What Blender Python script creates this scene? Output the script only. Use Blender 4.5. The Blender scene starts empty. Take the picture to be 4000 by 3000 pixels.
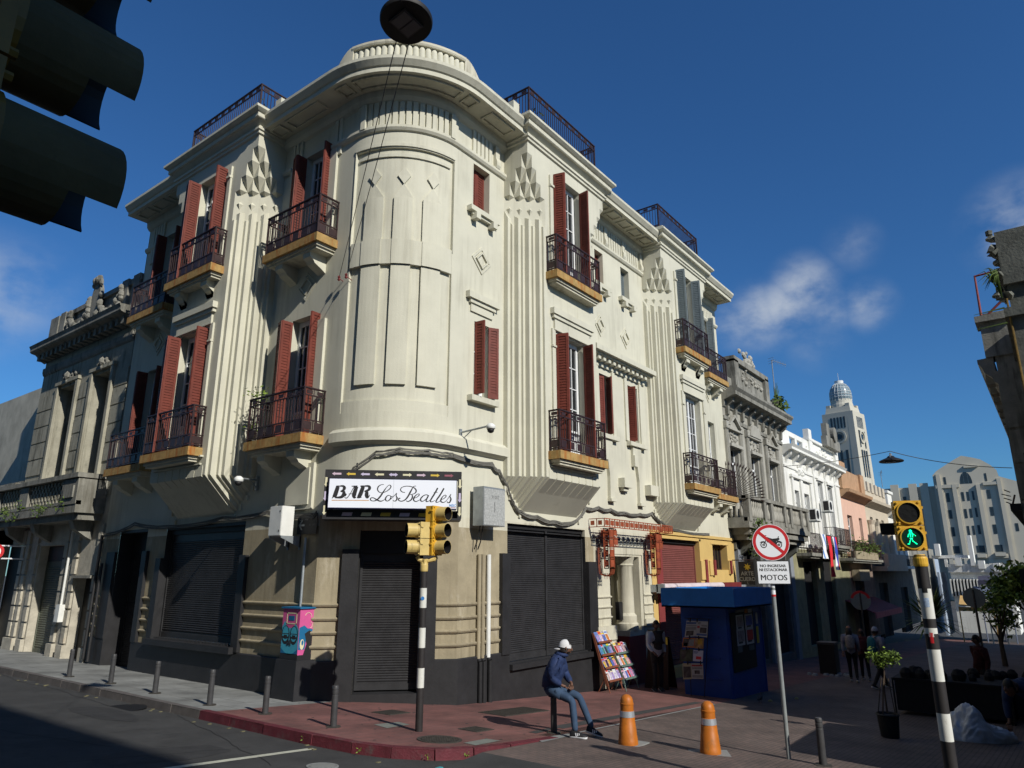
import bpy, bmesh, math, random
from mathutils import Vector, Matrix
R_ = math.radians
random.seed(7)
S = bpy.context.scene
COL = S.collection
# ---------------- camera ----------------
F = 2724.0; PITCH = math.atan(742 / F); HEAD = R_(37.4)      # focal length in pixels of a 4000 px wide frame
FW = Vector((math.cos(HEAD) * math.cos(PITCH), math.sin(HEAD) * math.cos(PITCH), math.sin(PITCH)))
RT = Vector((math.sin(HEAD), -math.cos(HEAD), 0)); UP = RT.cross(FW)
cd = bpy.data.cameras.new('camera'); cam = bpy.data.objects.new('camera', cd); COL.objects.link(cam)
cd.sensor_width = 36; cd.lens = F / 4000 * 36; cd.clip_start = .05; cd.clip_end = 5000
cam.matrix_world = Matrix(((RT.x, UP.x, -FW.x, 0), (RT.y, UP.y, -FW.y, 0), (RT.z, UP.z, -FW.z, 0), (0, 0, 0, 1)))
S.camera = cam
# ---------------- light ----------------
SUN_AZ = R_(76); SUN_EL = R_(34)           # the sun shines TOWARDS azimuth 76 degrees
sd = Vector((math.cos(SUN_AZ) * math.cos(SUN_EL), math.sin(SUN_AZ) * math.cos(SUN_EL), -math.sin(SUN_EL)))
sl = bpy.data.lights.new('sun', 'SUN'); sl.energy = 4.7; sl.angle = R_(.5); sl.color = (1, .955, .87)
so = bpy.data.objects.new('sun', sl); COL.objects.link(so); so.rotation_euler = sd.to_track_quat('-Z', 'Y').to_euler()
W = bpy.data.worlds.new('World'); S.world = W; W.use_nodes = True
nt = W.node_tree; N = nt.nodes; Lk = nt.links; N.clear()
out = N.new('ShaderNodeOutputWorld'); bg = N.new('ShaderNodeBackground'); bg.inputs['Strength'].default_value = .048
sky = N.new('ShaderNodeTexSky'); sky.sky_type = 'NISHITA'; sky.sun_disc = False; sky.sun_elevation = SUN_EL
sky.sun_rotation = math.atan2(-sd.x, -sd.y); sky.air_density = 1.15; sky.dust_density = .15; sky.ozone_density = 3.2; sky.altitude = 50
tc = N.new('ShaderNodeTexCoord')
def wn(t, **k):
    n = N.new(t)
    for a, b in k.items(): setattr(n, a, b)
    return n
# small fair-weather clouds: noise limited to a few directions of the sky
no = wn('ShaderNodeTexNoise'); no.inputs['Scale'].default_value = 11; no.inputs['Detail'].default_value = 9; no.inputs['Roughness'].default_value = .55
mp = wn('ShaderNodeMapping'); mp.inputs['Scale'].default_value = (1, 1, 1.5); Lk.new(tc.outputs['Generated'], mp.inputs[0]); Lk.new(mp.outputs[0], no.inputs['Vector'])
acc = None
def pix(px, py): return (RT * (px - 2000) - UP * (py - 1500) + FW * F).normalized()
for (px, py, rad, amt) in ((3140, 1130, .040, 1.0), (3060, 1210, .040, 1.0), (2960, 1240, .042, .95), (2870, 1270, .03, .8), (3390, 1195, .03, .75), (3240, 1210, .03, .6), (3990, 880, .05, .9), (3330, 960, .03, .3), (-30, 1150, .06, .7), (110, 1110, .045, .45), (3190, 1330, .035, .35)):
    v = pix(px, py)
    d = wn('ShaderNodeVectorMath', operation='DISTANCE'); d.inputs[1].default_value = v; Lk.new(tc.outputs['Generated'], d.inputs[0])
    m = wn('ShaderNodeMapRange', interpolation_type='SMOOTHSTEP'); m.inputs['From Min'].default_value = rad * 1.5; m.inputs['From Max'].default_value = 0
    m.inputs['To Max'].default_value = amt; Lk.new(d.outputs['Value'], m.inputs['Value'])
    if acc is None: acc = m
    else:
        a = wn('ShaderNodeMath', operation='MAXIMUM'); Lk.new(acc.outputs[0], a.inputs[0]); Lk.new(m.outputs[0], a.inputs[1]); acc = a
cr = wn('ShaderNodeMapRange', interpolation_type='SMOOTHSTEP'); cr.inputs['From Min'].default_value = .30; cr.inputs['From Max'].default_value = .74; Lk.new(no.outputs['Fac'], cr.inputs['Value'])
mu = wn('ShaderNodeMath', operation='MULTIPLY'); Lk.new(cr.outputs[0], mu.inputs[0]); Lk.new(acc.outputs[0], mu.inputs[1])
mx = wn('ShaderNodeMix', data_type='RGBA'); Lk.new(mu.outputs[0], mx.inputs['Factor']); mx.inputs['B'].default_value = (10.5, 11.6, 13.2, 1)
hs = wn('ShaderNodeHueSaturation'); hs.inputs['Saturation'].default_value = 1.0; Lk.new(sky.outputs[0], hs.inputs['Color'])
tn = wn('ShaderNodeMix', data_type='RGBA', blend_type='MULTIPLY'); tn.inputs['Factor'].default_value = 1; tn.inputs['B'].default_value = (.60, 1.25, 1.95, 1); Lk.new(hs.outputs[0], tn.inputs['A']); Lk.new(tn.outputs['Result'], mx.inputs['A']); Lk.new(mx.outputs['Result'], bg.inputs['Color']); Lk.new(bg.outputs[0], out.inputs[0])
S.render.engine = 'CYCLES'
S.view_settings.view_transform = 'Standard'; S.view_settings.look = 'None'; S.view_settings.exposure = 0; S.view_settings.gamma = 1

# ---------------- pixel helpers (pixels of the 4000x3000 photograph) ----------------
def ray(px, py): return RT * (px - 2000) - UP * (py - 1500) + FW * F
XL, YR = 9.45, 10.27                        # planes of the two facades
def onY(px, py, Y=YR): r = ray(px, py); return r * (Y / r.y)
def onX(px, py, X=XL): r = ray(px, py); return r * (X / r.x)
def onZ(px, py, z): r = ray(px, py); return r * (z / r.z)
def atd(px, py, dist): r = ray(px, py); return r * (dist / math.hypot(r.x, r.y))
def onC(px, py, c): r = ray(px, py); return r * (c / (r.x + r.y))       # plane x + y = c
def gx(x):
    x = max(-8, min(x, 75))
    return -2.42 - .07 * (x - 9.45) if x < 17 else -2.9485 - .045 * (x - 17)
def gp(px, py):
    r = ray(px, py); t = .002
    for _ in range(80): t = .5 * t + .5 * gx(r.x * t) / r.z
    return r * t

# ---------------- materials ----------------
MATS = {}
def mat(name, col, rough=.85, var=.12, scale=2.5, bump=.15, bscale=30, metal=0, stain=None, samt=.5, sscale=1.2, streak=1.0, spec=.35, emit=0, coat=0, grime=0):
    m = bpy.data.materials.new(name); m.use_nodes = True; t = m.node_tree; n = t.nodes; l = t.links
    b = n['Principled BSDF']; b.inputs['Roughness'].default_value = rough; b.inputs['Metallic'].default_value = metal
    b.inputs['Specular IOR Level'].default_value = spec; b.inputs['Coat Weight'].default_value = coat
    tc = n.new('ShaderNodeTexCoord'); cur = None
    if var > 0:
        a = n.new('ShaderNodeTexNoise'); a.inputs['Scale'].default_value = scale; a.inputs['Detail'].default_value = 8; a.inputs['Roughness'].default_value = .65
        l.new(tc.outputs['Object'], a.inputs['Vector'])
        r = n.new('ShaderNodeMapRange'); r.inputs['From Min'].default_value = .3; r.inputs['From Max'].default_value = .7; l.new(a.outputs['Fac'], r.inputs['Value'])
        mx = n.new('ShaderNodeMix'); mx.data_type = 'RGBA'; l.new(r.outputs[0], mx.inputs['Factor'])
        mx.inputs['A'].default_value = (*[c * (1 - var) for c in col], 1); mx.inputs['B'].default_value = (*[min(1, c * (1 + var)) for c in col], 1)
        cur = mx.outputs['Result']
        if stain:
            mp = n.new('ShaderNodeMapping'); mp.inputs['Scale'].default_value = (1, 1, 1 / (1 + 4 * streak)); l.new(tc.outputs['Object'], mp.inputs[0])
            a2 = n.new('ShaderNodeTexNoise'); a2.inputs['Scale'].default_value = sscale * 2.2; a2.inputs['Detail'].default_value = 9; a2.inputs['Roughness'].default_value = .7
            l.new(mp.outputs[0], a2.inputs['Vector'])
            r2 = n.new('ShaderNodeMapRange'); r2.interpolation_type = 'SMOOTHSTEP'; r2.inputs['From Min'].default_value = .72 - .35 * samt; r2.inputs['From Max'].default_value = .86 - .25 * samt
            r2.inputs['To Max'].default_value = min(1, .35 + samt); l.new(a2.outputs['Fac'], r2.inputs['Value'])
            m2 = n.new('ShaderNodeMix'); m2.data_type = 'RGBA'; l.new(r2.outputs[0], m2.inputs['Factor']); l.new(cur, m2.inputs['A']); m2.inputs['B'].default_value = (*stain, 1)
            cur = m2.outputs['Result']
        if grime:
            mp = n.new('ShaderNodeMapping'); mp.inputs['Scale'].default_value = (7, 7, .45); l.new(tc.outputs['Object'], mp.inputs[0])
            a3 = n.new('ShaderNodeTexNoise'); a3.inputs['Scale'].default_value = 1; a3.inputs['Detail'].default_value = 6; a3.inputs['Roughness'].default_value = .6; l.new(mp.outputs[0], a3.inputs['Vector'])
            a4 = n.new('ShaderNodeTexNoise'); a4.inputs['Scale'].default_value = .55; a4.inputs['Detail'].default_value = 5; l.new(tc.outputs['Object'], a4.inputs['Vector'])
            mm = n.new('ShaderNodeMath'); mm.operation = 'MULTIPLY'; l.new(a3.outputs['Fac'], mm.inputs[0]); l.new(a4.outputs['Fac'], mm.inputs[1])
            r3 = n.new('ShaderNodeMapRange'); r3.interpolation_type = 'SMOOTHSTEP'; r3.inputs['From Min'].default_value = .24; r3.inputs['From Max'].default_value = .42; r3.inputs['To Max'].default_value = grime; l.new(mm.outputs[0], r3.inputs['Value'])
            m3 = n.new('ShaderNodeMix'); m3.data_type = 'RGBA'; l.new(r3.outputs[0], m3.inputs['Factor']); l.new(cur, m3.inputs['A']); m3.inputs['B'].default_value = (col[0] * .42, col[1] * .40, col[2] * .36, 1); cur = m3.outputs['Result']
        l.new(cur, b.inputs['Base Color'])
    else: b.inputs['Base Color'].default_value = (*col, 1)
    if bump > 0:
        bn = n.new('ShaderNodeTexNoise'); bn.inputs['Scale'].default_value = bscale; bn.inputs['Detail'].default_value = 6; l.new(tc.outputs['Object'], bn.inputs['Vector'])
        bp = n.new('ShaderNodeBump'); bp.inputs['Strength'].default_value = bump; bp.inputs['Distance'].default_value = .02; l.new(bn.outputs['Fac'], bp.inputs['Height']); l.new(bp.outputs[0], b.inputs['Normal'])
    if emit: b.inputs['Emission Color'].default_value = (*col, 1); b.inputs['Emission Strength'].default_value = emit
    MATS[name] = m; return m
def brickmat(name, c1, c2, mortar, sc, w, h, rough=.85, msize=.02, rot=0, bump=.4, blotch=None):
    m = bpy.data.materials.new(name); m.use_nodes = True; t = m.node_tree; n = t.nodes; l = t.links; b = n['Principled BSDF']; b.inputs['Roughness'].default_value = rough
    tc = n.new('ShaderNodeTexCoord'); mp = n.new('ShaderNodeMapping'); mp.inputs['Rotation'].default_value = (0, 0, rot); l.new(tc.outputs['Object'], mp.inputs[0])
    k = n.new('ShaderNodeTexBrick'); k.inputs['Scale'].default_value = sc; k.inputs['Brick Width'].default_value = w; k.inputs['Row Height'].default_value = h; k.inputs['Mortar Size'].default_value = msize
    k.inputs['Color1'].default_value = (*c1, 1); k.inputs['Color2'].default_value = (*c2, 1); k.inputs['Mortar'].default_value = (*mortar, 1); l.new(mp.outputs[0], k.inputs['Vector'])
    a = n.new('ShaderNodeTexNoise'); a.inputs['Scale'].default_value = .9; a.inputs['Detail'].default_value = 9; a.inputs['Roughness'].default_value = .7; l.new(tc.outputs['Object'], a.inputs['Vector'])
    r = n.new('ShaderNodeMapRange'); r.inputs['From Min'].default_value = .35; r.inputs['From Max'].default_value = .65; r.inputs['To Min'].default_value = .62; r.inputs['To Max'].default_value = 1.3; l.new(a.outputs['Fac'], r.inputs['Value'])
    mx = n.new('ShaderNodeMix'); mx.data_type = 'RGBA'; mx.blend_type = 'MULTIPLY'; mx.inputs['Factor'].default_value = 1; l.new(k.outputs['Color'], mx.inputs['A']); l.new(r.outputs[0], mx.inputs['B'])
    l.new(mx.outputs['Result'], b.inputs['Base Color'])
    bp = n.new('ShaderNodeBump'); bp.inputs['Strength'].default_value = bump; bp.inputs['Distance'].default_value = .01; l.new(k.outputs['Fac'], bp.inputs['Height']); bp.invert = True; l.new(bp.outputs[0], b.inputs['Normal'])
    MATS[name] = m; return m
cream = mat('cream_render', (.565, .55, .445), .9, .08, .9, .15, 40, stain=(.42, .40, .30), samt=.34, sscale=1.0, streak=1.6, grime=.26)
creamL = cream
cream_low = mat('weathered_cream', (.54, .515, .41), .9, .1, 1.2, .15, 40, stain=(.30, .28, .21), samt=.42, sscale=1.0, grime=.7)
tan = mat('tan_wash', (.32, .275, .185), .9, .18, 2.2, .2, 25, stain=(.47, .42, .32), samt=.55, sscale=1.3, streak=.5, grime=.5)
blackp = mat('black_paint', (.022, .022, .024), .55, .25, 3, .12, 20, stain=(.05, .048, .045), samt=.2)
shut_b = mat('black_roller_metal', (.028, .028, .03), .5, .3, 3, .05, 20, stain=(.06, .06, .055), samt=.2, sscale=.7)
rust = mat('rusty_slab_edge', (.36, .235, .085), .9, .3, 6, .2, 30, stain=(.33, .11, .02), samt=.75, sscale=3.6, streak=1.8)
iron = mat('dark_iron', (.035, .018, .018), .5, .3, 8, .1, 40, spec=.4)
redsh = mat('red_shutter_paint', (.15, .033, .021), .65, .25, 4, .08, 30, stain=(.22, .045, .028), samt=.3, sscale=2)
greysh = mat('grey_shutter_paint', (.13, .16, .17), .55, .15, 4, .08, 30)
white = mat('white_joinery', (.72, .74, .74), .5, .08, 3, .05, 30)
glass = mat('dark_window_glass', (.012, .014, .016), .04, 0, 1, 0, spec=.7)
curt = mat('pale_curtain', (.35, .33, .27), .95, .15, 3, .1, 10)
dark = mat('dark_interior', (.01, .01, .011), .9, 0, 1, 0)
yellow = mat('yellow_wall_paint', (.57, .40, .145), .85, .08, 2, .12, 30, stain=(.50, .36, .15), samt=.25)
maroon = mat('maroon_paint', (.20, .035, .035), .7, .12, 3, .1, 30)
rollr = mat('maroon_roller', (.17, .055, .048), .6, .15, 3, .05, 30)
terra = mat('terracotta_iron', (.30, .07, .03), .6, .3, 6, .1, 40)
asph = mat('asphalt', (.047, .047, .046), .92, .28, 1.4, .6, 120, stain=(.022, .022, .022), samt=.5, sscale=.7, streak=0)
conc = mat('pavement_concrete', (.215, .222, .215), .9, .14, 1.6, .25, 60, stain=(.12, .125, .12), samt=.35, sscale=.8, streak=0)
soil = mat('ground_soil', (.06, .06, .058), .95, .2, .05, 0)
redpave = brickmat('red_pavers', (.175, .072, .062), (.145, .064, .056), (.09, .055, .05), 1, .4, .2, msize=.006, bump=.3)
brickst = brickmat('brown_street_bricks', (.125, .088, .074), (.10, .074, .064), (.07, .055, .048), 1, .22, .075, msize=.008, bump=.6)
slabs = brickmat('pavement_slabs', (.215, .22, .21), (.185, .19, .18), (.11, .11, .105), 1, 1.1, .9, msize=.012, bump=.25)
kerbg = mat('granite_kerb', (.10, .09, .085), .85, .25, 4, .4, 40)
kerbr = mat('red_painted_kerb', (.105, .018, .026), .7, .3, 4, .45, 40, stain=(.09, .07, .065), samt=.55, sscale=2, streak=0)
linep = mat('road_line_paint', (.42, .42, .34), .8, .25, 6, .2, 60, stain=(.10, .10, .09), samt=.4, sscale=3, streak=0)
bollm = mat('bollard_grey', (.05, .05, .052), .5, .2, 6, .1, 40)
yel = mat('signal_yellow', (.62, .36, .035), .45, .16, 6, .06, 40, stain=(.16, .09, .02), samt=.32, sscale=5, streak=.6)
yelp = mat('faded_signal_yellow', (.56, .42, .15), .5, .18, 6, .06, 40, stain=(.10, .08, .04), samt=.35, sscale=5, streak=.6)
blk = mat('matte_black', (.014, .014, .015), .6, .2, 6, 0)
gsteel = mat('galvanised_steel', (.33, .36, .38), .45, .15, 8, .05, 40, metal=.5)
whp = mat('white_enamel', (.70, .71, .68), .5, .08, 4, .05, 30)
orange = mat('orange_plastic', (.42, .125, .012), .5, .18, 6, .12, 20, stain=(.22, .11, .03), samt=.55, sscale=3.5, streak=.3)
silver = mat('reflective_band', (.55, .57, .6), .3, .1, 10, .05, 60, metal=.6)
signw = mat('sign_white', (.78, .80, .83), .4, .02, 2, 0)
signr = mat('sign_red', (.52, .02, .025), .45, .05, 4, 0)
ink = mat('sign_black_ink', (.02, .02, .022), .5, 0)
blue = mat('kiosk_blue', (.008, .055, .26), .5, .2, 2, .08, 30, stain=(.01, .025, .07), samt=.3)
blue2 = mat('kiosk_fascia_blue', (.02, .17, .48), .5, .15, 2, .06, 30, stain=(.02, .08, .2), samt=.35)
grey1 = mat('weathered_grey_stone', (.235, .23, .20), .95, .25, 2.5, .4, 30, stain=(.055, .055, .045), samt=.62, sscale=1.1, grime=.8)
grey2 = mat('pale_grey_plaster', (.36, .35, .305), .95, .16, 2, .3, 30, stain=(.13, .12, .095), samt=.45, sscale=1.1, grime=.7)
grey3 = mat('peeling_plaster', (.42, .39, .32), .95, .25, 3, .5, 14, stain=(.34, .20, .10), samt=.38, sscale=1.6, streak=.3)
mould = mat('mouldy_render', (.14, .145, .125), .95, .35, 3, .4, 20, stain=(.05, .055, .045), samt=.5, sscale=1.4)
whwall = mat('white_wall_paint', (.74, .74, .69), .9, .07, 1.5, .15, 30, stain=(.45, .43, .36), samt=.3, sscale=1.2, grime=.4)
pinkw = mat('pink_wall_paint', (.66, .43, .33), .9, .08, 1.5, .15, 30, stain=(.42, .30, .22), samt=.3)
beigew = mat('beige_wall_paint', (.52, .46, .36), .9, .1, 1.5, .2, 30, stain=(.25, .22, .16), samt=.4)
towerm = mat('tower_render', (.50, .475, .39), .9, .06, .25, .1, 5, stain=(.45, .44, .38), samt=.25, sscale=.12)
customs = mat('customs_render', (.50, .465, .375), .9, .06, .2, .1, 5, stain=(.36, .35, .31), samt=.3, sscale=.1)
farwin = mat('far_window', (.03, .045, .055), .25, .2, .5, 0)
cable = mat('old_cable', (.13, .125, .11), .8, .2, 10, 0)
leafm = mat('green_leaves', (.075, .12, .02), .7, .4, 8, 0)
leafl = mat('light_leaves', (.16, .24, .03), .65, .35, 8, 0)
barkm = mat('bark', (.07, .05, .035), .9, .2, 8, .3, 30)
skinm = mat('skin', (.30, .14, .085), .55, .1, 10, .05, 60)
skind = mat('dark_skin', (.14, .07, .045), .55, .1, 10, .05, 60)
hairm = mat('dark_hair', (.012, .009, .008), .6, .3, 30, .3, 80)

# ---------------- mesh builder ----------------
class M:
    def __init__(s, T=None): s.v = []; s.f = []; s.T = T; s.mi = []; s.cm = 0
    def p(s, a): s.v.append(tuple(s.T(*a)) if s.T else tuple(a)); return len(s.v) - 1
    def face(s, *pts): s.f.append([s.p(q) for q in pts]); s.mi.append(s.cm)
    def idx(s, *i): s.f.append(list(i)); s.mi.append(s.cm)
    def hexa(s, c):
        b = [s.p(q) for q in c]
        for q in ((3, 2, 1, 0), (4, 5, 6, 7), (0, 1, 5, 4), (1, 2, 6, 5), (2, 3, 7, 6), (3, 0, 4, 7)): s.idx(*[b[k] for k in q])
        return s
    def box(s, x0, x1, y0, y1, z0, z1):
        return s.hexa([(x0, y0, z0), (x1, y0, z0), (x1, y1, z0), (x0, y1, z0), (x0, y0, z1), (x1, y0, z1), (x1, y1, z1), (x0, y1, z1)])
    def ybox(s, x0, x1, z0, z1, y0, y1): return s.box(x0, x1, y0, y1, z0, z1)
    def prism(s, poly, z0, z1, ztop=None):
        n = len(poly); a = [s.p((x, y, z0)) for x, y in poly]; b = [s.p((x, y, z1)) for x, y in poly]
        s.idx(*a[::-1]); s.idx(*b)
        for i in range(n): s.idx(a[i], a[(i + 1) % n], b[(i + 1) % n], b[i])
        return s
    def ext(s, poly, s0, s1):                # polygon given as (y, z), extruded along x
        n = len(poly); a = [s.p((s0, y, z)) for y, z in poly]; b = [s.p((s1, y, z)) for y, z in poly]
        s.idx(*a[::-1]); s.idx(*b)
        for i in range(n): s.idx(a[i], a[(i + 1) % n], b[(i + 1) % n], b[i])
        return s
    def plate(s, poly, y0, y1):              # polygon given as (x, z), extruded along y
        n = len(poly); a = [s.p((x, y0, z)) for x, z in poly]; b = [s.p((x, y1, z)) for x, z in poly]
        s.idx(*a[::-1]); s.idx(*b)
        for i in range(n): s.idx(a[i], a[(i + 1) % n], b[(i + 1) % n], b[i])
        return s
    def tube(s, pts, r, n=8, cap=True):
        pts = [Vector(p) for p in pts]; rs = r if isinstance(r, (list, tuple)) else [r] * len(pts); rings = []; ref = None
        for i, p in enumerate(pts):
            d = (pts[min(i + 1, len(pts) - 1)] - pts[max(i - 1, 0)])
            if d.length < 1e-9: d = Vector((0, 0, 1))
            d.normalize()
            if ref is None: ref = d.orthogonal().normalized()
            u = (ref - d * ref.dot(d)); u = u.normalized() if u.length > 1e-6 else d.orthogonal().normalized(); ref = u; w = d.cross(u)
            rings.append([s.p(p + (u * math.cos(2 * math.pi * k / n) + w * math.sin(2 * math.pi * k / n)) * rs[i]) for k in range(n)])
        for a, b in zip(rings, rings[1:]):
            for k in range(n): s.idx(a[k], a[(k + 1) % n], b[(k + 1) % n], b[k])
        if cap: s.idx(*rings[0][::-1]); s.idx(*rings[-1])
        return s
    def lathe(s, prof, c=(0, 0, 0), n=16, mtx=None, a0=0, a1=2 * math.pi, caps=True):   # prof: (r, z)
        rings = []; full = abs(a1 - a0 - 2 * math.pi) < 1e-6; k_ = n if full else n + 1
        for r, z in prof:
            ring = []
            for k in range(k_):
                a = a0 + (a1 - a0) * k / n; v = Vector((r * math.cos(a), r * math.sin(a), z))
                if mtx: v = mtx @ v
                ring.append(s.p(v + Vector(c)))
            rings.append(ring)
        for a, b in zip(rings, rings[1:]):
            for k in range(n): s.idx(a[k], a[(k + 1) % k_], b[(k + 1) % k_], b[k])
        if full and caps and len(prof) > 2:
            if prof[0][0] > 1e-4: s.idx(*rings[0][::-1])
            if prof[-1][0] > 1e-4: s.idx(*rings[-1])
        return s
    def sweep(s, prof, path, closed=True):   # prof: (d, z); path: xy points, outward = right-hand side
        P = [Vector(p) for p in path]; n = len(P); rings = []
        for i in range(n):
            a = (P[i] - P[i - 1]).normalized() if i > 0 else None; b = (P[i + 1] - P[i]).normalized() if i < n - 1 else None
            if a is None: a = b
            if b is None: b = a
            na = Vector((a.y, -a.x)); nb = Vector((b.y, -b.x)); m = na + nb; m = m / (m.dot(na)) if m.length > 1e-6 else na
            rings.append([s.p((P[i].x + m.x * d, P[i].y + m.y * d, z)) for d, z in prof])
        k = len(prof)
        for a, b in zip(rings, rings[1:]):
            for j in range(k if closed else k - 1): s.idx(a[j], b[j], b[(j + 1) % k], a[(j + 1) % k])
        if closed: s.idx(*rings[0]); s.idx(*rings[-1][::-1])
        return s
    def wall(s, s0, s1, z0, z1, d, holes=(), rev=.25):   # front plane at depth d with reveals going inwards by rev
        S_ = sorted(set([s0, s1] + [h[0] for h in holes] + [h[1] for h in holes])); Z_ = sorted(set([z0, z1] + [h[2] for h in holes] + [h[3] for h in holes]))
        for a, b in zip(S_, S_[1:]):
            for c, e in zip(Z_, Z_[1:]):
                if a < s0 or b > s1 or c < z0 or e > z1: continue
                if any(h[0] <= a and h[1] >= b and h[2] <= c and h[3] >= e for h in holes): continue
                s.face((a, d, c), (b, d, c), (b, d, e), (a, d, e))
        for h in holes:
            r = h[4] if len(h) > 4 else rev; a, b, c, e = h[:4]
            s.face((a, d, c), (a, d - r, c), (a, d - r, e), (a, d, e)); s.face((b, d, c), (b, d - r, c), (b, d - r, e), (b, d, e))
            s.face((a, d, e), (b, d, e), (b, d - r, e), (a, d - r, e)); s.face((a, d, c), (b, d, c), (b, d - r, c), (a, d - r, c))
        return s
def root_loc(o):
    v = Vector((0, 0, 0))
    while o: v += o.location; o = o.parent
    return v
def obj(name, m, mt, parent=None, smooth=False, local=False):
    me = bpy.data.meshes.new(name); off = Vector((0, 0, 0)) if local else root_loc(parent)
    me.from_pydata([(v[0] - off.x, v[1] - off.y, v[2] - off.z) for v in m.v], [], m.f)
    mts = mt if isinstance(mt, (list, tuple)) else [mt]
    for q in mts: me.materials.append(q)
    if len(mts) > 1: me.polygons.foreach_set('material_index', m.mi)
    bm = bmesh.new(); bm.from_mesh(me); bmesh.ops.recalc_face_normals(bm, faces=bm.faces); bm.to_mesh(me); bm.free()
    if smooth: me.polygons.foreach_set('use_smooth', [True] * len(me.polygons))
    me.update(); o = bpy.data.objects.new(name, me); COL.objects.link(o)
    if parent: o.parent = parent
    return o
def smooth_by_angle(o, deg=35):
    me = o.data; bm = bmesh.new(); bm.from_mesh(me); bmesh.ops.remove_doubles(bm, verts=bm.verts, dist=1e-5)
    for f in bm.faces: f.smooth = True
    for e in bm.edges: e.smooth = len(e.link_faces) == 2 and e.calc_face_angle(3) < R_(deg)
    bm.to_mesh(me); bm.free(); return o
def tag(o, label=None, cat=None, group=None, kind=None):
    if label: o['label'] = label
    if cat: o['category'] = cat
    if group: o['group'] = group
    if kind: o['kind'] = kind
    return o
def thing(name, label, cat, loc=(0, 0, 0), group=None, rz=0):
    o = bpy.data.objects.new(name, None); COL.objects.link(o); o.location = loc; o.rotation_euler = (0, 0, rz); o.empty_display_size = .2
    return tag(o, label, cat, group)
def struct(name, m, mt, **k): return tag(obj(name, m, mt, **k), kind='structure')
def copy_tree(o, parent=None):
    c = o.copy(); COL.objects.link(c); c.parent = parent
    for ch in [q for q in bpy.data.objects if q.parent == o]: copy_tree(ch, c)
    return c
def text_obj(name, s, size, mt, parent, mtx, ext=.004, align='CENTER', shear=0, offset=0, space=1, world=True, sx=1, fit=None):
    cu = bpy.data.curves.new(name + '_curve', 'FONT'); cu.body = s; cu.size = size; cu.extrude = ext; cu.align_x = align; cu.align_y = 'CENTER'; cu.shear = shear; cu.offset = offset
    cu.space_character = space; cu.resolution_u = 3
    to = bpy.data.objects.new(name + '_tmp', cu); COL.objects.link(to); bpy.context.view_layer.update()
    me = bpy.data.meshes.new_from_object(to.evaluated_get(bpy.context.evaluated_depsgraph_get()))
    bpy.data.objects.remove(to); bpy.data.curves.remove(cu)
    if fit:
        X_ = [v.co.x for v in me.vertices]; Y_ = [v.co.y for v in me.vertices]; cx, cy = (min(X_) + max(X_)) / 2, (min(Y_) + max(Y_)) / 2
        me.transform(Matrix.Diagonal((fit[0] / (max(X_) - min(X_)), fit[1] / (max(Y_) - min(Y_)), 1, 1)) @ Matrix.Translation((-cx, -cy, 0)))
    mm = mtx @ Matrix.Diagonal((sx, 1, 1, 1)); me.transform(mm)
    if world and parent: me.transform(Matrix.Translation(-root_loc(parent)))
    me.materials.clear(); me.materials.append(mt); me.name = name
    o = bpy.data.objects.new(name, me); COL.objects.link(o)
    if parent: o.parent = parent
    return o
def face_mtx(origin, right, normal):         # x -> right, z -> outward normal, y -> up
    r = Vector(right).normalized(); n = Vector(normal).normalized(); u = n.cross(r)
    return Matrix(((r.x, u.x, n.x, origin[0]), (r.y, u.y, n.y, origin[1]), (r.z, u.z, n.z, origin[2]), (0, 0, 0, 1)))
TR = lambda s, d, z: (s, YR - d, z)
TL = lambda s, d, z: (XL - d, s, z)
c7 = math.sqrt(.5)
CH0 = (XL, 12.35)                            # chamfered entrance corner: s runs from the left street to the right street
TC = lambda s, d, z: (CH0[0] + c7 * s - c7 * d, CH0[1] - c7 * s - c7 * d, z)
CHL = (12.35 - YR) / c7
AR = 1.78; AC = (XL + AR, YR + AR)           # rounded corner of the upper floors
def TA(a, d, z): r = AR + d; a = R_(a); return (AC[0] - r * math.cos(a), AC[1] - r * math.sin(a), z)   # a: 0 = left street, 90 = right street
def leaves(m, centers, n, spread, size, rnd, flat=.8):
    for _ in range(n):
        c = Vector(rnd.choice(centers)); p = c + Vector((rnd.gauss(0, spread), rnd.gauss(0, spread), rnd.gauss(0, spread * flat)))
        a = Vector((rnd.uniform(-1, 1), rnd.uniform(-1, 1), rnd.uniform(-1, .6))).normalized(); b = a.orthogonal().normalized(); b.rotate(Matrix.Rotation(rnd.uniform(0, 6.3), 3, a)); sz = size * rnd.uniform(.6, 1.3)
        m.face(p - a * sz, p + b * sz * .4, p + a * sz, p - b * sz * .4)
    return m
# ================= corner building =================
B = thing('corner_building', 'three-storey cream corner building with rounded corner, fluted bays and red shutters above the bar', 'building', (11, 12, -2.6))
PB = .78; YF = YR - PB
ZC = 11.05                                    # wall head under the cornice
RB = [(13.08, 17.0), (21.0, 24.9)]; LB = [(14.87, 19.03)]; PL = .86
RE, LE = 27.9, 22.4                           # ends of the two wings
def lower_z(): return 1.5
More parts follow.
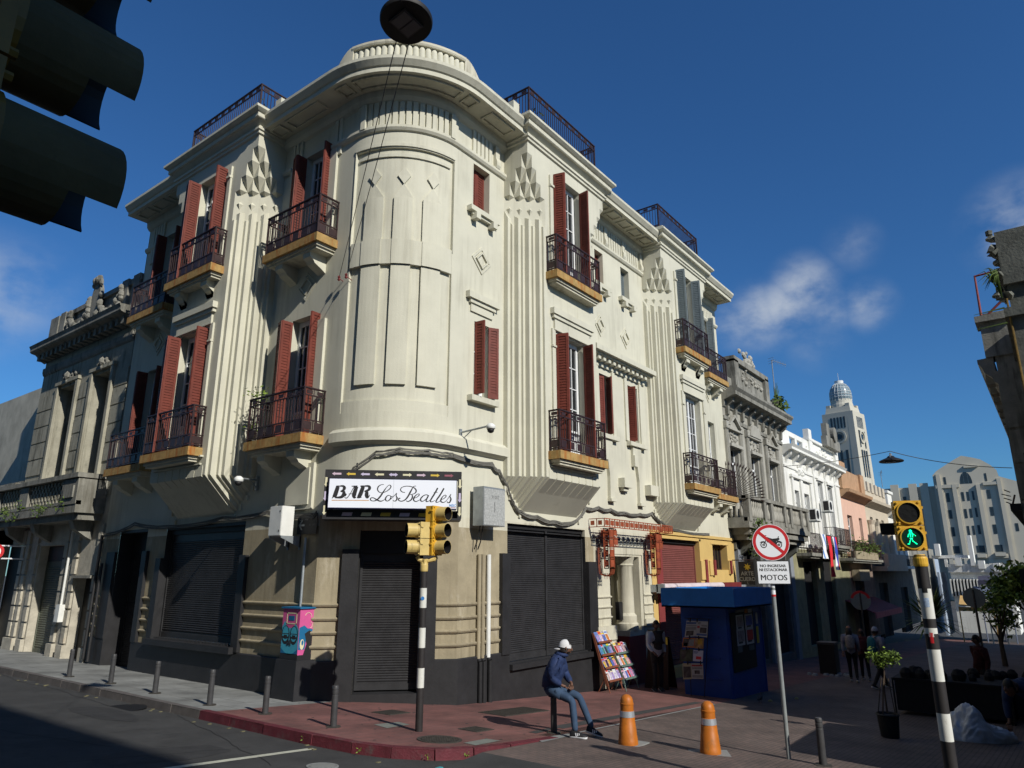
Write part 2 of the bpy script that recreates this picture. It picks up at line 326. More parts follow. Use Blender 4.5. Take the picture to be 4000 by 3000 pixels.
# ---- upper walls ----
RH = [(11.95, 12.5, 4.02, 5.85), (11.83, 12.47, 8.8, 10.08), (17.78, 18.42, 4.05, 5.9), (19.58, 20.24, 4.05, 5.9), (17.75, 18.27, 8.87, 10.02), (19.45, 20.02, 8.9, 10.02),
      (25.95, 26.85, 2.9, 5.85), (25.95, 26.85, 7.6, 10.4)]
LH = [(13.0, 13.95, 2.92, 5.93), (13.0, 13.95, 7.62, 10.45), (20.2, 21.15, 2.92, 5.93), (20.2, 21.15, 7.62, 10.45)]
RX, LY = XL + AR, YR + AR
m = M(TR); m.wall(RX, RE, 1.2, ZC + .3, 0, RH, .3); w1 = obj('wall', m, cream, B)
m = M(TL); m.wall(LY, LE, 1.2, ZC + .3, 0, LH, .3); obj('wall', m, cream, B)
# ---- rounded corner ----
m = M(TA); n = 30
A_ = [90 * i / n for i in range(n + 1)]
def arcface(m, a0, a1, z0, z1, d, seg=3.0):
    k = max(1, round((a1 - a0) / seg))
    for i in range(k): b, c = a0 + (a1 - a0) * i / k, a0 + (a1 - a0) * (i + 1) / k; m.face((b, d, z0), (c, d, z0), (c, d, z1), (b, d, z1))
def arcbox(m, a0, a1, z0, z1, d0, d1, seg=3.0):
    k = max(1, round((a1 - a0) / seg))
    for i in range(k):
        b, c = a0 + (a1 - a0) * i / k, a0 + (a1 - a0) * (i + 1) / k
        m.face((b, d1, z0), (c, d1, z0), (c, d1, z1), (b, d1, z1)); m.face((b, d0, z1), (c, d0, z1), (c, d1, z1), (b, d1, z1)); m.face((b, d0, z0), (c, d0, z0), (c, d1, z0), (b, d1, z0))
    m.face((a0, d0, z0), (a0, d1, z0), (a0, d1, z1), (a0, d0, z1)); m.face((a1, d0, z0), (a1, d1, z0), (a1, d1, z1), (a1, d0, z1))
def arcrecess(m, a0, a1, z0, z1, d, seg=3.0):  # sunk field with its four reveals
    arcbox(m, a0, a1, z0, z1, 0, -d, seg)
P0, P1 = 4, 86                                # big sunk panel of the curved corner, divided in two by a raised band
for z0, z1 in ((1.25, 3.35), (9.75, ZC + .3)): arcface(m, 0, 90, z0, z1, 0)
for a0, a1 in ((0, P0), (P1, 90)): arcface(m, a0, a1, 3.35, 9.75, 0)
arcrecess(m, P0, P1, 3.35, 9.75, .06)
arcbox(m, P0 - .6, P1 + .6, 9.78, 9.86, 0, .03); arcbox(m, P0 + 3, P1 - 3, 9.52, 9.60, -.06, -.02)
arcbox(m, P0 - .5, P0, 7.3, 9.78, 0, .02); arcbox(m, P1, P1 + .5, 7.3, 9.78, 0, .02)
arcbox(m, P0 + 1, P1 - 1, 6.75, 7.35, -.06, .03); arcbox(m, P0, P1, 3.35, 3.6, -.06, -.01)
for a0, a1 in ((15, 30), (38, 52), (60, 75)):
    arcbox(m, a0, a1, 3.95, 6.75, -.06, .005); arcbox(m, a0, a1, 6.75, 7.35, -.06, .05); arcbox(m, a0, a1, 7.35, 8.45, -.06, -.005)
    m.face((a0, -.005, 8.45), (a1, -.005, 8.45), ((a0 + a1) / 2, -.005, 8.8)); m.face((a0, -.06, 8.45), ((a0 + a1) / 2, -.06, 8.8), ((a0 + a1) / 2, -.005, 8.8), (a0, -.005, 8.45)); m.face((a1, -.06, 8.45), ((a0 + a1) / 2, -.06, 8.8), ((a0 + a1) / 2, -.005, 8.8), (a1, -.005, 8.45))
for ac in (22, 45, 68):                       # raised lozenges
    q = [(ac - 5, 9.02), (ac, 8.8), (ac + 5, 9.02), (ac, 9.24)]
    for i in range(4):
        (a, b), (c, e) = q[i], q[(i + 1) % 4]; m.face((a, -.06, b), (c, -.06, e), (c, -.015, e), (a, -.015, b))
    m.face(*[(a, -.015, b) for a, b in q])
arcface(m, 23, 67, 1.55, 2.3, .05)            # blind niche over the bar sign
obj('corner_wall', m, cream, B)
def arcpts(r=AR, n=26): return [(AC[0] - r * math.cos(R_(90 * i / n)), AC[1] - r * math.sin(R_(90 * i / n))) for i in range(n + 1)]

m = M()
m.sweep([(0, 2.62), (.1, 2.68), (.14, 2.7), (.14, 2.9), (.04, 2.99), (0, 2.99)], [(XL, LY + .02)] + arcpts()[1:-1] + [(RX, YR), (13.12, YR)])
# frieze moulding under the cornice
m.sweep([(0, 10.18), (.05, 10.2), (.09, 10.26), (.09, 10.33), (0, 10.35)], [(XL, 12.85)] + arcpts()[0:] + [(13.1, YR)])
m.sweep([(0, 10.18), (.05, 10.2), (.09, 10.26), (.09, 10.33), (0, 10.35)], [(16.95, YR), (21, YR)])
m.sweep([(0, 10.18), (.05, 10.2), (.09, 10.26), (.09, 10.33), (0, 10.35)], [(24.9, YR), (RE, YR)])
m.sweep([(0, 10.18), (.05, 10.2), (.09, 10.26), (.09, 10.33), (0, 10.35)], [(XL, LE), (XL, 21.5)])
m.sweep([(0, 10.18), (.05, 10.2), (.09, 10.26), (.09, 10.33), (0, 10.35)], [(XL, 14.95), (XL, 14.5)])
obj('string_course', m, cream, B)
# fluting of the frieze
def flute(m, s0, s1, z0=10.36, z1=11.0, w=.115, g=.045, brk=()):
    s = s0
    while s + w < s1:
        m.box(s, s + w, 0, .05, z0, z1); s += w + g
m = M(TR)
for a, b in ((11.75, 12.55), (17.2, 20.8), (25.1, 27.6)): flute(m, a, b)
for s in (12.62, 17.02, 18.3, 19.5, 20.8): m.ext([(0, 10.33), (.10, 10.33), (.13, 10.4), (.13, 10.5), (.09, 10.62), (.09, 10.98), (0, 10.98)], s, s + .16)
m.T = TL
for a, b in ((12.5, 12.85), (14.1, 14.6), (21.3, 22.1)): flute(m, a, b, 9.7 if a > 14 else 10.0)
m.T = TA; a = 4
while a < 86:
    if not (30 < a < 0): arcbox(m, a, a + 3.6, 10.36, 11.0, 0, .05, 2)
    a += 5.05
for a in (9, 80): arcbox(m, a, a + 4, 10.30, 10.98, .05, .11, 2)
obj('frieze_fluting', m, cream, B)
# ---- main cornice with coffered soffit ----
path = [(XL, LE)] + [(XL, 12.5)] + arcpts() + [(RE, YR)]
m = M(); m.sweep([(0, 10.98), (.07, 11.02), (.13, 11.1), (.15, 11.26), (.77, 11.26), (.77, 11.38), (.81, 11.40), (.90, 11.52), (.90, 11.60), (0, 11.62)], path)
obj('cornice', m, cream, B)
m = M()                                        # coffers: thin raised frames under the soffit
def coffer(m, T, a0, a1, d0=.27, d1=.66, w=.05, arc=False):
    m.T = T; z0, z1 = 11.215, 11.262
    bx = (lambda *q: arcbox2(m, *q)) if arc else (lambda *q: m.box(*q))
    wa = w / AR * 57.3 * .7 if arc else w
    bx(a0, a1, d0, d0 + w, z0, z1); bx(a0, a1, d1 - w, d1, z0, z1); bx(a0, a0 + wa, d0 + w, d1 - w, z0, z1); bx(a1 - wa, a1, d0 + w, d1 - w, z0, z1)
def arcbox2(m, a0, a1, d0, d1, z0, z1, seg=4):
    k = max(1, round((a1 - a0) / seg))
    for i in range(k):
        b, c = a0 + (a1 - a0) * i / k, a0 + (a1 - a0) * (i + 1) / k
        m.hexa([(b, d0, z0), (c, d0, z0), (c, d1, z0), (b, d1, z0), (b, d0, z1), (c, d0, z1), (c, d1, z1), (b, d1, z1)])
coffer(m, TA, 12, 78, arc=True); coffer(m, TA, -1, 8, arc=True); coffer(m, TA, 82, 91, arc=True)
coffer(m, TL, 12.75, 14.1); coffer(m, TL, 14.3, 14.75); coffer(m, TR, 11.75, 12.7)
for i in range(5): coffer(m, TR, 17.2 + i * .75, 17.75 + i * .75)
for i in range(3): coffer(m, TR, 25.2 + i * .85, 25.85 + i * .85); coffer(m, TL, 19.4 + i * .95, 20.15 + i * .95)
obj('soffit_coffers', m, cream_low, B)
# roof slab, parapet, balustrade
m = M(); m.prism([(XL + .3, LE)] + [(XL + .3, 12.5)] + [(AC[0] - (AR - .3) * math.cos(R_(9 * i)), AC[1] - (AR - .3) * math.sin(R_(9 * i))) for i in range(11)] + [(RE, YR + .3), (RE, LE)], 11.2, 11.45); obj('roof', m, conc, B)
m = M(); pp = arcpts()
m.sweep([(.35, 11.55), (.62, 11.55), (.62, 11.75), (.56, 11.78), (.35, 11.78)], pp); m.sweep([(.36, 12.20), (.58, 12.20), (.60, 12.24), (.60, 12.30), (.36, 12.32)], [(AC[0] - AR * math.cos(R_(a_)), AC[1] - AR * math.sin(R_(a_))) for a_ in range(9, 82, 4)] )
m.sweep([(.35, 11.55), (.62, 11.55), (.62, 11.75), (.56, 11.78), (.35, 11.78)], [(XL, 15), (XL, LY)]); m.sweep([(.35, 11.55), (.62, 11.55), (.62, 11.75), (.56, 11.78), (.35, 11.78)], [(RX, YR), (13.1, YR)])
m.T = TA
def zr_(t): return 11.66 + .66 * (.5 - .5 * math.cos(math.pi * max(0, min(1, t))))
for g in (0, 1):
    for i in range(10):
        a, b = -14 + 24 * i / 10, -14 + 24 * (i + 1) / 10; za, zb = zr_(i / 10), zr_((i + 1) / 10)
        if g: a, b = 90 - a, 90 - b
        m.hexa([(a, .36, 11.6), (b, .36, 11.6), (b, .58, 11.6), (a, .58, 11.6), (a, .36, za), (b, .36, zb), (b, .58, zb), (a, .58, za)])
obj('parapet', m, cream_low, B)
m = M(); k = 19
for i in range(k):
    a = 11 + 68 * i / (k - 1); c = TA(a, .47, 0); m.lathe([(.06, 11.77), (.085, 11.83), (.09, 11.95), (.08, 12.08), (.075, 12.21)], (c[0], c[1], 0), 10)
o = obj('baluster_row', m, cream, B, smooth=True)
m = M(TR); m.box(20.7, 21.0, -.1, .2, 11.6, 12.35); m.T = TL; m.box(14.6, 14.85, .3, .5, 11.6, 12.3)
m.T = TR; m.box(12.85, 13.1, .3, .5, 11.6, 12.35); obj('parapet_post', m, cream, B)

# ---- bays ----
U = PB / 4
def bay(T, s0, s1, holes, PB=.78):
    U = PB / 4
    C = (s0 + s1) / 2; m = M(T)
    def corner(se, g):
        X = lambda i: se + g * U * i
        zr = [10.75, 10.40, 10.05, 9.70]; hh = [.34, .34, .34, .2]
        for r in range(4):
            for i in range(r + 1):
                j = r - i; s_a, s_b = X(i), X(i + 1); d_o, d_i = PB - j * U, PB - (j + 1) * U; z = zr[r]
                A, Bq, Cc, D = (s_a, d_o, z), (s_b, d_o, z), (s_b, d_i, z - hh[r]), (s_a, d_i, z)
                m.face(A, Bq, Cc); m.face(A, Cc, D)
                zt = 11.12
                m.face((s_a, d_o, z), (s_b, d_o, z), (s_b, d_o, zt), (s_a, d_o, zt)); m.face((s_a, d_i, z), (s_a, d_o, z), (s_a, d_o, zt), (s_a, d_i, zt))
                m.face(Bq, (s_b, d_i, z), Cc); m.face(D, (s_b, d_i, z), Cc)
        m.face((X(0), 0, 2.25 - 0), (X(4), PB, 2.25), (X(4), PB, 9.72), (X(0), 0, 9.72))       # chamfer
        for i in range(4):                     # two-step flutes with flat-pointed tops
            a, b, c = X(i), X(i) + g * U * .56, X(i + 1); q0 = i * U
            for (sa, sb, dd, zt) in ((a, c, q0 + U * .68, 9.05), (b, c, q0 + U * .999, 8.86)):
                dz = max(0, dd)
                m.hexa([(sa, 0, 2.25 - dz), (sb, 0, 2.25 - dz), (sb, dd, 2.25), (sa, dd, 2.25), (sa, 0, zt + .25), (sb, 0, zt + .25), (sb, dd, zt), (sa, dd, zt)])
            k0 = q0 + U * .5; s_ = (X(i) + X(i + 1)) / 2                                       # little points over the flutes
            L_, Rr, O_, Tt, Bb = (s_ - g * U * .3, k0 - U * .3, 9.33), (s_ + g * U * .3, k0 + U * .3, 9.33), (s_ - g * U * .22, k0 + U * .3, 9.33), (s_, k0, 9.42), (s_, k0, 9.18)
            m.face(L_, O_, Tt); m.face(O_, Rr, Tt); m.face(L_, O_, Bb); m.face(O_, Rr, Bb)
            for t in range(1): m.box(min(X(i), X(i) + g * .07), max(X(i), X(i) + g * .07), 0, .05, 1.9 - i * U, 2.02 - i * U)
    corner(s0, 1); corner(s1, -1)
    a, b = s0 + PB, s1 - PB
    m.wall(a, b, 2.25, 11.12, PB, holes, .3)
    # soffit, grooves, back
    m.face((a, PB, 2.25), (b, PB, 2.25), (b, 0, 2.25 - PB), (a, 0, 2.25 - PB))
    m.face((a, PB, 2.25), (a, 0, 2.25 - PB), (a, 0, 9), (a, PB, 9)); m.face((b, PB, 2.25), (b, 0, 2.25 - PB), (b, 0, 9), (b, PB, 9))
    n = 7
    for i in range(n):
        x0 = a + (b - a) * i / n + .02; x1 = a + (b - a) * (i + 1) / n - .02
        m.hexa([(x0, -.02, 1.50), (x1, -.02, 1.50), (x1, PB + .012, 2.222), (x0, PB + .012, 2.222), (x0, -.02, 1.6), (x1, -.02, 1.6), (x1, PB + .012, 2.48), (x0, PB + .012, 2.48)])
    m.box(a + .1, b - .1, PB, PB + .05, 2.50, 2.53); m.box(a + .05, b - .05, PB, PB + .08, 2.68, 2.72)
    # lintel over the lower door, recessed panel, pilaster strips
    m.box(C - 1.0, C + 1.0, PB, PB + .13, 6.5, 6.66); m.box(C - .95, C + .95, PB, PB + .09, 6.40, 6.5); m.box(C - .86, C + .86, PB, PB + .05, 6.12, 6.40); m.box(C - .9, C + .9, PB, PB + .07, 6.08, 6.12)
    for s in (C - .98, C + .84):
        m.box(s, s + .14, PB, PB + .05, 2.9, 6.1); m.box(s - .01, s + .15, PB, PB + .08, 5.6, 5.65); m.box(s, s + .14, PB, PB + .05, 7.6, 10.55); m.box(s - .01, s + .15, PB, PB + .09, 10.2, 10.26)
    # cornice
    o = obj('bay', m, cream, B)
    m = M(); pt = [(s0, 0), (s0, PB), (s1, PB), (s1, 0)] if T is TR else [(s1, 0), (s1, PB), (s0, PB), (s0, 0)]
    path = [tuple(T(s, d, 0))[:2] for s, d in pt]
    m.sweep([(0, 11.08), (.05, 11.1), (.05, 11.17), (.09, 11.19), (.09, 11.25), (.05, 11.27), (.05, 11.32), (.16, 11.42), (.2, 11.42), (.22, 11.44), (.22, 11.55), (.26, 11.57), (.33, 11.63), (.33, 11.70), (0, 11.72)], path)
    m.prism([tuple(T(s, d, 0))[:2] for s, d in ((s0, -.4), (s1, -.4), (s1, PB), (s0, PB))], 11.5, 11.71)
    obj('bay_cornice', m, cream, B)
    m = M(); p2 = [tuple(T(s, d, 0))[:2] for s, d in ([(s0 + .12, .1), (s0 + .12, PB + .08), (s1 - .12, PB + .08), (s1 - .12, .1)] if T is TR else [(s1 - .12, .1), (s1 - .12, PB + .08), (s0 + .12, PB + .08), (s0 + .12, .1)])]
    m.sweep([(0, 11.7), (0, 12.0), (-.15, 12.0), (-.15, 11.7)], p2); kerb = obj('terrace_kerb', m, rust if s0 < 20 else cream_low, B)
    return o
# ---- railings ----
def railing(T, s0, s1, d0, d1, z0, z1, parent, name='railing', sides=True, bottom=.30):
    """iron railing with square plates; runs round three sides (front at depth d1)"""
    m = M(T); H = z1 - z0; r = .016
    runs = [((s0, d1), (s1, d1))] + ([((s0, d0), (s0, d1)), ((s1, d0), (s1, d1))] if sides else [])
    zs = [z0 + .06, z0 + bottom, z1 - .15, z1]
    for (a, b), (c, e) in runs:
        L = math.hypot(c - a, e - b); ux, uy = (c - a) / L, (e - b) / L; h = .014
        def seg(t0, t1, za, zb, w=h):
            if ux: m.box(a + t0, a + t1, b - w, b + w, za, zb)
            else: m.box(a - w, a + w, b + t0, b + t1, za, zb)
        for z in zs: seg(0, L, z - .014, z + .014)
        seg(-.02, L + .02, z1, z1 + .025, .026)
        seg(-.02, .03, z0, z1); seg(L - .03, L + .02, z0, z1)
        k = max(2, round(L / .105)); st = L / k
        for i in range(1, k): seg(i * st - .008, i * st + .008, zs[1], zs[2], .008)
        kk = max(1, round(L / .34)); sq = L / kk
        for i in range(kk):
            c0 = (i + .5) * sq; pw = min(.115, sq * .36)
            seg(c0 - pw, c0 + pw, zs[0] + .03, zs[1] - .03, .006); seg(i * sq - .008, i * sq + .008, zs[0], zs[1], .008)
            seg(c0 - pw * .75, c0 + pw * .75, zs[2] + .035, zs[3] - .035, .006); seg(i * sq + .02, i * sq + .03, zs[2], zs[3], .006)
    return obj(name, m, iron, parent)
def balcony(T, s0, s1, d0, d1, z, brackets=True, rail=1.0, under=True):
    m = M(T); m.box(s0, s1, d0, d1, z - .2, z); b = obj('balcony', m, rust, B)
    m = M(T)
    if under:
        m.box(s0 + .08, s1 - .08, d0, d1 - .07, z - .27, z - .2); m.box(s0 + .13, s1 - .13, d0, d1 - .11, z - .33, z - .27)
    obj('slab_moulding', m, cream_low, b)
    if brackets:
        for s in (s0 + .38, s1 - .66):
            m = M(T); D = d1 - .14; m.ext([(d0, z - .33), (D, z - .33), (D, z - .46), (D - .1, z - .52), (D - .14, z - .58), (D - .32, z - .66), (d0, z - .74)], s, s + .28); obj('bracket', m, cream, b)
    railing(T, s0 + .05, s1 - .05, d0, d1 - .05, z, z + rail, b)
    return b
def leaf(m, T, s, d, ang, w, z0, z1, g=1):     # louvred shutter leaf hinged at (s, d); ang from the wall plane outwards; g: direction along the wall
    ca, sa = math.cos(R_(ang)) * g, math.sin(R_(ang)); t = .02
    def X(u, v, z): return T(s + ca * u - sa * v * g, d + sa * u + abs(ca) * v * (1), z)
    q = M(X); fw = .06
    q.box(0, fw, -t, t, z0, z1); q.box(w - fw, w, -t, t, z0, z1)
    zm = z0 + .62 if z1 - z0 > 2.3 else z0 + .05; q.box(fw, w - fw, -t, t, z1 - .08, z1); q.box(fw, w - fw, -t, t, z0, z0 + .08); q.box(fw, w - fw, -t * .2, t * .2, z0, z1)
    if z1 - z0 > 2.3: q.box(fw, w - fw, -t, t, zm - .05, zm + .03); q.box(fw, w - fw, -t * .4, t * .4, z0 + .08, zm - .05)
    za, zb = zm + .03, z1 - .08; n = max(4, int((zb - za) / .07)); st = (zb - za) / n
    for i in range(n):
        z = za + i * st; q.box(fw, w - fw, -t * .75, t * .75, z, z + st * .42)
    base = len(m.v); m.v += q.v; m.f += [[i + base for i in f] for f in q.f]; m.mi += q.mi
    return X(w, 0, 0)
def shutter_pair(T, s0, s1, d, z0, z1, mt, parent, w=.3, folds=2, angs=(80, 80)):
    for k, (s, g) in enumerate(((s0 + .03, -1), (s1 - .03, 1))):
        m = M(); a = angs[k]
        leaf(m, T, s, d + .01, a, w, z0, z1, g)
        if folds > 1:
            ca, sa = math.cos(R_(a)) * g, math.sin(R_(a))
            leaf(m, T, s + ca * w, d + .01 + sa * w, (a - 105 if T is TL else a - 152) if k else a - 148, w, z0, z1, g)
        obj('shutter', m, mt, parent)
def casement(T, s0, s1, d, z0, z1, parent, rows=4, door=True, fm=white, two=True):
    m = M(T); t = .05; f = .06
    m.box(s0, s0 + f, d - t, d, z0, z1); m.box(s1 - f, s1, d - t, d, z0, z1); m.box(s0 + f, s1 - f, d - t, d, z1 - f, z1)
    a, b = s0 + f, s1 - f; k = 2 if two else 1
    zp = z0 + .75 if door else z0 + .05
    for i in range(k):
        x0, x1 = a + (b - a) * i / k, a + (b - a) * (i + 1) / k
        m.box(x0, x0 + .055, d - .035, d + .015, z0, z1 - f); m.box(x1 - .055, x1, d - .035, d + .015, z0, z1 - f); m.box(x0 + .055, x1 - .055, d - .035, d + .015, z1 - f - .07, z1 - f)
        m.box(x0 + .055, x1 - .055, d - .035, d + .015, zp - .07, zp)
        if door: m.box(x0 + .055, x1 - .055, d - .03, d - .01, z0, zp - .07)
        xm = (x0 + x1) / 2; m.box(xm - .011, xm + .011, d - .02, d + .008, zp, z1 - f - .07)
        for r in range(1, rows):
            z = zp + (z1 - f - .07 - zp) * r / rows; m.box(x0 + .055, x1 - .055, d - .02, d + .008, z - .012, z + .012)
    w = obj('window', m, fm, parent)
    g = M(T); g.box(a, b, d - .028, d - .022, zp, z1 - f); obj('pane', g, glass, w)
    g = M(T); g.box(s0 - .05, s1 + .05, d - .4, d - .15, z0, z1); obj('curtain', g, dark, w)
    return w
for (s0, s1) in RB:
    C = (s0 + s1) / 2; bay(TR, s0, s1, [(C - .62, C + .62, 2.88, 6.05), (C - .62, C + .62, 7.6, 10.72)])
    g2 = s0 > 20; mm = greysh if g2 else redsh
    for z, zt in ((2.88, 6.05), (7.6, 10.72)):
        balcony(TR, C - 1.18, C + 1.1, PB, PB + .36, z, brackets=(g2 and z > 5), rail=1.0)
        casement(TR, C - .6, C + .6, PB - .2, z, zt, B)
        if not (g2 and z < 5): shutter_pair(TR, C - .6, C + .6, PB, z + .03, zt - .05, mm, B, .32, 2, (73, 98) if not g2 else (70, 75))
s0, s1 = LB[0]; C = 17.0
bay(TL, s0, s1, [(C - .62, C + .62, 2.9, 6.05), (C - .62, C + .62, 7.6, 10.62)], PL)
for z, zt in ((2.9, 6.05), (7.6, 10.62)):
    balcony(TL, C - 1.15, C + 1.2, PL, PL + .36, z, brackets=(z > 5)); casement(TL, C - .6, C + .6, PL - .2, z, zt, B); shutter_pair(TL, C - .6, C + .6, PL, z + .03, zt - .05, redsh, B, .33, 2, (58, 88))
for (a, b, da, db) in ((12.42, 14.56, 13.0, 13.95), (19.5, 21.7, 20.2, 21.15)):
    for z, zt in ((2.92, 5.93), (7.62, 10.45)):
        balcony(TL, a, b, 0, .60, z); casement(TL, da, db, -.2, z, zt, B); shutter_pair(TL, da, db, 0, z + .03, zt - .05, redsh, B, .28, 2, (56, 86))
for z, zt in ((2.9, 5.85), (7.6, 10.4)):
    balcony(TR, 25.35, 27.4, 0, .55, z); casement(TR, 25.95, 26.85, -.2, z, zt, B)
    if z > 5: shutter_pair(TR, 25.95, 26.85, 0, z + .03, zt - .05, greysh, B, .28, 2, (70, 70))
# small windows
for (a, b, c, e), red, tall in (((11.95, 12.5, 4.02, 5.85), redsh, 2), ((17.78, 18.42, 4.05, 5.9), redsh, 1), ((19.58, 20.24, 4.05, 5.9), redsh, 0)):
    casement(TR, a, b, -.2, c, e, B, rows=3, door=False, two=False)
    if tall == 2: shutter_pair(TR, a, b, 0, c + .02, e - .02, red, B, .27, 1, (95, 28))
    elif tall == 1:
        m = M(); leaf(m, TR, a + .02, -.12, 15, .33, c + .03, e - .03, 1); leaf(m, TR, b - .02, -.1, 60, .3, c + .03, e - .03, -1); obj('shutter', m, red, B)
    else:
        m = M(); leaf(m, TR, a + .02, -.12, 25, .33, c + .03, e - .03, 1); leaf(m, TR, a + .1, -.1, 75, .3, c + .03, e - .03, 1); obj('shutter', m, red, B)
for (a, b, c, e), mt_ in (((11.83, 12.47, 8.8, 10.08), redsh), ((17.75, 18.27, 8.87, 10.02), redsh), ((19.45, 20.02, 8.9, 10.02), greysh)):
    m = M(); h = (b - a) / 2; leaf(m, TR, a + .01, -.2, 3, h - .01, c + .02, e - .02, 1); leaf(m, TR, b - .01, -.2, 3, h - .01, c + .02, e - .02, -1); obj('shutter', m, mt_, B)
    g = M(TR); g.box(a, b, -.32, -.26, c, e); obj('window_backing', g, dark, B)
m = M(TR)                                      # sills, lintels, hood, lozenges, consoles
for a, b, z in ((11.72, 12.72, 3.98), (17.55, 18.65, 4.02), (19.35, 20.5, 4.02), (11.6, 12.72, 8.78), (17.5, 18.5, 8.84), (19.22, 20.25, 8.86)):
    m.box(a, b, 0, .16, z - .13, z)
    if z > 5:
        m.box(a + .12, b - .12, 0, .1, z - .2, z - .13)
        for s in (a + .15, b - .31): m.box(s, s + .16, 0, .2, z - .32, z - .16)
m.box(11.62, 12.78, 0, .13, 6.36, 6.52); m.box(11.72, 12.68, 0, .08, 6.26, 6.36); m.box(11.78, 12.6, 0, .04, 6.06, 6.26)
m.box(17.0, 20.9, 0, .42, 6.42, 6.58); m.box(17.05, 20.85, 0, .3, 6.36, 6.42); m.box(17.3, 20.7, 0, .06, 6.1, 6.36)
for i in range(11): m.box(17.35 + i * .3, 17.50 + i * .3, 0, .26, 6.22, 6.36)
for s in (17.5, 18.5, 19.3, 20.3): m.box(s, s + .16, 0, .05, 4.05, 6.1)
for s, z in ((12.18, 7.5), (17.95, 7.48), (19.6, 7.5), (26.4, 7.0)):
    for k, (rr, dd) in enumerate(((.37, .025), (.23, .05))):
        q = [(s - rr, z), (s, z - rr), (s + rr, z), (s, z + rr)]; q2 = [(s - rr * .78, z), (s, z - rr * .78), (s + rr * .78, z), (s, z + rr * .78)]
        for i in range(4): m.plate([q[i], q[(i + 1) % 4], q2[(i + 1) % 4], q2[i]], 0, dd)
for s in (17.75, 19.6):                        # scrolled consoles under the sills
    m.box(s, s + .55, 0, .09, 3.6, 3.88); m.box(s, s + .15, 0, .14, 3.25, 3.6)
    m.plate([(s + .15, 3.6), (s + .6, 3.6), (s + .55, 3.2), (s + .5, 2.8), (s + .55, 2.2), (s + .3, 2.1), (s + .32, 2.8), (s + .25, 3.2)], 0, .10)
    m.box(s + .28, s + .6, 0, .14, 2.05, 2.13)
m.box(18.72, 19.2, 0, .22, 2.52, 2.80); m.box(18.8, 19.1, 0, .14, 2.42, 2.52); m.box(20.45, 21.0, 0, .22, 2.42, 2.75)
m.T = TL
for s, z in ((13.48, 6.72), (20.7, 6.72)):
    for k, (rr, dd) in enumerate(((.37, .025), (.23, .05))):
        q = [(s - rr, z), (s, z - rr), (s + rr, z), (s, z + rr)]; q2 = [(s - rr * .78, z), (s, z - rr * .78), (s + rr * .78, z), (s, z + rr * .78)]
        for i in range(4): m.plate([q[i], q[(i + 1) % 4], q2[(i + 1) % 4], q2[i]], 0, dd)
m.box(12.6, 12.86, 0, .07, 2.95, 5.7); m.box(12.62, 12.9, 0, .07, 7.6, 10.2); m.box(14.15, 14.25, 0, .05, 7.6, 10.2)
m.box(12.6, 13.6, 0, .07, 1.35, 2.35); m.box(12.7, 13.5, .07, .1, 1.45, 2.25)
obj('stucco_ornament', m, cream, B)
# roof railings over the bays
for T, s0, s1 in ((TR, *RB[0]), (TR, *RB[1]), (TL, *LB[0])):
    railing(T, s0 + (.45 if T is TL else .22), s1 - .22, -.6, PB - .1, 11.72, 12.93, B, 'roof_railing', bottom=.4)
# planters behind the roof railings
m = M(TR); m.box(13.6, 14.3, .2, .5, 11.7, 12.35); m.box(14.6, 15.0, .1, .35, 11.7, 12.2); m.T = TL; m.box(15.4, 15.9, .1, .5, 11.7, 12.3); obj('roof_planter', m, grey1, B)

# ---- ground floor ----
def roller(T, s0, s1, z0, z1, d, mt, parent, pitch=.045, name='roller_shutter', mullion=None):
    n = int((z1 - z0 - .3) / pitch); prof = []
    z = z0 + .16; pts = [(d, z0), (d, z0 + .15)]
    for i in range(n): pts += [(d + .004, z), (d + .016, z + pitch * .35), (d + .016, z + pitch * .6), (d, z + pitch * .92)]; z += pitch
    pts += [(d, z1)]
    m = M(T); a = [m.p((s0, y, q)) for y, q in pts]; b = [m.p((s1, y, q)) for y, q in pts]
    for i in range(len(pts) - 1): m.idx(a[i], b[i], b[i + 1], a[i + 1])
    if mullion:
        for q in mullion: m.box(q - .035, q + .035, d, d + .05, z0, z1)
    m.box(s0, s1, d, d + .03, z0, z0 + .12)
    m.box(s0, s0 + .05, d - .01, d + .04, z0, z1); m.box(s1 - .05, s1, d - .01, d + .04, z0, z1)
    return obj(name, m, mt, parent)
G0 = -3.6
RG = [(13.25, 16.72, -1.93, 1.16)]
m = M(TR); m.wall(11.53, 17.15, .98, 1.2, 0, [(13.25, 16.72, .98, 1.16, .3)], .3); m.wall(17.15, 18.05, G0, 1.2, 0); m.wall(18.05, 20.02, .56, 1.2, 0); m.wall(20.02, 20.62, G0, 1.2, 0)
obj('wall', m, cream_low, B)
m = M(TR); m.wall(11.53, 13.25, G0, .98, 0); m.wall(16.72, 17.15, G0, .98, 0)
m.T = TL; m.wall(12.35, 15.1, G0, .98, 0); m.T = TL; m.wall(18.74, 19.8, G0, .98, 0); m.wall(21.4, LE, G0, .98, 0)
m.T = TC; m.wall(0, CHL, G0, 1.26, 0, [(.86, 2.2, -2.35, .9)], .38); obj('wall', m, tan, B)
m = M(TR); m.wall(13.25, 16.72, G0, .98, -.001, [(13.25, 16.72, -1.93, .98)], .3)
m.T = TL; m.wall(15.1, 18.74, G0, 1.2, -.001, [(15.1, 18.74, -1.55, 1.12)], .3); m.wall(19.8, 21.4, G0, 1.2, -.001, [(19.8, 21.4, -2.6, 1.12)], .6)
obj('wall', m, blackp, B)
m = M(TL); m.wall(12.35, 15.1, .98, 1.2, 0); m.wall(18.74, 19.8, .98, 1.2, 0); m.wall(21.4, LE, .98, 1.2, 0)
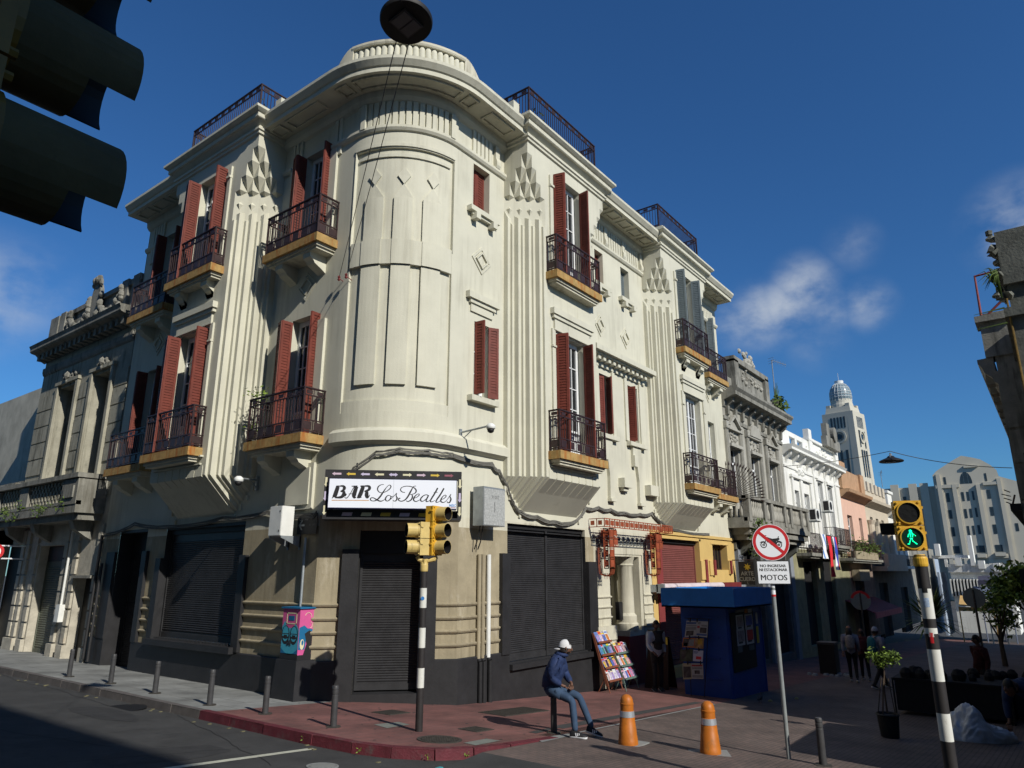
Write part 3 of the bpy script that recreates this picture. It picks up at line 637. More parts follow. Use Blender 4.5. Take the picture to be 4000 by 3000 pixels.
m.T = None; m.prism([CH0, (XL + .02, 12.7), (12.0, 12.7), (12.0, YR + .02), (XL + c7 * CHL, YR)] , 1.22, 1.25)
q = arcpts(); m.prism([(XL, LY)] + q[1:-1] + [(RX, YR), (RX, LY)], 1.20, 1.26); obj('wall', m, cream_low, B)
# black plinth, black jamb blocks, window sills
m = M(); pq = [(0, G0), (.07, G0), (.07, -1.71), (.05, -1.69), (0, -1.69)]; m.sweep(pq, [(XL, 15.1), CH0, (XL + c7 * .6, 12.35 - c7 * .6)]); m.sweep(pq, [(XL + c7 * 2.4, 12.35 - c7 * 2.4), (XL + c7 * CHL, YR), (13.25, YR)]); m.T = TR; m.box(13.25, 16.72, 0, .07, G0, -2.02); m.box(16.72, 17.15, 0, .07, G0, -1.9)
m.box(12.95, 13.25, 0, .10, -1.74, .46); m.box(16.72, 17.15, 0, .10, -1.9, .32); m.box(13.25, 16.8, 0, .16, -2.08, -1.96)
m.T = TL; m.box(15.1, 18.74, 0, .07, G0, -1.7); m.box(18.74, 19.8, 0, .07, G0, -1.72); m.box(21.4, LE, 0, .07, G0, -1.72)
m.box(14.84, 15.1, 0, .09, -1.68, .42); m.box(18.74, 19.0, 0, .09, -1.72, .4); m.box(19.55, 19.8, 0, .09, -1.72, .6); m.box(21.4, 21.9, 0, .09, -1.72, .6); m.box(14.98, 18.9, 0, .2, -1.72, -1.58)
m.T = TC; m.box(.52, .86, 0, .10, G0, .5); m.box(2.2, 2.5, 0, .10, G0, .45); m.box(.86, 2.2, -.3, .05, G0, -2.33)
obj('black_plinth', m, blackp, B)
m = M()                                        # horizontal mouldings of the tan wall
for z in (-.61, -.88, -1.15, -1.42):
    pr = [(0, z - .05), (.03, z - .045), (.055, z - .01), (.055, z + .01), (0, z + .03)]
    m.sweep(pr, [(XL, 14.84), (XL, 12.35), (XL + c7 * .52, 12.35 - c7 * .52)]); m.sweep(pr, [(XL + c7 * 2.5, 12.35 - c7 * 2.5), (XL + c7 * CHL, YR), (12.94, YR)]); m.sweep(pr, [(XL, 19.55), (XL, 19.0)]); m.sweep(pr, [(XL, LE), (XL, 21.9)])
obj('wall_mouldings', m, tan, B)
m = M()
for z in (-.61, -.88, -1.15): m.sweep([(0, z - .04), (.03, z - .03), (.045, z), (0, z + .02)], [(17.17, YR), (18.03, YR)]); m.sweep([(0, z - .04), (.03, z - .03), (.045, z), (0, z + .02)], [(20.03, YR), (20.6, YR)])
m.T = TR; m.box(17.1, 18.1, 0, .12, -1.75, -1.38); m.box(17.1, 18.12, 0, .08, -2.2, -1.75); m.box(20.0, 20.6, 0, .06, -1.5, -1.3); obj('wall_mouldings', m, cream_low, B)
roller(TR, 13.27, 16.70, -1.92, 1.05, -.12, shut_b, B, mullion=[14.95]); roller(TL, 15.12, 18.72, -1.54, 1.0, -.16, shut_b, B, pitch=.05)
roller(TL, 19.82, 21.38, -2.5, .5, -.45, shut_b, B); roller(TC, .88, 2.18, -2.3, .42, -.3, shut_b, B, pitch=.05)
m = M(TC); m.box(.86, 2.2, -.36, -.2, .42, .9); m.box(.7, 2.36, -.7, -.39, G0, 1.1); m.box(.855, .875, -.38, -.01, -2.34, .9); m.box(2.185, 2.205, -.38, -.01, -2.34, .9); m.T = TL; m.box(19.8, 21.4, -.55, -.4, .5, 1.12); m.T = TR; m.box(13.25, 16.72, -.28, -.08, 1.05, 1.16); m.box(16.0, 16.72, -.29, -.27, -1.9, 1.1)
m.T = TL; m.box(15.1, 18.74, -.28, -.1, 1.0, 1.12); obj('shutter_housing', m, blk, B)
# spikes on the sill of the left shop window
m = M(TL)
for i in range(60): m.box(15.15 + i * .06, 15.16 + i * .06, .12, .13, -1.58, -1.5)
obj('sill_spikes', m, blackp, B)
# ---- portal of the flats: door, column, iron canopy frame ----
m = M(TR); m.box(18.05, 18.75, -.9, -.85, -2.75, .4); pd = obj('entrance_door', m, mat('door_wood', (.07, .03, .018), .6, .3, 6, .15), B)
m = M(TR)
for i in range(8): m.box(18.1 + i * .085, 18.115 + i * .085, -.84, -.82, -2.7, .35)
for z in (-2.6, -1.7, -.75, .3): m.box(18.07, 18.74, -.85, -.81, z, z + .03)
for k in range(3):
    for z in (-1.2, -.4, -2.1): m.tube([(18.2 + .18 * k + .07 * math.cos(R_(40 * i)), -.80, z + .2 * math.sin(R_(40 * i))) for i in range(10)], .008, 5)
obj('door_grille', m, iron, pd)
m = M(TR); m.box(18.75, 20.02, -1.2, -.9, G0, .56); m.box(18.0, 18.05, -1.0, 0, G0, .56); m.box(18.05, 20.02, -1.0, -.02, .5, .56); m.box(19.1, 20.02, -.8, -.02, -1.75, -1.6); m.box(19.85, 20.02, -.9, -.02, -1.6, .5)
obj('porch', m, cream_low, B)
m = M(TR); m.box(19.0, 20.02, -.9, -.0, G0, -1.75); obj('porch_base', m, maroon, B)
m = M(); c = TR(19.5, -.32, 0); m.lathe([(.34, -1.6), (.34, -1.42), (.30, -1.38), (.30, -1.2), (.235, -1.12), (.22, .2), (.26, .26), (.24, .3), (.28, .44), (.30, .5)], (c[0], c[1], 0), 28); smooth_by_angle(obj('column', m, cream_low, B))
m = M(TR); m.box(18.98, 19.2, -.4, -.28, -1.3, -.8); obj('door_phone', m, blk, B)
m = M(TR)
for i in range(4): m.box(18.0, 19.2 - .0, -.9 + .2 * i, -.7 + .2 * i, G0, -2.72 - .055 * i)
obj('steps', m, cream_low, B)
m = M(TR); d0, d1 = .03, .52                   # the rusty frame of square links
def links(x0, x1, z0, z1, dd, n, vertical=False, plates=True):
    m.box(x0, x1, dd - .01, dd + .01, z0 - .012, z0 + .012); m.box(x0, x1, dd - .01, dd + .01, z1 - .012, z1 + .012)
    if not vertical:
        for i in range(n + 1): x = x0 + (x1 - x0) * i / n; m.box(x - .012, x + .012, dd - .01, dd + .01, z0, z1)
        if plates:
            for i in range(n): x = x0 + (x1 - x0) * (i + .5) / n; w = (x1 - x0) / n * .32; m.box(x - w, x + w, dd - .005, dd + .005, z0 + (z1 - z0) * .2, z1 - (z1 - z0) * .2); m.box(x - .006, x + .006, dd - .005, dd + .005, z0, z1)
    else:
        for i in range(n + 1): z = z0 + (z1 - z0) * i / n; m.box(x0, x1, dd - .01, dd + .01, z - .012, z + .012)
        m.box(x0 - .0, x0 + .02, dd - .01, dd + .01, z0, z1); m.box(x1 - .02, x1, dd - .01, dd + .01, z0, z1)
        if plates:
            for i in range(n): z = z0 + (z1 - z0) * (i + .5) / n; h = (z1 - z0) / n * .36; m.box(x0 + .04, x1 - .04, dd - .005, dd + .005, z - h, z + h)
links(16.9, 21.2, 1.25, 1.47, d1, 15)
for xx in (16.9, 21.18):
    m.box(xx, xx + .02, d0, d1, 1.24, 1.26); m.box(xx, xx + .02, d0, d1, 1.46, 1.48); m.box(xx, xx + .02, (d0 + d1) / 2 - .01, (d0 + d1) / 2 + .01, 1.25, 1.47)
    for dd in (.14, .38): m.box(xx + .004, xx + .012, dd - .06, dd + .06, 1.3, 1.42)
for x in (17.2, 20.05):
    for dd in (d1 - .03, .30):
        links(x, x + .24, .15, 1.22, dd, 4, True)
    for k in range(5):
        dd = .08 + .09 * k; m.tube([(x + .24, dd, 1.23), (x + .62 - .05 * k, dd, 1.23), (x + .74 - .06 * k, dd, 1.17), (x + .76 - .06 * k, dd, 1.06), (x + .70 - .06 * k, dd, 1.0), (x + .4, dd, .98)], .011, 5)
        m.tube([(x + .03 + .05 * k, d1 - .03, .15), (x + .03 + .05 * k, d1 - .06, .0), (x + .03 + .05 * k, .3, -.06), (x + .03 + .05 * k, .12, 0), (x + .03 + .05 * k, .1, .3), (x + .03 + .05 * k, .1, .7)], .010, 5)
        m.box(x + .26, x + .48, dd - .004, dd + .004, 1.04, 1.2)
    for z in (.95, .74): m.box(x + .24, x + .52, d1 - .05, d1 - .03, z, z + .02); m.box(x + .24, x + .52, .1, .12, z, z + .02)
    m.box(x + .28, x + .48, d1 - .045, d1 - .037, .78, .93); m.box(x + .50, x + .52, .1, d1 - .03, .74, .76); m.box(x + .5, x + .52, .1, d1 - .03, .95, .97); m.box(x + .505, x + .515, .18, .4, .79, .92)
    for k in range(4): m.tube([(x + .04 + .05 * k, .42 - .08 * k, .02), (x + .04 + .05 * k, .42 - .08 * k, -.14)], [.012, .003], 5)
obj('iron_canopy_frame', m, terra, B)
m = M(TR); m.box(17.02, 20.35, 0, .02, .76, .79); m.box(17.02, 20.35, 0, .02, .99, 1.02)
for i in range(15): x = 17.05 + i * .22; m.box(x, x + .018, 0, .02, .79, .99); m.box(x + .065, x + .175, 0, .02, .835, .945); m.box(x, x + .22, 0, .012, .885, .895)
obj('link_frieze', m, mat('grey_frieze_paint', (.12, .13, .13), .8, .1), B)
# ---- yellow shop ----
YH = [(21.35, 24.45, -2.85, 1.13), (25.7, 27.15, .15, 1.07)]
m = M(TR); m.wall(20.62, RE, G0, 1.32, .012, YH, .35); m.box(20.62, RE, 0, .06, 1.26, 1.36); m.box(24.45, 24.9, .012, .06, -.2, .45); m.box(25.25, 25.7, .012, .06, -.05, .47); m.box(27.15, 27.45, .012, .06, .0, .5)
m.box(21.2, 24.6, .012, .03, 1.13, 1.2); m.box(24.45, 24.6, .012, .03, .45, 1.2); m.box(25.55, 27.3, .012, .03, 1.07, 1.12); obj('wall', m, yellow, B)
m = M(TR); m.box(20.95, 21.35, .012, .05, -3.2, 1.1); m.box(24.78, 24.95, .06, .10, -3.1, .5); m.box(25.55, 25.7, .06, .12, -.05, .5); m.box(27.2, 27.32, .06, .12, .0, .5); m.box(20.62, 21.3, .012, .06, -3.2, -2.2); obj('maroon_trim', m, maroon, B)
roller(TR, 21.36, 24.44, -2.84, 1.0, -.2, rollr, B, pitch=.06); m = M(TR); m.box(21.35, 24.45, -.3, -.12, 1.0, 1.13); obj('shutter_housing', m, blk, B)
casement(TR, 25.7, 27.15, -.25, .15, 1.07, B, rows=1, door=False, fm=iron)
m = M(TR); m.box(RE, RE + .02, -12, 0, G0, 11.3); m.T = TL; m.box(LE - .02, LE + .02, -12, 0, 4, 11.3); obj('party_wall', m, cream_low, B)
m = M(TR); m.box(24.9, 25.2, .0, .02, .6, .75); m.box(25.3, 25.6, 0, .015, .8, .9)
# ================= ground =================
def flat(m, poly, dz, step=None): m.face(*[(x, y, gx(x) + dz) for x, y in poly])
m = M()
xs = [-400, -80, -8, 7.0]
for a, b in zip([-60, -8], [-8, 7.0]): flat(m, [(a, -70), (b, -70), (b, 140), (a, 140)], -.13)
m.face((7, -70, gx(7) - .13), (8.0, -70, gx(8) + .0), (8.0, 6.62, gx(8)), (7.0, 6.62, gx(7) - .13)); m.face((7, 6.62, gx(7) - .13), (9.9, 6.62, gx(9.9) - .13), (9.9, 140, gx(9.9) - .13), (7, 140, gx(7) - .13))
struct('road', m, asph)
m = M()
for a, b in zip([8, 17, 30], [17, 30, 75]): flat(m, [(a, -70), (b, -70), (b, 6.62), (a, 6.62)], 0)
for a, b in zip([9.84, 17, 30], [17, 30, 75]): flat(m, [(a, 6.62), (b, 6.62), (b, 7.0), (a, 7.0)], 0)
struct('pedestrian_street', m, brickst)
m = M()
for a, b in zip([-2500, -8, 17, 75], [-8, 17, 75, 2500]): flat(m, [(a, -2500), (b, -2500), (b, 2500), (a, 2500)], -.6)
struct('ground', m, soil)
kp = [(7.05, 62), (7.05, 12.1), (7.03, 10.2), (7.03, 9.0), (7.08, 8.2), (7.25, 7.6), (7.6, 7.12), (8.1, 6.86), (8.75, 6.72), (9.84, 6.62)]
m = M(); flat(m, [(7.05, 62), (7.05, 11.9), (XL + .3, 11.9), (XL + .3, 62)], 0); struct('left_pavement', m, slabs)
m = M(); flat(m, [(7.05, 11.9)] + kp[2:] + [(16.99, 7.0), (17, 7.0), (17, YR + .9), (12, YR + .9), (11.6, 13), (XL + .2, 13), (XL + .2, 11.9)], .0)
for a, b in zip([17, 30], [30, 75]): flat(m, [(a, 7.0), (b, 7.0), (b, YR + .6), (a, YR + .6)], 0)
m.face((9.84, 6.62, gx(9.84)), (17, 7.0, gx(17)), (17, 7.0, gx(17))); struct('corner_pavement', m, redpave)
# kerb of single stones
def kerbline(path, name, mt, dz=.008):
    m = M(); rnd = random.Random(3)
    for (a, b) in zip(path, path[1:]):
        A, Bv = Vector(a), Vector(b); L = (Bv - A).length; n = max(1, round(L / .95)); u = (Bv - A) / L; nr = Vector((u.y, -u.x))
        for i in range(n):
            p = A + u * (L * i / n + .008); q = A + u * (L * (i + 1) / n - .008); j = rnd.uniform(-.006, .006); w = .15
            c = [p + nr * (.0 + j), q + nr * (.0 + j), q - nr * w, p - nr * w]; zt = [gx(v.x) + dz + rnd.uniform(-.004, .004) for v in c]
            m.hexa([(c[0].x + nr.x * .02, c[0].y + nr.y * .02, gx(c[0].x) - .2), (c[1].x + nr.x * .02, c[1].y + nr.y * .02, gx(c[1].x) - .2), (c[2].x, c[2].y, gx(c[2].x) - .2), (c[3].x, c[3].y, gx(c[3].x) - .2)] + [(v.x, v.y, z) for v, z in zip(c, zt)])
    return struct(name, m, mt)
kerbline(kp[:2], 'granite_kerb', kerbg); kerbline(kp[1:], 'red_kerb', kerbr)
m = M(); flat(m, [(6.9, 8.72), (6.9, 8.84), (-6, 9.0), (-6, 8.86)], -.126); struct('road_marking', m, linep)
m = M()
for a, b, c, e in ((9.9, 7.08, 10.7, 7.3), (10.7, 7.1, 13.6, 7.42), (13.6, 7.2, 17, 7.5)): flat(m, [(a, b), (c, b + .1), (c, e), (a, e - .06)], .004)
struct('drain_channel', m, mat('dark_channel', (.045, .045, .045), .9, .2, 3, .2, 30))
m = M(); flat(m, [(10.0, 6.66), (17, 6.98), (17, 7.04), (10.0, 6.72)], .004); flat(m, [(9.3, 6.55), (10.3, 6.62), (10.3, 6.75), (9.5, 6.8)], .005); struct('pavement_edging', m, conc)
gratem = mat('cast_iron_cover', (.05, .045, .038), .7, .3, 12, .8, 60)
def cover(px, py, r, label, name='manhole_cover', mt=gratem, dz=.006, sq=None, rz=0):
    p = gp(px, py); m = M(); sl_ = math.atan(-.07)
    if sq:
        a, b = sq
        for (x0, x1, y0, y1, z) in ((-a, a, -b, b, .004),):
            m.box(x0, x1, y0, y1, -.01, z)
        for i in range(int(a * 2 / .06)): x = -a + .03 + i * .06; m.box(x - .01, x + .01, -b + .03, b - .03, z, z + .004)
    else:
        m.lathe([(r, -.02), (r, .004), (r * .9, .004), (r * .88, .001), (r * .86, .003)], n=36); m.lathe([(0, .003), (r * .86, .003)], n=36)
        for i in range(-5, 6):
            for j in range(-5, 6):
                x, y = i * r * .15, j * r * .15
                if math.hypot(x, y) < r * .8: m.box(x - r * .05, x + r * .05, y - r * .05, y + r * .05, .002, .006)
    if 'road' in name: dz -= .13
    t = obj(name, m, mt, None); t.location = (p.x, p.y, gx(p.x) + dz); t.rotation_euler = (0, sl_ * -1, rz); tag(t, label, 'cover'); return t
z2 = lambda x, y: (1000 + x * .7836, 1700 + y * .7836)
cover(*z2(915, 1518), .33, 'round iron manhole cover beside the red kerb in front of the traffic light pole')
cover(*z2(672, 1383), .3, 'dark square iron cover in the red pavement before the bar door', sq=(.27, .24), rz=.05, name='drain_cover')
cover(*z2(1098, 1467), .3, 'small square iron cover between the traffic light pole and the seated man', sq=(.22, .2), name='drain_cover')
cover(*z2(1290, 1378), .3, 'long rectangular iron grating in the pavement behind the seated man', sq=(.72, .33), name='drain_grating')
cover(335 * .7836 + 1000, 1595 * .7836 + 1700 - 0, .2, 'round pale metal cover in the asphalt road', name='road_manhole_cover', mt=conc)
m = M(); p = gp(*z2(680, 1445)); flat(m, [(p.x - .3, p.y - .2), (p.x + .25, p.y - .15), (p.x + .3, p.y + .17), (p.x - .22, p.y + .2)], .005); p = gp(*z2(1130, 1530)); flat(m, [(p.x - .3, p.y - .12), (p.x + .3, p.y - .1), (p.x + .26, p.y + .14), (p.x - .28, p.y + .12)], .005); struct('paving_patch', m, mat('patch_slab', (.16, .17, .15), .9, .2))
m = M(); p = gp(480, 2737); m.lathe([(0, .001), (.42, .001)], (p.x, p.y, gx(p.x) - .128), 24); tag(obj('wet_patch', m, mat('oil_stain', (.012, .012, .013), .6, 0)), kind='structure')

# ================= left neighbour =================
greyN = mat('dark_weathered_plaster', (.33, .315, .25), .95, .22, 2.2, .35, 30, stain=(.07, .068, .05), samt=.55, sscale=1.3, grime=.8)
reveal = mat('bare_light_plaster', (.42, .40, .33), .95, .12, 3, .2)
NL = thing('ornate_house', 'weathered grey two-storey house with garlanded parapet left of the corner building', 'building', (11, 26, -2.4))
LN0, LN1 = LE, 29.6
m = M(TL)
zz = lambda x, y: (x * .6028, 900 + y * .6028)
w = [(23.35, 24.3, 3.15, 5.9), (25.5, 26.5, 3.15, 5.9)]
def lp(px, py): v = onX(px, py); return v.y, v.z
# windows from the photograph
a1 = lp(*zz(720, 1000))[0]; a2 = lp(*zz(600, 1050))[0]; a3 = lp(*zz(487, 1100))[0]; a4 = lp(*zz(372, 1150))[0]
zt = lp(*zz(700, 910))[1]
w = [(a1, a2, 3.0, zt, .5), (a3, a4, 3.0, zt - .02, .5)]
m.wall(LN0, LN1, 2.3, 8.3, .0, w, .3); obj('wall', m, greyN, NL)
m = M()
m.sweep([(0, 7.2), (.05, 7.25), (.08, 7.35), (.08, 7.5), (0, 7.55)], [(XL, LN1), (XL, LN0 + .02)]); m.sweep([(0, 7.75), (.1, 7.8), (.35, 8.02), (.5, 8.05), (.55, 8.1), (.55, 8.2), (.6, 8.3), (0, 8.34)], [(XL, LN1 + .2), (XL, LN0 + .02)])
m.T = TL
for i in range(18): s = LN0 + .2 + i * .4; m.box(s, s + .18, 0, .34, 7.75, 7.98)
m.box(LN0 + .02, LN1, -.3, -.02, 8.3, 9.45); m.box(LN1 - .75, LN1, -.3, .1, 8.3, 9.5); m.box(LN0 + .02, LN1 - .6, -.34, .06, 9.3, 9.48); m.box(LN0 + .02, LN1, -.02, .05, 8.3, 8.5)
for s in (LN0 + .1, LN0 + .9, LN1 - 1.3): m.box(s, s + .45, -.04, .08, 8.34, 9.55)
obj('cornice', m, grey1, NL)
m = M(TL); rnd = random.Random(5); cc = (LN0 + LN1) / 2 - .35
m.plate([(cc + .36 * math.cos(R_(20 * i)), 9.25 + .75 * math.sin(R_(20 * i))) for i in range(18)], 0, .14)
def lump(s, z, r, d=.1):
    m.lathe([(r, 0), (r * .85, r * .5), (r * .4, r * .8), (0, r * .9)], (s, d, z), 7, Matrix.Rotation(R_(-90), 3, 'X'))
for i in range(26): a = R_(rnd.uniform(0, 360)); lump(cc + .45 * math.cos(a), 9.3 + .8 * math.sin(a), rnd.uniform(.11, .19))
for g in (-1, 1):
    for i in range(26): t = i / 25; lump(cc + g * (.45 + 1.5 * t), 9.0 - .42 * math.sin(math.pi * t) + rnd.uniform(-.05, .05), rnd.uniform(.09, .16))
    for i in range(7): lump(cc + g * 2.0 + rnd.uniform(-.06, .06), 9.3 - i * .13, rnd.uniform(.09, .15))
for a, b, c, e, _ in w:
    s = (a + b) / 2
    for i in range(22): lump(s + rnd.gauss(0, .3), e + .32 + rnd.gauss(0, .06), rnd.uniform(.04, .09), .06)
    lump(s, e + .35, .18, .06); lump(s, e + .15, .11, .06)
obj('garland_relief', m, grey1, NL)
m = M(TL)
for a, b, c, e, _ in w:
    for s in (a - .2, b + .02): m.box(s, s + .18, 0, .1, c, e + .1)
    m.box(a - .25, b + .25, 0, .12, e + .1, e + .22); pass
for z in (3.4, 4.0, 4.6, 5.2, 5.8):
    for s, b in ((LN0 + .02, w[0][0] - .25), (w[0][1] + .25, w[1][0] - .25), (w[1][1] + .25, LN1)): m.box(s + .03, b - .03, 0, .03, z, z + .55)
obj('window_surround', m, greyN, NL)
m = M(TL)
for a, b, c, e, _ in w: m.box(a + .03, b - .25, -.44, -.40, c, e - .45); m.box(a + .5, a + .53, -.40, -.38, c, e - .45)
obj('window', m, white, NL); m = M(TL)
for a, b, c, e, _ in w: m.box(a, b, -.52, -.46, c, e)
obj('window_back', m, dark, NL)
# balcony of the neighbour
by0 = 22.75
m = M(TL); m.box(by0, 31.5, 0, .8, 1.75, 2.0); m.box(by0 + .1, 31.5, 0, .65, 1.55, 1.75); m.box(by0, by0 + 1.1, .0, .82, 2.0, 2.75); m.box(by0 - .05, 31.5, 0, .88, 2.78, 2.92); m.box(by0 + .2, by0 + .9, .82, .86, 2.2, 2.55)
m.box(26.6, 27.3, .5, .8, 2.05, 2.75); m.box(29.2, 31.5, .5, .8, 2.0, 2.75); m.box(by0, 31.5, .66, .8, 1.98, 2.1)
for s in (23.3, 26.3, 28.6): m.ext([(0, 1.55), (.6, 1.55), (.5, 1.3), (.2, 1.1), (0, 1.0)], s, s + .3)
obj('balcony', m, grey1, NL)
m = M(TL)
for a, b in ((by0 + 1.1, 26.6), (27.3, 29.2)):
    n = int((b - a) / .13)
    for i in range(n):
        for j in range(5):
            if (i + j) % 2 == 0: m.box(a + i * .13, a + i * .13 + .13, .7, .73, 2.1 + j * .13, 2.23 + j * .13)
obj('lattice', m, greyN, NL)
m = M(); rnd = random.Random(9); leaves(m, [TL(s, .85, 2.0 + rnd.uniform(-.15, .15)) for s in (23.6, 24.9, 25.2, 26.9, 27.4, 28.2, 28.5, 29.6, 30.0)], 500, .13, .05, rnd); tag(obj('balcony_weeds', m, leafm), 'green weeds growing along the foot of the grey stone balcony', 'plants')
m = M(TL); op = [(22.75, 23.95, -2.5, -.05), (25.1, 27.1, -2.5, .9), (28.6, 31, -2.5, 1.0)]
m.wall(LN0, 33, G0 + .5, 2.35, -.02, op, .35); obj('wall', m, grey3, NL)
m = M(TL)
for s in (22.45, 24.0, 24.75, 27.2, 27.95, 28.35):
    for k in range(7): m.box(s + .02, s + .28, -.02, .05, -2.0 + k * .5, -1.56 + k * .5)
    m.box(s - .05, s + .36, -.02, .1, -2.7, -2.05)
obj('pilaster', m, grey3, NL)
roller(TL, 25.12, 27.08, -2.45, .4, -.3, mat('grey_green_shutter', (.10, .11, .085), .6, .25, 3), NL, pitch=.07)
m = M(TL); m.box(22.75, 23.95, -.4, -.3, -2.5, -.1); m.box(25.1, 27.1, -.38, -.28, .4, .95); m.box(28.6, 31, -.5, -.4, -2.5, 1); obj('door', m, blk, NL)
m = M(TL); m.box(22.8, 23.9, -.25, -.15, .0, 1.0)
for i in range(4):
    for j in range(3): m.box(22.82 + i * .27, 23.06 + i * .27, -.15, -.12, .03 + j * .33, .33 + j * .33)
obj('blocked_window', m, grey3, NL)
m = M(TL); m.box(22.7, 24.0, -.1, .12, -.12, -.04); obj('door_head', m, grey1, NL)
m = M(TL); m.tube([(24.4, .12, 1.3), (24.4, .12, -.95)], .035, 8); m.box(24.28, 24.56, .03, .2, -1.4, -.9); obj('downpipe', m, whp, NL)
m = M(TL); m.tube([(21.95, .16, .3), (21.95, .16, -2.35)], .04, 8); m.tube([(22.25, .14, 1.1), (22.3, .14, -2.3)], .045, 8); obj('downpipe', m, blackp, B)
m = M(TL); m.box(LN1, LN1 + .02, -12, 0, 2, 8.3); m.box(LN0, LN1, -12, -.3, 8.2, 8.3); obj('roof', m, grey1, NL)
# farther buildings on the left
NF = thing('blank_wall_house', 'grey house with a bare stained side wall at the far left edge', 'building', (12, 36, -2.2))
m = M(TL); m.wall(33, 60, G0 + .5, 3.6, -.02, [(34, 36, -2.4, 1)], .35); m.box(29.7, 60, -.02, .25, 3.0, 3.2); m.box(29.7, 33, -.3, -.02, 1.0, 3.3); obj('wall', m, grey1, NF)
pw = onX(0, 1548, XL + 1.0); m = M(TL); m.box(30.2, 70, -7, -1.2, 2.0, onX(60, 1555, XL + 1.2).z); obj('side_wall', m, mat('stained_blank_wall', (.42, .40, .33), .95, .25, 1.2, .3, 20, stain=(.14, .14, .11), samt=.5, sscale=.8), NF)
m = M(TL); m.box(34, 36, -.4, -.3, -2.4, 1); obj('door', m, blk, NF)

# ================= buildings along the pedestrian street =================
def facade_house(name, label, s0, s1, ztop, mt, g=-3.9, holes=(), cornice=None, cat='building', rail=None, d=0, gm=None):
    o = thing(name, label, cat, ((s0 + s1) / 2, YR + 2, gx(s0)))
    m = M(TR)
    if gm: q = M(TR); q.wall(s0, s1, g, 1.2, d, [h for h in holes if h[3] <= 1.2], .28); obj('ground_floor_wall', q, gm, o)  # gm: dirty ground-floor tone with the street's shade put into the colour
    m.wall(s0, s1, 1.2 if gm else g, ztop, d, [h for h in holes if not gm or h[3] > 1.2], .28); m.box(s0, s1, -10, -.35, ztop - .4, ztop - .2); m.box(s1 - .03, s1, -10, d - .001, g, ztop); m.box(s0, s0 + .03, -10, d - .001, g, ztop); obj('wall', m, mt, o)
    for h in holes:
        q = M(TR); a, b, c, e = h[:4]; q.box(a, b, d - .3, d - .22, c, e)
        if e - c > 1.0 and c > 1:
            w = obj('window', q, glass, o); q = M(TR); q.box(a, a + .06, d - .24, d - .19, c, e); q.box(b - .06, b, d - .24, d - .19, c, e); q.box((a + b) / 2 - .03, (a + b) / 2 + .03, d - .24, d - .19, c, e); q.box(a, b, d - .24, d - .19, c + (e - c) * .7, c + (e - c) * .74)
            obj('window_frame', q, white if len(h) < 5 else h[4], w)
        else: obj('door', q, dark if len(h) < 5 else h[4], o)
    return o
# 1: ornate grey house
H1 = [(28.25, 29.4, 3.0, 5.1), (30.75, 31.9, 3.0, 5.1), (33.25, 34.4, 3.0, 5.1), (29.0, 31.0, -3.4, 1.2), (32.3, 34.5, -3.4, 1.2)]
g1 = facade_house('ornate_stone_house', 'grey stone house with pediments, fluted pilasters and a baluster balcony beside the cream building', RE, 35.7, 7.6, grey2, holes=H1, gm=mat('shade_toned_stone', (.12, .12, .115), .95, .25, 2, .3))  # dark stone; deep street shade is worked into this grey too
m = M(); m.sweep([(0, 6.75), (.06, 6.8), (.1, 6.9), (.1, 7.05), (.45, 7.2), (.62, 7.22), (.62, 7.38), (.72, 7.5), (.72, 7.6), (0, 7.62)], [(RE, YR), (35.7, YR)])
m.T = TR
for i in range(9): s = RE + .3 + i * .9; m.ext([(0, 7.2), (.4, 7.2), (.36, 7.0), (.15, 6.85), (.12, 6.5), (0, 6.4)], s, s + .2)
m.box(RE, 35.7, 0, .07, 6.25, 6.4)
m.box(29.2, 33.4, -.25, .15, 7.6, 9.0); m.box(29.0, 33.6, -.3, .3, 9.0, 9.25); m.box(29.0, 29.5, -.25, .3, 7.6, 9.1); m.box(33.1, 33.6, -.25, .3, 7.6, 9.1); m.box(29.7, 32.9, .15, .2, 7.8, 7.9); m.box(33.6, 35.7, -.2, -.1, 7.6, 7.7); m.box(33.6, 35.7, -.25, .0, 8.15, 8.3); m.box(35.2, 35.7, -.3, .2, 7.6, 8.5)
for i in range(7): m.box(33.7 + i * .22, 33.8 + i * .22, -.2, -.1, 7.7, 8.15)
m.box(RE, 29.1, -.25, .1, 7.6, 8.2)
obj('cornice', m, grey1, g1)
m = M(TR); rnd = random.Random(4)
for i in range(30): lump(31.3 + rnd.gauss(0, .9), 8.6 + rnd.gauss(0, .14), rnd.uniform(.05, .12), .16)
for i in range(26): lump(31.3 + rnd.gauss(0, .35), 9.35 + abs(rnd.gauss(0, .3)), rnd.uniform(.09, .17), .05)
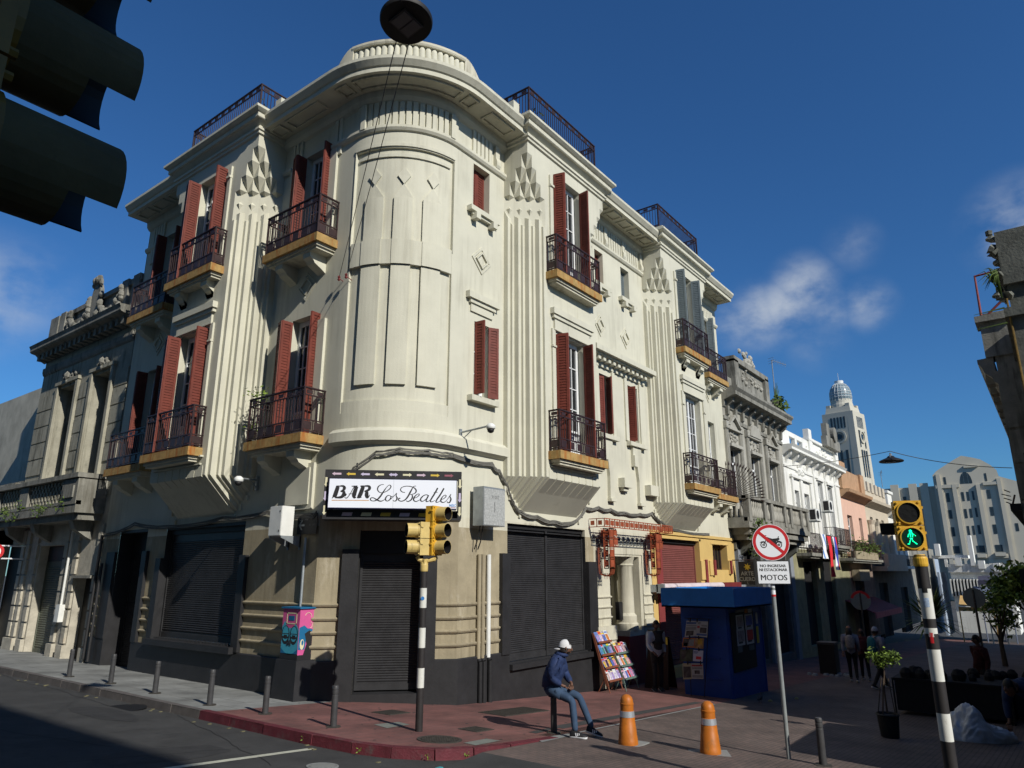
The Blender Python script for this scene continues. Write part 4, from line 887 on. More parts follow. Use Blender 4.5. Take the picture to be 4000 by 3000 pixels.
for (a, b, c, e) in [h[:4] for h in H1[:3]]:
    C = (a + b) / 2
    for s in (a - .38, b + .12): 
        m.box(s, s + .26, 0, .10, 2.2, 5.9); m.box(s - .03, s + .29, 0, .16, 5.85, 6.15); m.box(s + .04, s + .09, .10, .13, 2.4, 5.8); m.box(s + .15, s + .2, .10, .13, 2.4, 5.8)
        for k in range(6): lump(s + .13 + rnd.uniform(-.12, .12), 6.0 + rnd.uniform(-.1, .1), .07, .12)
    m.box(a - .12, b + .12, 0, .2, 5.12, 5.25); m.box(a - .1, b + .1, 0, .16, 5.85, 5.93)
    if abs(C - 31.3) < .5: m.plate([(C + .72 * math.cos(R_(18 * i)), 5.93 + .55 * math.sin(R_(18 * i))) for i in range(11)], 0, .2)
    else: m.plate([(C - .72, 5.93), (C + .72, 5.93), (C + .72, 6.02), (C, 6.52), (C - .72, 6.02)], 0, .07); m.plate([(C - .75, 6.02), (C, 6.55), (C + .75, 6.02), (C + .6, 6.02), (C, 6.42), (C - .6, 6.02)], 0, .2)
    for k in range(22): lump(C + rnd.gauss(0, .25), 5.55 + rnd.gauss(0, .12), rnd.uniform(.04, .08), .02)
obj('carved_relief', m, grey2, g1)
m = M(TR); m.box(26.9 + .6, 36.0, 0, .85, 1.75, 2.0); m.box(27.8, 35.9, 0, .75, 1.5, 1.75); m.box(27.9, 35.8, .0, .6, 1.3, 1.5); m.box(27.5, 36.0, .62, .9, 2.88, 3.02); m.box(27.5, 36.0, .66, .84, 2.0, 2.15)
for s in (27.55, 29.4, 30.3, 32.1, 33.0, 34.6, 35.6): m.box(s, s + .3, .62, .88, 2.0, 2.95)
m.box(27.5, 27.7, 0, .8, 2.0, 2.15); m.box(27.5, 27.7, 0, .8, 2.85, 3.0)
bal = obj('balcony', m, grey1, g1)
m = M()
for a, b in ((27.85, 29.4), (29.7, 30.3), (30.6, 32.1), (32.4, 33.0), (33.3, 34.6), (34.9, 35.6)):
    n = max(2, int((b - a) / .21))
    for i in range(n): c = TR(a + (b - a) * (i + .5) / n, .75, 0); m.lathe([(.05, 2.14), (.085, 2.25), (.09, 2.42), (.04, 2.62), (.06, 2.88)], (c[0], c[1], 0), 8)
for i in range(3): c = TR(27.6, .15 + .2 * i, 0); m.lathe([(.05, 2.14), (.085, 2.25), (.09, 2.42), (.04, 2.62), (.06, 2.86)], (c[0], c[1], 0), 8)
obj('balusters', m, grey2, bal, smooth=True)
m = M(TR)
for s in (28.3, 29.9, 31.4, 33.0, 34.6): m.ext([(0, 1.3), (.6, 1.3), (.5, 1.0), (.15, .75), (0, .6)], s, s + .25)
m.box(RE, 35.7, 0, .12, .95, 1.2); obj('console', m, mould, g1)
m = M(TR)
for s in (RE + .15, 31.35, 34.8): m.box(s, s + .5, 0, .12, -3.8, 1.0)
obj('pilaster', m, mat('bluish_grey_plaster', (.22, .24, .27), .9, .12), g1)
# security fan of spikes between the two balconies
m = M(); c0 = Vector(TR(27.75, 0.0, 2.95)); 
for i in range(22):
    a = R_(-8 + 108 * i / 21); d_ = Vector((0, -math.cos(a), math.sin(a))) ; e = c0 + d_ * 1.3; m.tube([c0 + d_ * .15, e], .011, 5); m.tube([e, e + d_ * .06, e + d_ * .2], [.012, .035, .002], 6)
for r in (.55, 1.0): m.tube([c0 + Vector((0, -math.cos(R_(-8 + 108 * i / 16)), math.sin(R_(-8 + 108 * i / 16)))) * r for i in range(17)], .01, 5)
tag(obj('spike_fan', m, iron), 'fan of rusty arrow spikes fixed beside the last iron balcony of the cream building', 'spikes')
# 2: white house
H2 = [(36.9, 37.95, 2.0, 4.15), (38.65, 39.8, 2.0, 4.12), (41.85, 42.8, 1.7, 5.02), (43.95, 44.95, 1.7, 4.97), (37.3, 39.5, -3.4, .6), (41, 43.3, -3.6, .8)]
g2 = facade_house('white_house', 'bright white two-storey house with a small flag-hung balcony between the grey and pink houses', 35.7, 46.9, 6.2, whwall, holes=H2, gm=mat('stained_shade_toned_yellow', (.26, .25, .15), .95, .3, 1.5, .3, stain=(.08, .08, .07), samt=.5))  # stained yellowish plaster, darkened further to carry the street shade
m = M(); m.sweep([(0, 5.75), (.06, 5.8), (.35, 6.0), (.5, 6.03), (.5, 6.15), (.6, 6.28), (0, 6.3)], [(35.7, YR), (46.9, YR)])
m.T = TR
for i in range(9): s = 36 + i * 1.25; m.ext([(0, 6.0), (.38, 6.0), (.3, 5.8), (.1, 5.6), (0, 5.4)], s, s + .22)
m.box(35.7, 46.9, 0, .05, 5.2, 5.3); m.box(35.7, 37.2, -.2, 0, 6.25, 7.2); m.box(37.2, 40.8, -.2, -.0, 6.95, 7.2); m.box(37.2, 40.8, -.2, 0, 6.25, 6.4); m.box(38.2, 38.6, -.2, 0, 6.4, 6.95); m.box(39.6, 40.8, -.2, 0, 6.4, 6.95)
m.box(40.8, 46.9, -.2, .0, 6.25, 7.3); m.box(40.6, 46.9, -.25, .12, 7.25, 7.4); m.box(46.2, 46.9, -.2, .15, 6.2, 7.8); m.box(40.7, 41.3, -.2, .1, 6.2, 7.9)
m.box(36.5, 40.3, 0, .14, 4.75, 4.9); m.box(36.6, 36.85, 0, .1, 1.9, 4.75); m.box(38.1, 38.5, 0, .1, 1.9, 4.75); m.box(39.95, 40.2, 0, .1, 1.9, 4.75); m.box(40.9, 41.1, 0, .07, 1.4, 5.8); m.box(43.3, 43.5, 0, .07, 1.4, 5.8); m.box(45.6, 45.8, 0, .07, 1.4, 5.8); m.box(41.6, 43.0, 0, .1, 5.1, 5.22); m.box(43.7, 45.2, 0, .1, 5.05, 5.18)
m.box(35.7, 46.9, 0, .1, 1.3, 1.5)
for i in range(30): lump(38.4 + rnd.gauss(0, .45), 5.05 + abs(rnd.gauss(0, .25)), rnd.uniform(.06, .12), .02)
for i in range(24): lump(43.5 + rnd.gauss(0, 1.2), 6.8 + rnd.gauss(0, .16), rnd.uniform(.06, .12), .0)
obj('cornice', m, whwall, g2)
m = M(TR); m.box(43.4, 46.6, .1, .4, 7.3, 7.9); m.box(43.7, 44.4, .1, .4, 7.9, 8.7); m.lathe([(.0, .0), (.45, 0), (.45, .5), (0, .5)], (45.3, .0, 8.2), 18, Matrix.Rotation(R_(-90), 3, 'X')); obj('chimney', m, grey1, g2)
def small_balcony(o, s0, s1, d1, z, mt, rm=iron, h=.95):
    m = M(TR); m.box(s0, s1, 0, d1, z - .16, z); m.box(s0 + .1, s1 - .1, 0, d1 - .1, z - .26, z - .16); b = obj('balcony', m, mt, o)
    m = M(TR)
    for zz_ in (z + .08, z + h): m.box(s0 + .03, s1 - .03, d1 - .05, d1 - .03, zz_ - .015, zz_ + .015); m.box(s0 + .03, s0 + .05, 0, d1 - .04, zz_ - .015, zz_ + .015); m.box(s1 - .05, s1 - .03, 0, d1 - .04, zz_ - .015, zz_ + .015)
    n = int((s1 - s0) / .11)
    for i in range(n + 1): s = s0 + .04 + (s1 - s0 - .08) * i / n; m.box(s - .008, s + .008, d1 - .048, d1 - .032, z, z + h)
    for i in range(6): dd = d1 * i / 6; m.box(s0 + .03, s0 + .046, dd, dd + .016, z, z + h); m.box(s1 - .046, s1 - .03, dd, dd + .016, z, z + h)
    obj('railing', m, rm, b); return b
small_balcony(g2, 36.3, 41.8, .75, 1.0, grey1); small_balcony(g2, 42.0, 45.5, .6, 1.55, grey1)
def ac_unit(px, py, Y, label, w=.8, h=.6):
    c = onY(px, py, Y); t = thing('air_conditioner', label, 'air conditioner', (c.x, c.y, c.z - h / 2), 'air conditioners on the white house')
    m = M(); m.box(c.x - w / 2, c.x + w / 2, c.y, c.y + .35, c.z - h / 2, c.z + h / 2); obj('casing', m, whp, t)
    m = M(); m.lathe([(.0, .0), (.22, .0), (.22, .01)], (c.x - .1, c.y - .008, c.z), 20, Matrix.Rotation(R_(90), 3, 'X')); m.box(c.x - w / 2 - .006, c.x - w / 2 - .002, c.y + .04, c.y + .31, c.z - h / 2 + .05, c.z + h / 2 - .05); obj('fan_grille', m, blk, t)
    m = M(); m.box(c.x - w / 2 + .08, c.x - w / 2 + .12, c.y, YR, c.z - h / 2 - .05, c.z - h / 2); m.box(c.x + w / 2 - .12, c.x + w / 2 - .08, c.y, YR, c.z - h / 2 - .05, c.z - h / 2); obj('bracket', m, gsteel, t)
zn = lambda x, y: (2800 + x * .3617, 1700 + y * .3617)
ac_unit(*zn(1095, 860), YR - .55, 'lower of the two air conditioner boxes hung on the white house'); ac_unit(*zn(1235, 765), YR - .55, 'upper air conditioner box on the white house, nearer the pink house')
# cloths and flags on the balcony rail
def cloth(name, label, s, w, z0, z1, d, mt, parts=()):
    m = M(TR); n = 8
    def P_(u, v): return (s + w * u + .03 * math.sin(v * 5), d + .05 * math.sin(u * 9 + v * 4) + .05 * v, z1 + (z0 - z1) * v)
    def strip(m, u0, u1):
        for i in range(n):
            for k in range(4):
                a, b = u0 + (u1 - u0) * k / 4, u0 + (u1 - u0) * (k + 1) / 4; m.face(P_(a, i / n), P_(b, i / n), P_(b, (i + 1) / n), P_(a, (i + 1) / n))
    if not parts: strip(m, 0, 1); return tag(obj(name, m, mt, None, True), label, 'flag', 'flags hung from the white house balcony')
    m.cm = 0
    for k, (u0, u1) in enumerate(parts): m.cm = k; strip(m, u0, u1)
    return tag(obj(name, m, mt, None, True), label, 'flag', 'flags hung from the white house balcony')
fr = mat('flag_red', (.60, .02, .03), .8, .1, 5, 0); fb = mat('flag_blue', (.03, .06, .38), .8, .1, 5, 0); fw = mat('flag_white', (.75, .76, .78), .8, .05, 5, 0); fst = mat('flag_stripe_blue', (.12, .25, .55), .8, .1, 5, 0)
cloth('striped_flag', 'white flag with thin blue stripes on the white house balcony, leftmost of three', 38.0, .85, .75, 1.95, .8, [fw, fst, fw, fst, fw], [(0, .22), (.22, .34), (.34, .6), (.6, .72), (.72, 1)])
cloth('red_flag', 'long red flag hanging lowest from the white house balcony', 39.1, .75, -.15, 1.9, .82, [fr])
cloth('tricolour_flag', 'white, blue and red striped flag beside the long red one', 40.1, .8, .2, 1.9, .84, [fw, fb, fr], [(0, .4), (.4, .7), (.7, 1)])
# 3: pink house, 4: beige, 5: narrow white, 6: beyond
H3 = [(48.1, 49.4, 1.2, 3.6), (51.3, 52.2, 1.2, 3.6), (48, 50.5, -3.9, -.4)]
g3 = facade_house('pink_house', 'pink two-storey house with planted balcony between the white and beige houses', 46.9, 53.7, 5.0, pinkw, holes=H3, gm=mat('shade_toned_pink_plaster', (.2, .15, .12), .95, .3, 1.5, .3))  # pink ground floor darkened in colour for the shade it stands in
m = M(); m.sweep([(0, 4.6), (.1, 4.65), (.4, 4.9), (.55, 4.92), (.6, 5.1), (0, 5.15)], [(46.9, YR), (53.7, YR)])
m.T = TR; m.box(46.9, 53.7, -.2, .02, 5.1, 6.5); m.box(46.9, 48.2, -.2, .2, 5.1, 6.85); m.box(52.6, 53.7, -.2, .15, 5.1, 6.6); m.box(46.9, 53.7, 0, .12, 1.0, 1.2); obj('cornice', m, mat('ochre_plaster', (.42, .26, .15), .9, .2, 2, .3), g3)
small_balcony(g3, 44.8, 53.2, .8, .9, grey1)
m = M(TR); m.box(45.2, 51.5, .55, .85, .85, 1.3); obj('planter_box', m, tan, g3)
m = M(); leaves(m, [TR(45.5 + i * .5, .7, 1.45 + .25 * (i % 2)) for i in range(13)], 700, .22, .09, random.Random(2)); obj('balcony_plants', m, leafm, g3)
H4 = [(55.0, 55.9, 2.5, 3.9), (57.0, 57.9, 2.5, 3.9), (59.0, 59.9, 2.5, 3.9), (55, 58, -4.2, -.6)]
g4 = facade_house('beige_house', 'beige house with crenellated parapet and half columns beyond the pink house', 53.7, 61.8, 5.0, beigew, holes=H4, gm=mat('shade_toned_beige_plaster', (.13, .12, .10), .95, .3, 1.5, .3))  # beige darkened to hold the shade below; the next house shares it
m = M(); m.sweep([(0, 4.5), (.1, 4.6), (.4, 4.8), (.5, 4.85), (.55, 5.05), (0, 5.1)], [(53.7, YR), (61.8, YR)]); m.T = TR; m.box(53.7, 61.8, -.2, .02, 5.0, 5.7)
for i in range(6): s = 53.8 + i * 1.35; m.box(s, s + .75, -.2, .08, 5.7, 6.4)
for s in (54.0, 56.1, 58.1, 60.4): m.lathe([(.32, 1.3), (.36, 1.4), (.30, 1.5), (.28, 3.3), (.36, 3.5), (.4, 3.6)], (s + .2, .1, 0), 12)
m.box(53.7, 61.8, 0, .9, .2, .5); m.box(54.5, 61.6, .6, .9, .5, 1.35); obj('cornice', m, beigew, g4)
g5 = facade_house('narrow_white_house', 'narrow white house with a roof turret beyond the beige house', 61.8, 69, 4.9, whwall, holes=[(64, 65, 1.5, 3.2), (66.5, 67.5, 1.5, 3.2), (63, 66, -4.3, -1)], gm=MATS['shade_toned_beige_plaster'])
m = M(); m.sweep([(0, 4.3), (.3, 4.5), (.5, 4.6), (.5, 4.85), (0, 4.9)], [(61.8, YR), (69, YR)]); m.T = TR; m.box(62.2, 64, -.3, .1, 4.9, 6.2); m.box(62, 64.2, -.3, .2, 6.2, 6.4); m.box(61.8, 69, 0, .6, .4, .6); obj('cornice', m, whwall, g5)
m = M(TR); n = 30
for i in range(n): m.box(62 + i * .22, 62.02 + i * .22, .55, .57, .6, 1.4)
m.box(62, 68.5, .54, .58, 1.38, 1.42); obj('railing', m, iron, g5)
g6 = facade_house('dark_grey_house', 'low shaded grey house at the far end of the row', 69, 84, 2.4, grey1, holes=[(72, 74, -4.4, -1), (77, 79, -4.4, -1)])
# weeds and aerials on the roofs
m = M(); rnd = random.Random(11); c = onY(2500 + 880 * .6028, 900 + 1140 * .6028); leaves(m, [c + Vector((rnd.uniform(-.3, .6), -.1, rnd.uniform(-.5, .4))) for _ in range(8)], 240, .18, .14, rnd)
for i in range(14): a = rnd.uniform(-1, 1); m.tube([c, c + Vector((a * .5, -.1, .8 + rnd.uniform(0, .5)))], [.02, .006], 4)
tag(obj('roof_weeds', m, leafm), 'wild shrub sprouting from the cornice where the stone house meets the white house', 'plant')
def aerial(px, pyt, pyb, Y, label, boomlen=1.6, dirx=1):
    t, b = onY(px, pyt, Y), onY(px, pyb, Y); b.x = t.x; m = M(); m.tube([b, t], .03, 6); e = t + Vector((dirx * boomlen, -.25, .12)); m.tube([t, e], .018, 5)
    for i in range(9): p = t + (e - t) * (i + .5) / 9; m.tube([p + Vector((0, 0, -.14)), p + Vector((0, 0, .14))], .009, 4)
    for i in range(3): m.tube([t + Vector((-.2, -.2, .1 - .15 * i)), t + Vector((-.02, .2, .1 - .15 * i))], .01, 4)
    return tag(obj('tv_aerial', m, gsteel), label, 'aerial', 'roof aerials')
aerial(3014, 1407, 1560, YR + 1, 'tall television aerial on the roof behind the stone house parapet', 1.9)
aerial(3440, 1850, 1900, YR + 2, 'small television aerial above the beige house, right of the white tower', .9, -1)

# tar patches and cracks in the road
m = M(); rnd = random.Random(31)
for (x, y, a, b) in ((5.2, 9.6, .9, .5), (3.6, 12.5, .6, 1.4), (6.1, 13.5, .35, 1.1), (5.5, 7.2, .8, .35)):
    P = [(x + a * (1 + rnd.uniform(-.15, .15)) * math.cos(R_(30 * i)), y + b * (1 + rnd.uniform(-.15, .15)) * math.sin(R_(30 * i))) for i in range(12)]; m.face(*[(px, py, gx(px) - .127) for px, py in P])
struct('tar_patch', m, mat('tar_patch', (.034, .034, .034), .85, .3, 3, .5, 90))
m = M()
for (x, y, dx, dy, L) in ((5.8, 8.2, .3, 1, 4.5), (4.9, 10.5, -.2, 1, 5), (6.6, 14, .05, 1, 7), (6.3, 9.4, -1, .25, 2.5), (5.9, 11.6, -1, -.1, 2.2)):
    n = int(L / .15); px, py = x, y
    for i in range(n):
        qx, qy = px + dx * .15 + rnd.uniform(-.035, .035), py + dy * .15 + rnd.uniform(-.035, .035); w = .006; m.face((px - w, py, gx(px) - .1262), (px + w, py + w, gx(px) - .1262), (qx + w, qy + w, gx(qx) - .1262), (qx - w, qy, gx(qx) - .1262)); px, py = qx, qy
struct('road_crack', m, mat('crack_black', (.012, .012, .012), .9, 0))
m = M()
for i in range(70):
    x, y = rnd.uniform(7.3, 13.5), rnd.uniform(6.9, 12.2)
    if x + y > 21.3 or x + y < 15.6: continue
    r_ = rnd.uniform(.012, .03); m.face(*[(x + r_ * math.cos(R_(60 * k_)), y + r_ * math.sin(R_(60 * k_)), gx(x) + .0045) for k_ in range(6)])
tag(struct('gum_spots', m, mat('old_gum', (.05, .045, .042), .9, 0)))
m = M()
for i in range(26):
    x, y = rnd.uniform(6.8, 7.0), rnd.uniform(7.5, 22)
    m.hexa([(x + a * .03, y + b * .04, gx(x) - .13 + c_) for a, b, c_ in ((-1, -.6, 0), (1, -.7, 0), (.9, .8, 0), (-1, .6, 0), (-.8, -.4, .01), (.7, -.5, .015), (.6, .5, .01), (-.7, .4, .012))])
tag(obj('gutter_dirt', m, mat('gutter_leaf_litter', (.11, .10, .055), .95, .4, 9, .2)), 'dry leaves and grit lying in the gutter along the kerb', 'litter', kind='stuff')
# ================= far buildings =================
T_ = thing('tower', 'tall white tower with a glazed dome rising behind the row of houses', 'tower', (107.8, 21.9, -5.6)); 
tz = R_(-9); tcx, tcy = 107.8, 21.9
def TT(x, y, z): return (tcx + math.cos(tz) * x - math.sin(tz) * y, tcy + math.sin(tz) * x + math.cos(tz) * y, z)
m = M(TT)
def sq(m, r, z0, z1, r1=None):
    r1 = r1 or r; m.hexa([(-r, -r, z0), (r, -r, z0), (r, r, z0), (-r, r, z0), (-r1, -r1, z1), (r1, -r1, z1), (r1, r1, z1), (-r1, r1, z1)])
sq(m, 2.45, -5, 22.3, 2.15); sq(m, 1.8, 22.3, 23.2, 1.65); m.lathe([(1.55, 23.1), (1.5, 24.3), (1.45, 24.4)], (tcx, tcy, 0), 20) if 0 else None
for g in (-1, 1):
    for h in (-1, 1):
        for (cx, cy) in ((g * 2.0, h * 2.0),): m.hexa([(cx - .55, cy - .55, -5), (cx + .55, cy - .55, -5), (cx + .55, cy + .55, -5), (cx - .55, cy + .55, -5), (cx * .88 - .4, cy * .88 - .4, 21.6), (cx * .88 + .4, cy * .88 - .4, 21.6), (cx * .88 + .4, cy * .88 + .4, 21.6), (cx * .88 - .4, cy * .88 + .4, 21.6)])
for k in range(4):
    a = R_(45 + 90 * k); x, y = 1.9 * math.cos(a), 1.9 * math.sin(a); m.box(x - .3, x + .3, y - .3, y + .3, 22.2, 23.6)
for i in range(4):
    for s in (-1.5, -.5, .5, 1.5):
        pass
obj('shaft', m, towerm, T_)
def far_lathe(m, prof, n=24): 
    for_ = M(); for_.lathe(prof, (tcx, tcy, 0), n); b = len(m.v); m.v += for_.v; m.f += [[q + b for q in f] for f in for_.f]; m.mi += for_.mi
m = M(); far_lathe(m, [(1.6, 22.9), (1.55, 23.6), (1.45, 23.9), (1.42, 24.5)]); obj('drum', m, towerm, T_)
m = M(); far_lathe(m, [(1.40, 24.2), (1.46, 24.8), (1.42, 25.6), (1.25, 26.2), (.95, 26.65), (.6, 26.9)]); obj('dome', m, mat('dome_glass', (.20, .27, .30), .3, .15, 1, 0), T_, smooth=True)
m = M()
for i in range(20):
    a = 2 * math.pi * i / 20; m.tube([(tcx + r * math.cos(a), tcy + r * math.sin(a), z) for r, z in ((1.43, 24.2), (1.49, 24.8), (1.45, 25.6), (1.28, 26.2), (.98, 26.67), (.62, 26.95))], .035, 4)
for r, z in ((1.5, 24.8), (1.49, 25.2), (1.45, 25.6), (1.28, 26.2), (.98, 26.67)): m.tube([(tcx + r * math.cos(R_(15 * i)), tcy + r * math.sin(R_(15 * i)), z) for i in range(25)], .03, 4)
far_lathe(m, [(.6, 26.9), (.62, 27.35), (.55, 27.36)], 16); m.tube([(tcx, tcy, 27.3), (tcx, tcy, 28.6)], .03, 4); obj('dome_ribs', m, whp, T_)
m = M(TT)
for i in range(5): y = -.9 + i * .45; m.box(-2.2, -2.1, y - .12, y + .12, 20.0, 21.6); m.box(y - .12, y + .12, -2.2, -2.1, 20.0, 21.6)
for y in (-.8, 0, .8):
    m.box(-2.34, -2.2, y - .16, y + .16, 9, 16.8); m.box(y - .16, y + .16, -2.34, -2.2, 13, 16.8)
for y in (-.9, .9): m.box(y - .12, y + .12, -2.3, -2.15, 17.2, 19.6)
obj('window', m, farwin, T_)
m = M(TT); m.lathe([(.95, 0), (.95, .12), (.7, .12), (.7, 0)], (-2.24, 0, 18.75), 24, Matrix.Rotation(R_(-90), 3, 'Y')); m.lathe([(.95, 0), (.95, .12), (.7, .12), (.7, 0)], (0, -2.24, 18.75), 24, Matrix.Rotation(R_(90), 3, 'X')); obj('round_frame', m, towerm, T_)
m = M(TT); m.lathe([(0, .03), (.38, .03), (.38, 0)], (-2.24, 0, 18.75), 20, Matrix.Rotation(R_(-90), 3, 'Y')); m.lathe([(0, .03), (.38, .03), (.38, 0)], (0, -2.24, 18.75), 20, Matrix.Rotation(R_(90), 3, 'X')); obj('round_window', m, farwin, T_)

# arched pale block at the end of the street
CD, CA = 200.0, R_(4.4); cu, cn = Vector((math.sin(CA), -math.cos(CA), 0)), Vector((-math.cos(CA), -math.sin(CA), 0)); c0_ = -cn * CD
def TCU(x, d, z): v = c0_ + cu * x + cn * d; return (v.x, v.y, z)
def pcu(px, py): r = ray(px, py); v = r * (CD / -(r.dot(cn))); return (v - c0_).dot(cu), v.z
z8 = lambda x, y: (3000 + x * .6028, 1200 + y * .6028)
Cb = thing('arched_office_block', 'large pale grey block with arched gable closing the end of the street', 'building', (c0_.x, c0_.y, -6))
def rect(x0, y0, x1, y1): a, b = pcu(*z8(x0, y0)), pcu(*z8(x1, y1)); return (a[0], b[0], min(a[1], b[1]), max(a[1], b[1]))
top = [pcu(*z8(*q)) for q in ((1065, 1090), (1090, 1062), (1150, 1022), (1200, 990), (1250, 962), (1310, 972), (1372, 985), (1440, 1022), (1480, 1055), (1495, 1095), (1640, 1135))]
lx = top[0][0]; m = M(TCU); rxx = top[-1][0]
m.plate([(lx, -6)] + top + [(rxx, -6)], -14, 0)
wz = pcu(*z8(900, 1165))[1]; m.box(-40, lx, -14, -1.5, -6, wz)
for q in (835, 955, 1030): x = pcu(*z8(q, 1300))[0]; m.box(x - .9, x + .9, -1.5, -.8, -6, wz + .8)
for a, b, yb in ((1085, 1112, 1085), (1190, 1218, 1150), (1345, 1372, 1150), (1478, 1505, 1110)):
    xa, zt = pcu(*z8(a, yb)); xb = pcu(*z8(b, yb))[0]; m.box(xa, xb, 0, .55, -6, zt); m.box(xa - .3, xb + .3, 0, .3, -6, zt - 3)
obj('block', m, customs, Cb)
wins = [(1135, 1102, 1158, 1150), (1400, 1076, 1422, 1126), (1150, 1205, 1182, 1262), (1250, 1198, 1277, 1255), (1285, 1196, 1309, 1253), (1318, 1192, 1342, 1250), (1415, 1183, 1447, 1240), (1166, 1315, 1198, 1370), (1268, 1308, 1296, 1366), (1304, 1305, 1328, 1363), (1338, 1300, 1362, 1360), (1436, 1294, 1468, 1350),
        (1184, 1426, 1216, 1485), (1287, 1418, 1312, 1475), (1322, 1416, 1346, 1474), (1354, 1412, 1382, 1470), (1455, 1408, 1488, 1468), (1195, 1548, 1247, 1596), (1350, 1545, 1410, 1590), (1470, 1540, 1526, 1584), (1585, 1285, 1610, 1340), (1600, 1400, 1630, 1450)]
for q in wins: a = rect(*q); m = M(TCU); m.box(a[0], a[1], -.2, .06, a[2], a[3]); obj('window', m, farwin, Cb)
for q in ((1035, 1325, 1065, 1385), (1058, 1430, 1088, 1495), (1025, 1215, 1050, 1275), (870, 1225, 895, 1250), (915, 1222, 940, 1250)): a = rect(*q); m = M(TCU); m.box(a[0], a[1], -1.6, -1.42, a[2], a[3]); obj('window', m, farwin, Cb)
a = rect(1235, 1070, 1325, 1140); cx_ = (a[0] + a[1]) / 2; m = M(TCU); rr = (a[1] - a[0]) / 2
for x0, x1 in ((-rr, -rr * .4), (-rr * .3, rr * .3), (rr * .4, rr)):
    pts = [(cx_ + x0, a[2]), (cx_ + x1, a[2])] + [(cx_ + x1 + (x0 - x1) * i / 4, a[2] + (a[3] - a[2]) * math.sqrt(max(0, 1 - ((x1 + (x0 - x1) * i / 4) / (rr * 1.02)) ** 2))) for i in range(5)]; m.plate(pts, -.1, .05)
obj('arched_window', m, farwin, Cb)
m = M(TCU)
for x0, y0, x1, y1 in ((1085, 1155, 1240, 1168), (1390, 1135, 1500, 1148), (1265, 1028, 1360, 1036), (1360, 1600, 1560, 1616), (1110, 1620, 1560, 1625)): a = rect(x0, y0, x1, y1); m.box(a[0], a[1], 0, .5, a[2], a[3])
for q in ((1355, 1598, 1415, 1622), (1470, 1590, 1545, 1612)): a = rect(*q); m.box(a[0], a[1], 0, 1.3, a[2], a[3])
obj('string_course', m, customs, Cb)
# white market hall with little pylons, awnings in front
MD = 80.0
def pl(px, py, x=MD): r = ray(px, py); v = r * (x / r.x); return v.y, v.z
def mrect(px0, py0, px1, py1, x=MD): a, b = pl(px0, py0, x), pl(px1, py1, x); return (min(a[0], b[0]), max(a[0], b[0]), min(a[1], b[1]), max(a[1], b[1]))
Mh = thing('market_hall', 'low white market hall with stepped parapet before the arched block', 'building', (MD, 7, -5.7))
m = M()
def mb(px0, py0, px1, py1, x0=0, dx=1.0, x=MD): a = mrect(px0, py0, px1, py1, x); m.box(x + x0, x + x0 + dx, a[0], a[1], a[2], a[3])
mb(3702, 2204, 3990, 2235, -.3, 6); mb(3712, 2235, 3990, 2480, 0, 5); mb(3640, 2170, 3780, 2180, -.2, 3)
for q in ((3650, 2125, 3676, 2172), (3776, 2092, 3812, 2210), (3690, 2185, 3705, 2215), (3730, 2178, 3760, 2210), (3820, 2190, 3850, 2222), (3880, 2200, 3910, 2232)): mb(*q, -.5, 1)
for i in range(9): mb(3716 + i * 13, 2262, 3722 + i * 13, 2330, -.5, .5)
obj('wall', m, whwall, Mh)
m = M(); mb(3716, 2262, 3835, 2330, -.12, .1); mb(3850, 2262, 3990, 2330, -.12, .1); obj('arcade_opening', m, farwin, Mh)
m = M(); mb(3665, 2235, 3712, 2480, -1.0, 5); mb(3600, 2180, 3665, 2480, 2, 6); obj('side_wing', m, mat('shade_blue_plaster', (.32, .38, .46), .9, .08, 1), Mh)  # blue-grey of the hall's shaded side is put into this colour
Aw = []
def awning(name, label, pts, x0, x1, mt, grp='market awnings'):
    m = M(); (pa, pb, pc, pd) = pts; A = pl(*pa, x1); Bv = pl(*pb, x1); Cv = pl(*pc, x0); D = pl(*pd, x0)
    q = [(x1, *A), (x1, *Bv), (x0, *Cv), (x0, *D)]; m.hexa([(a, b, c - .06) for a, b, c in q] + q)
    m.box(x0 - .04, x0, min(Cv[0], D[0]), max(Cv[0], D[0]), min(Cv[1], D[1]) - .35, min(Cv[1], D[1]) - .03)
    for yy in (Cv[0], D[0]): m.tube([(x0, yy, min(Cv[1], D[1])), (x0, yy, gx(x0))], .05, 5)
    return tag(obj(name, m, mt), label, 'awning', grp)
awning('market_awning', 'ochre awning at the left front of the market', ((3750, 2325), (3850, 2345), (3880, 2372), (3745, 2362)), 70, 75, mat('ochre_awning', (.52, .33, .12), .8, .1, 1, 0))
awning('market_awning', 'pale cream awning right of the ochre one', ((3840, 2335), (3900, 2345), (3915, 2368), (3855, 2355)), 69, 73, mat('cream_awning', (.68, .60, .48), .8, .1, 1, 0))
awning('market_awning', 'long blue grey awning slanting to the right', ((3800, 2290), (3930, 2300), (3945, 2340), (3830, 2325)), 72, 77, mat('blue_awning', (.16, .19, .27), .7, .1, 1, 0))
awning('market_awning', 'dark awning with a red badge near the white hall', ((3820, 2250), (3880, 2250), (3890, 2268), (3820, 2266)), 76, 79, mat('dark_awning', (.05, .05, .08), .7, .1, 1, 0))
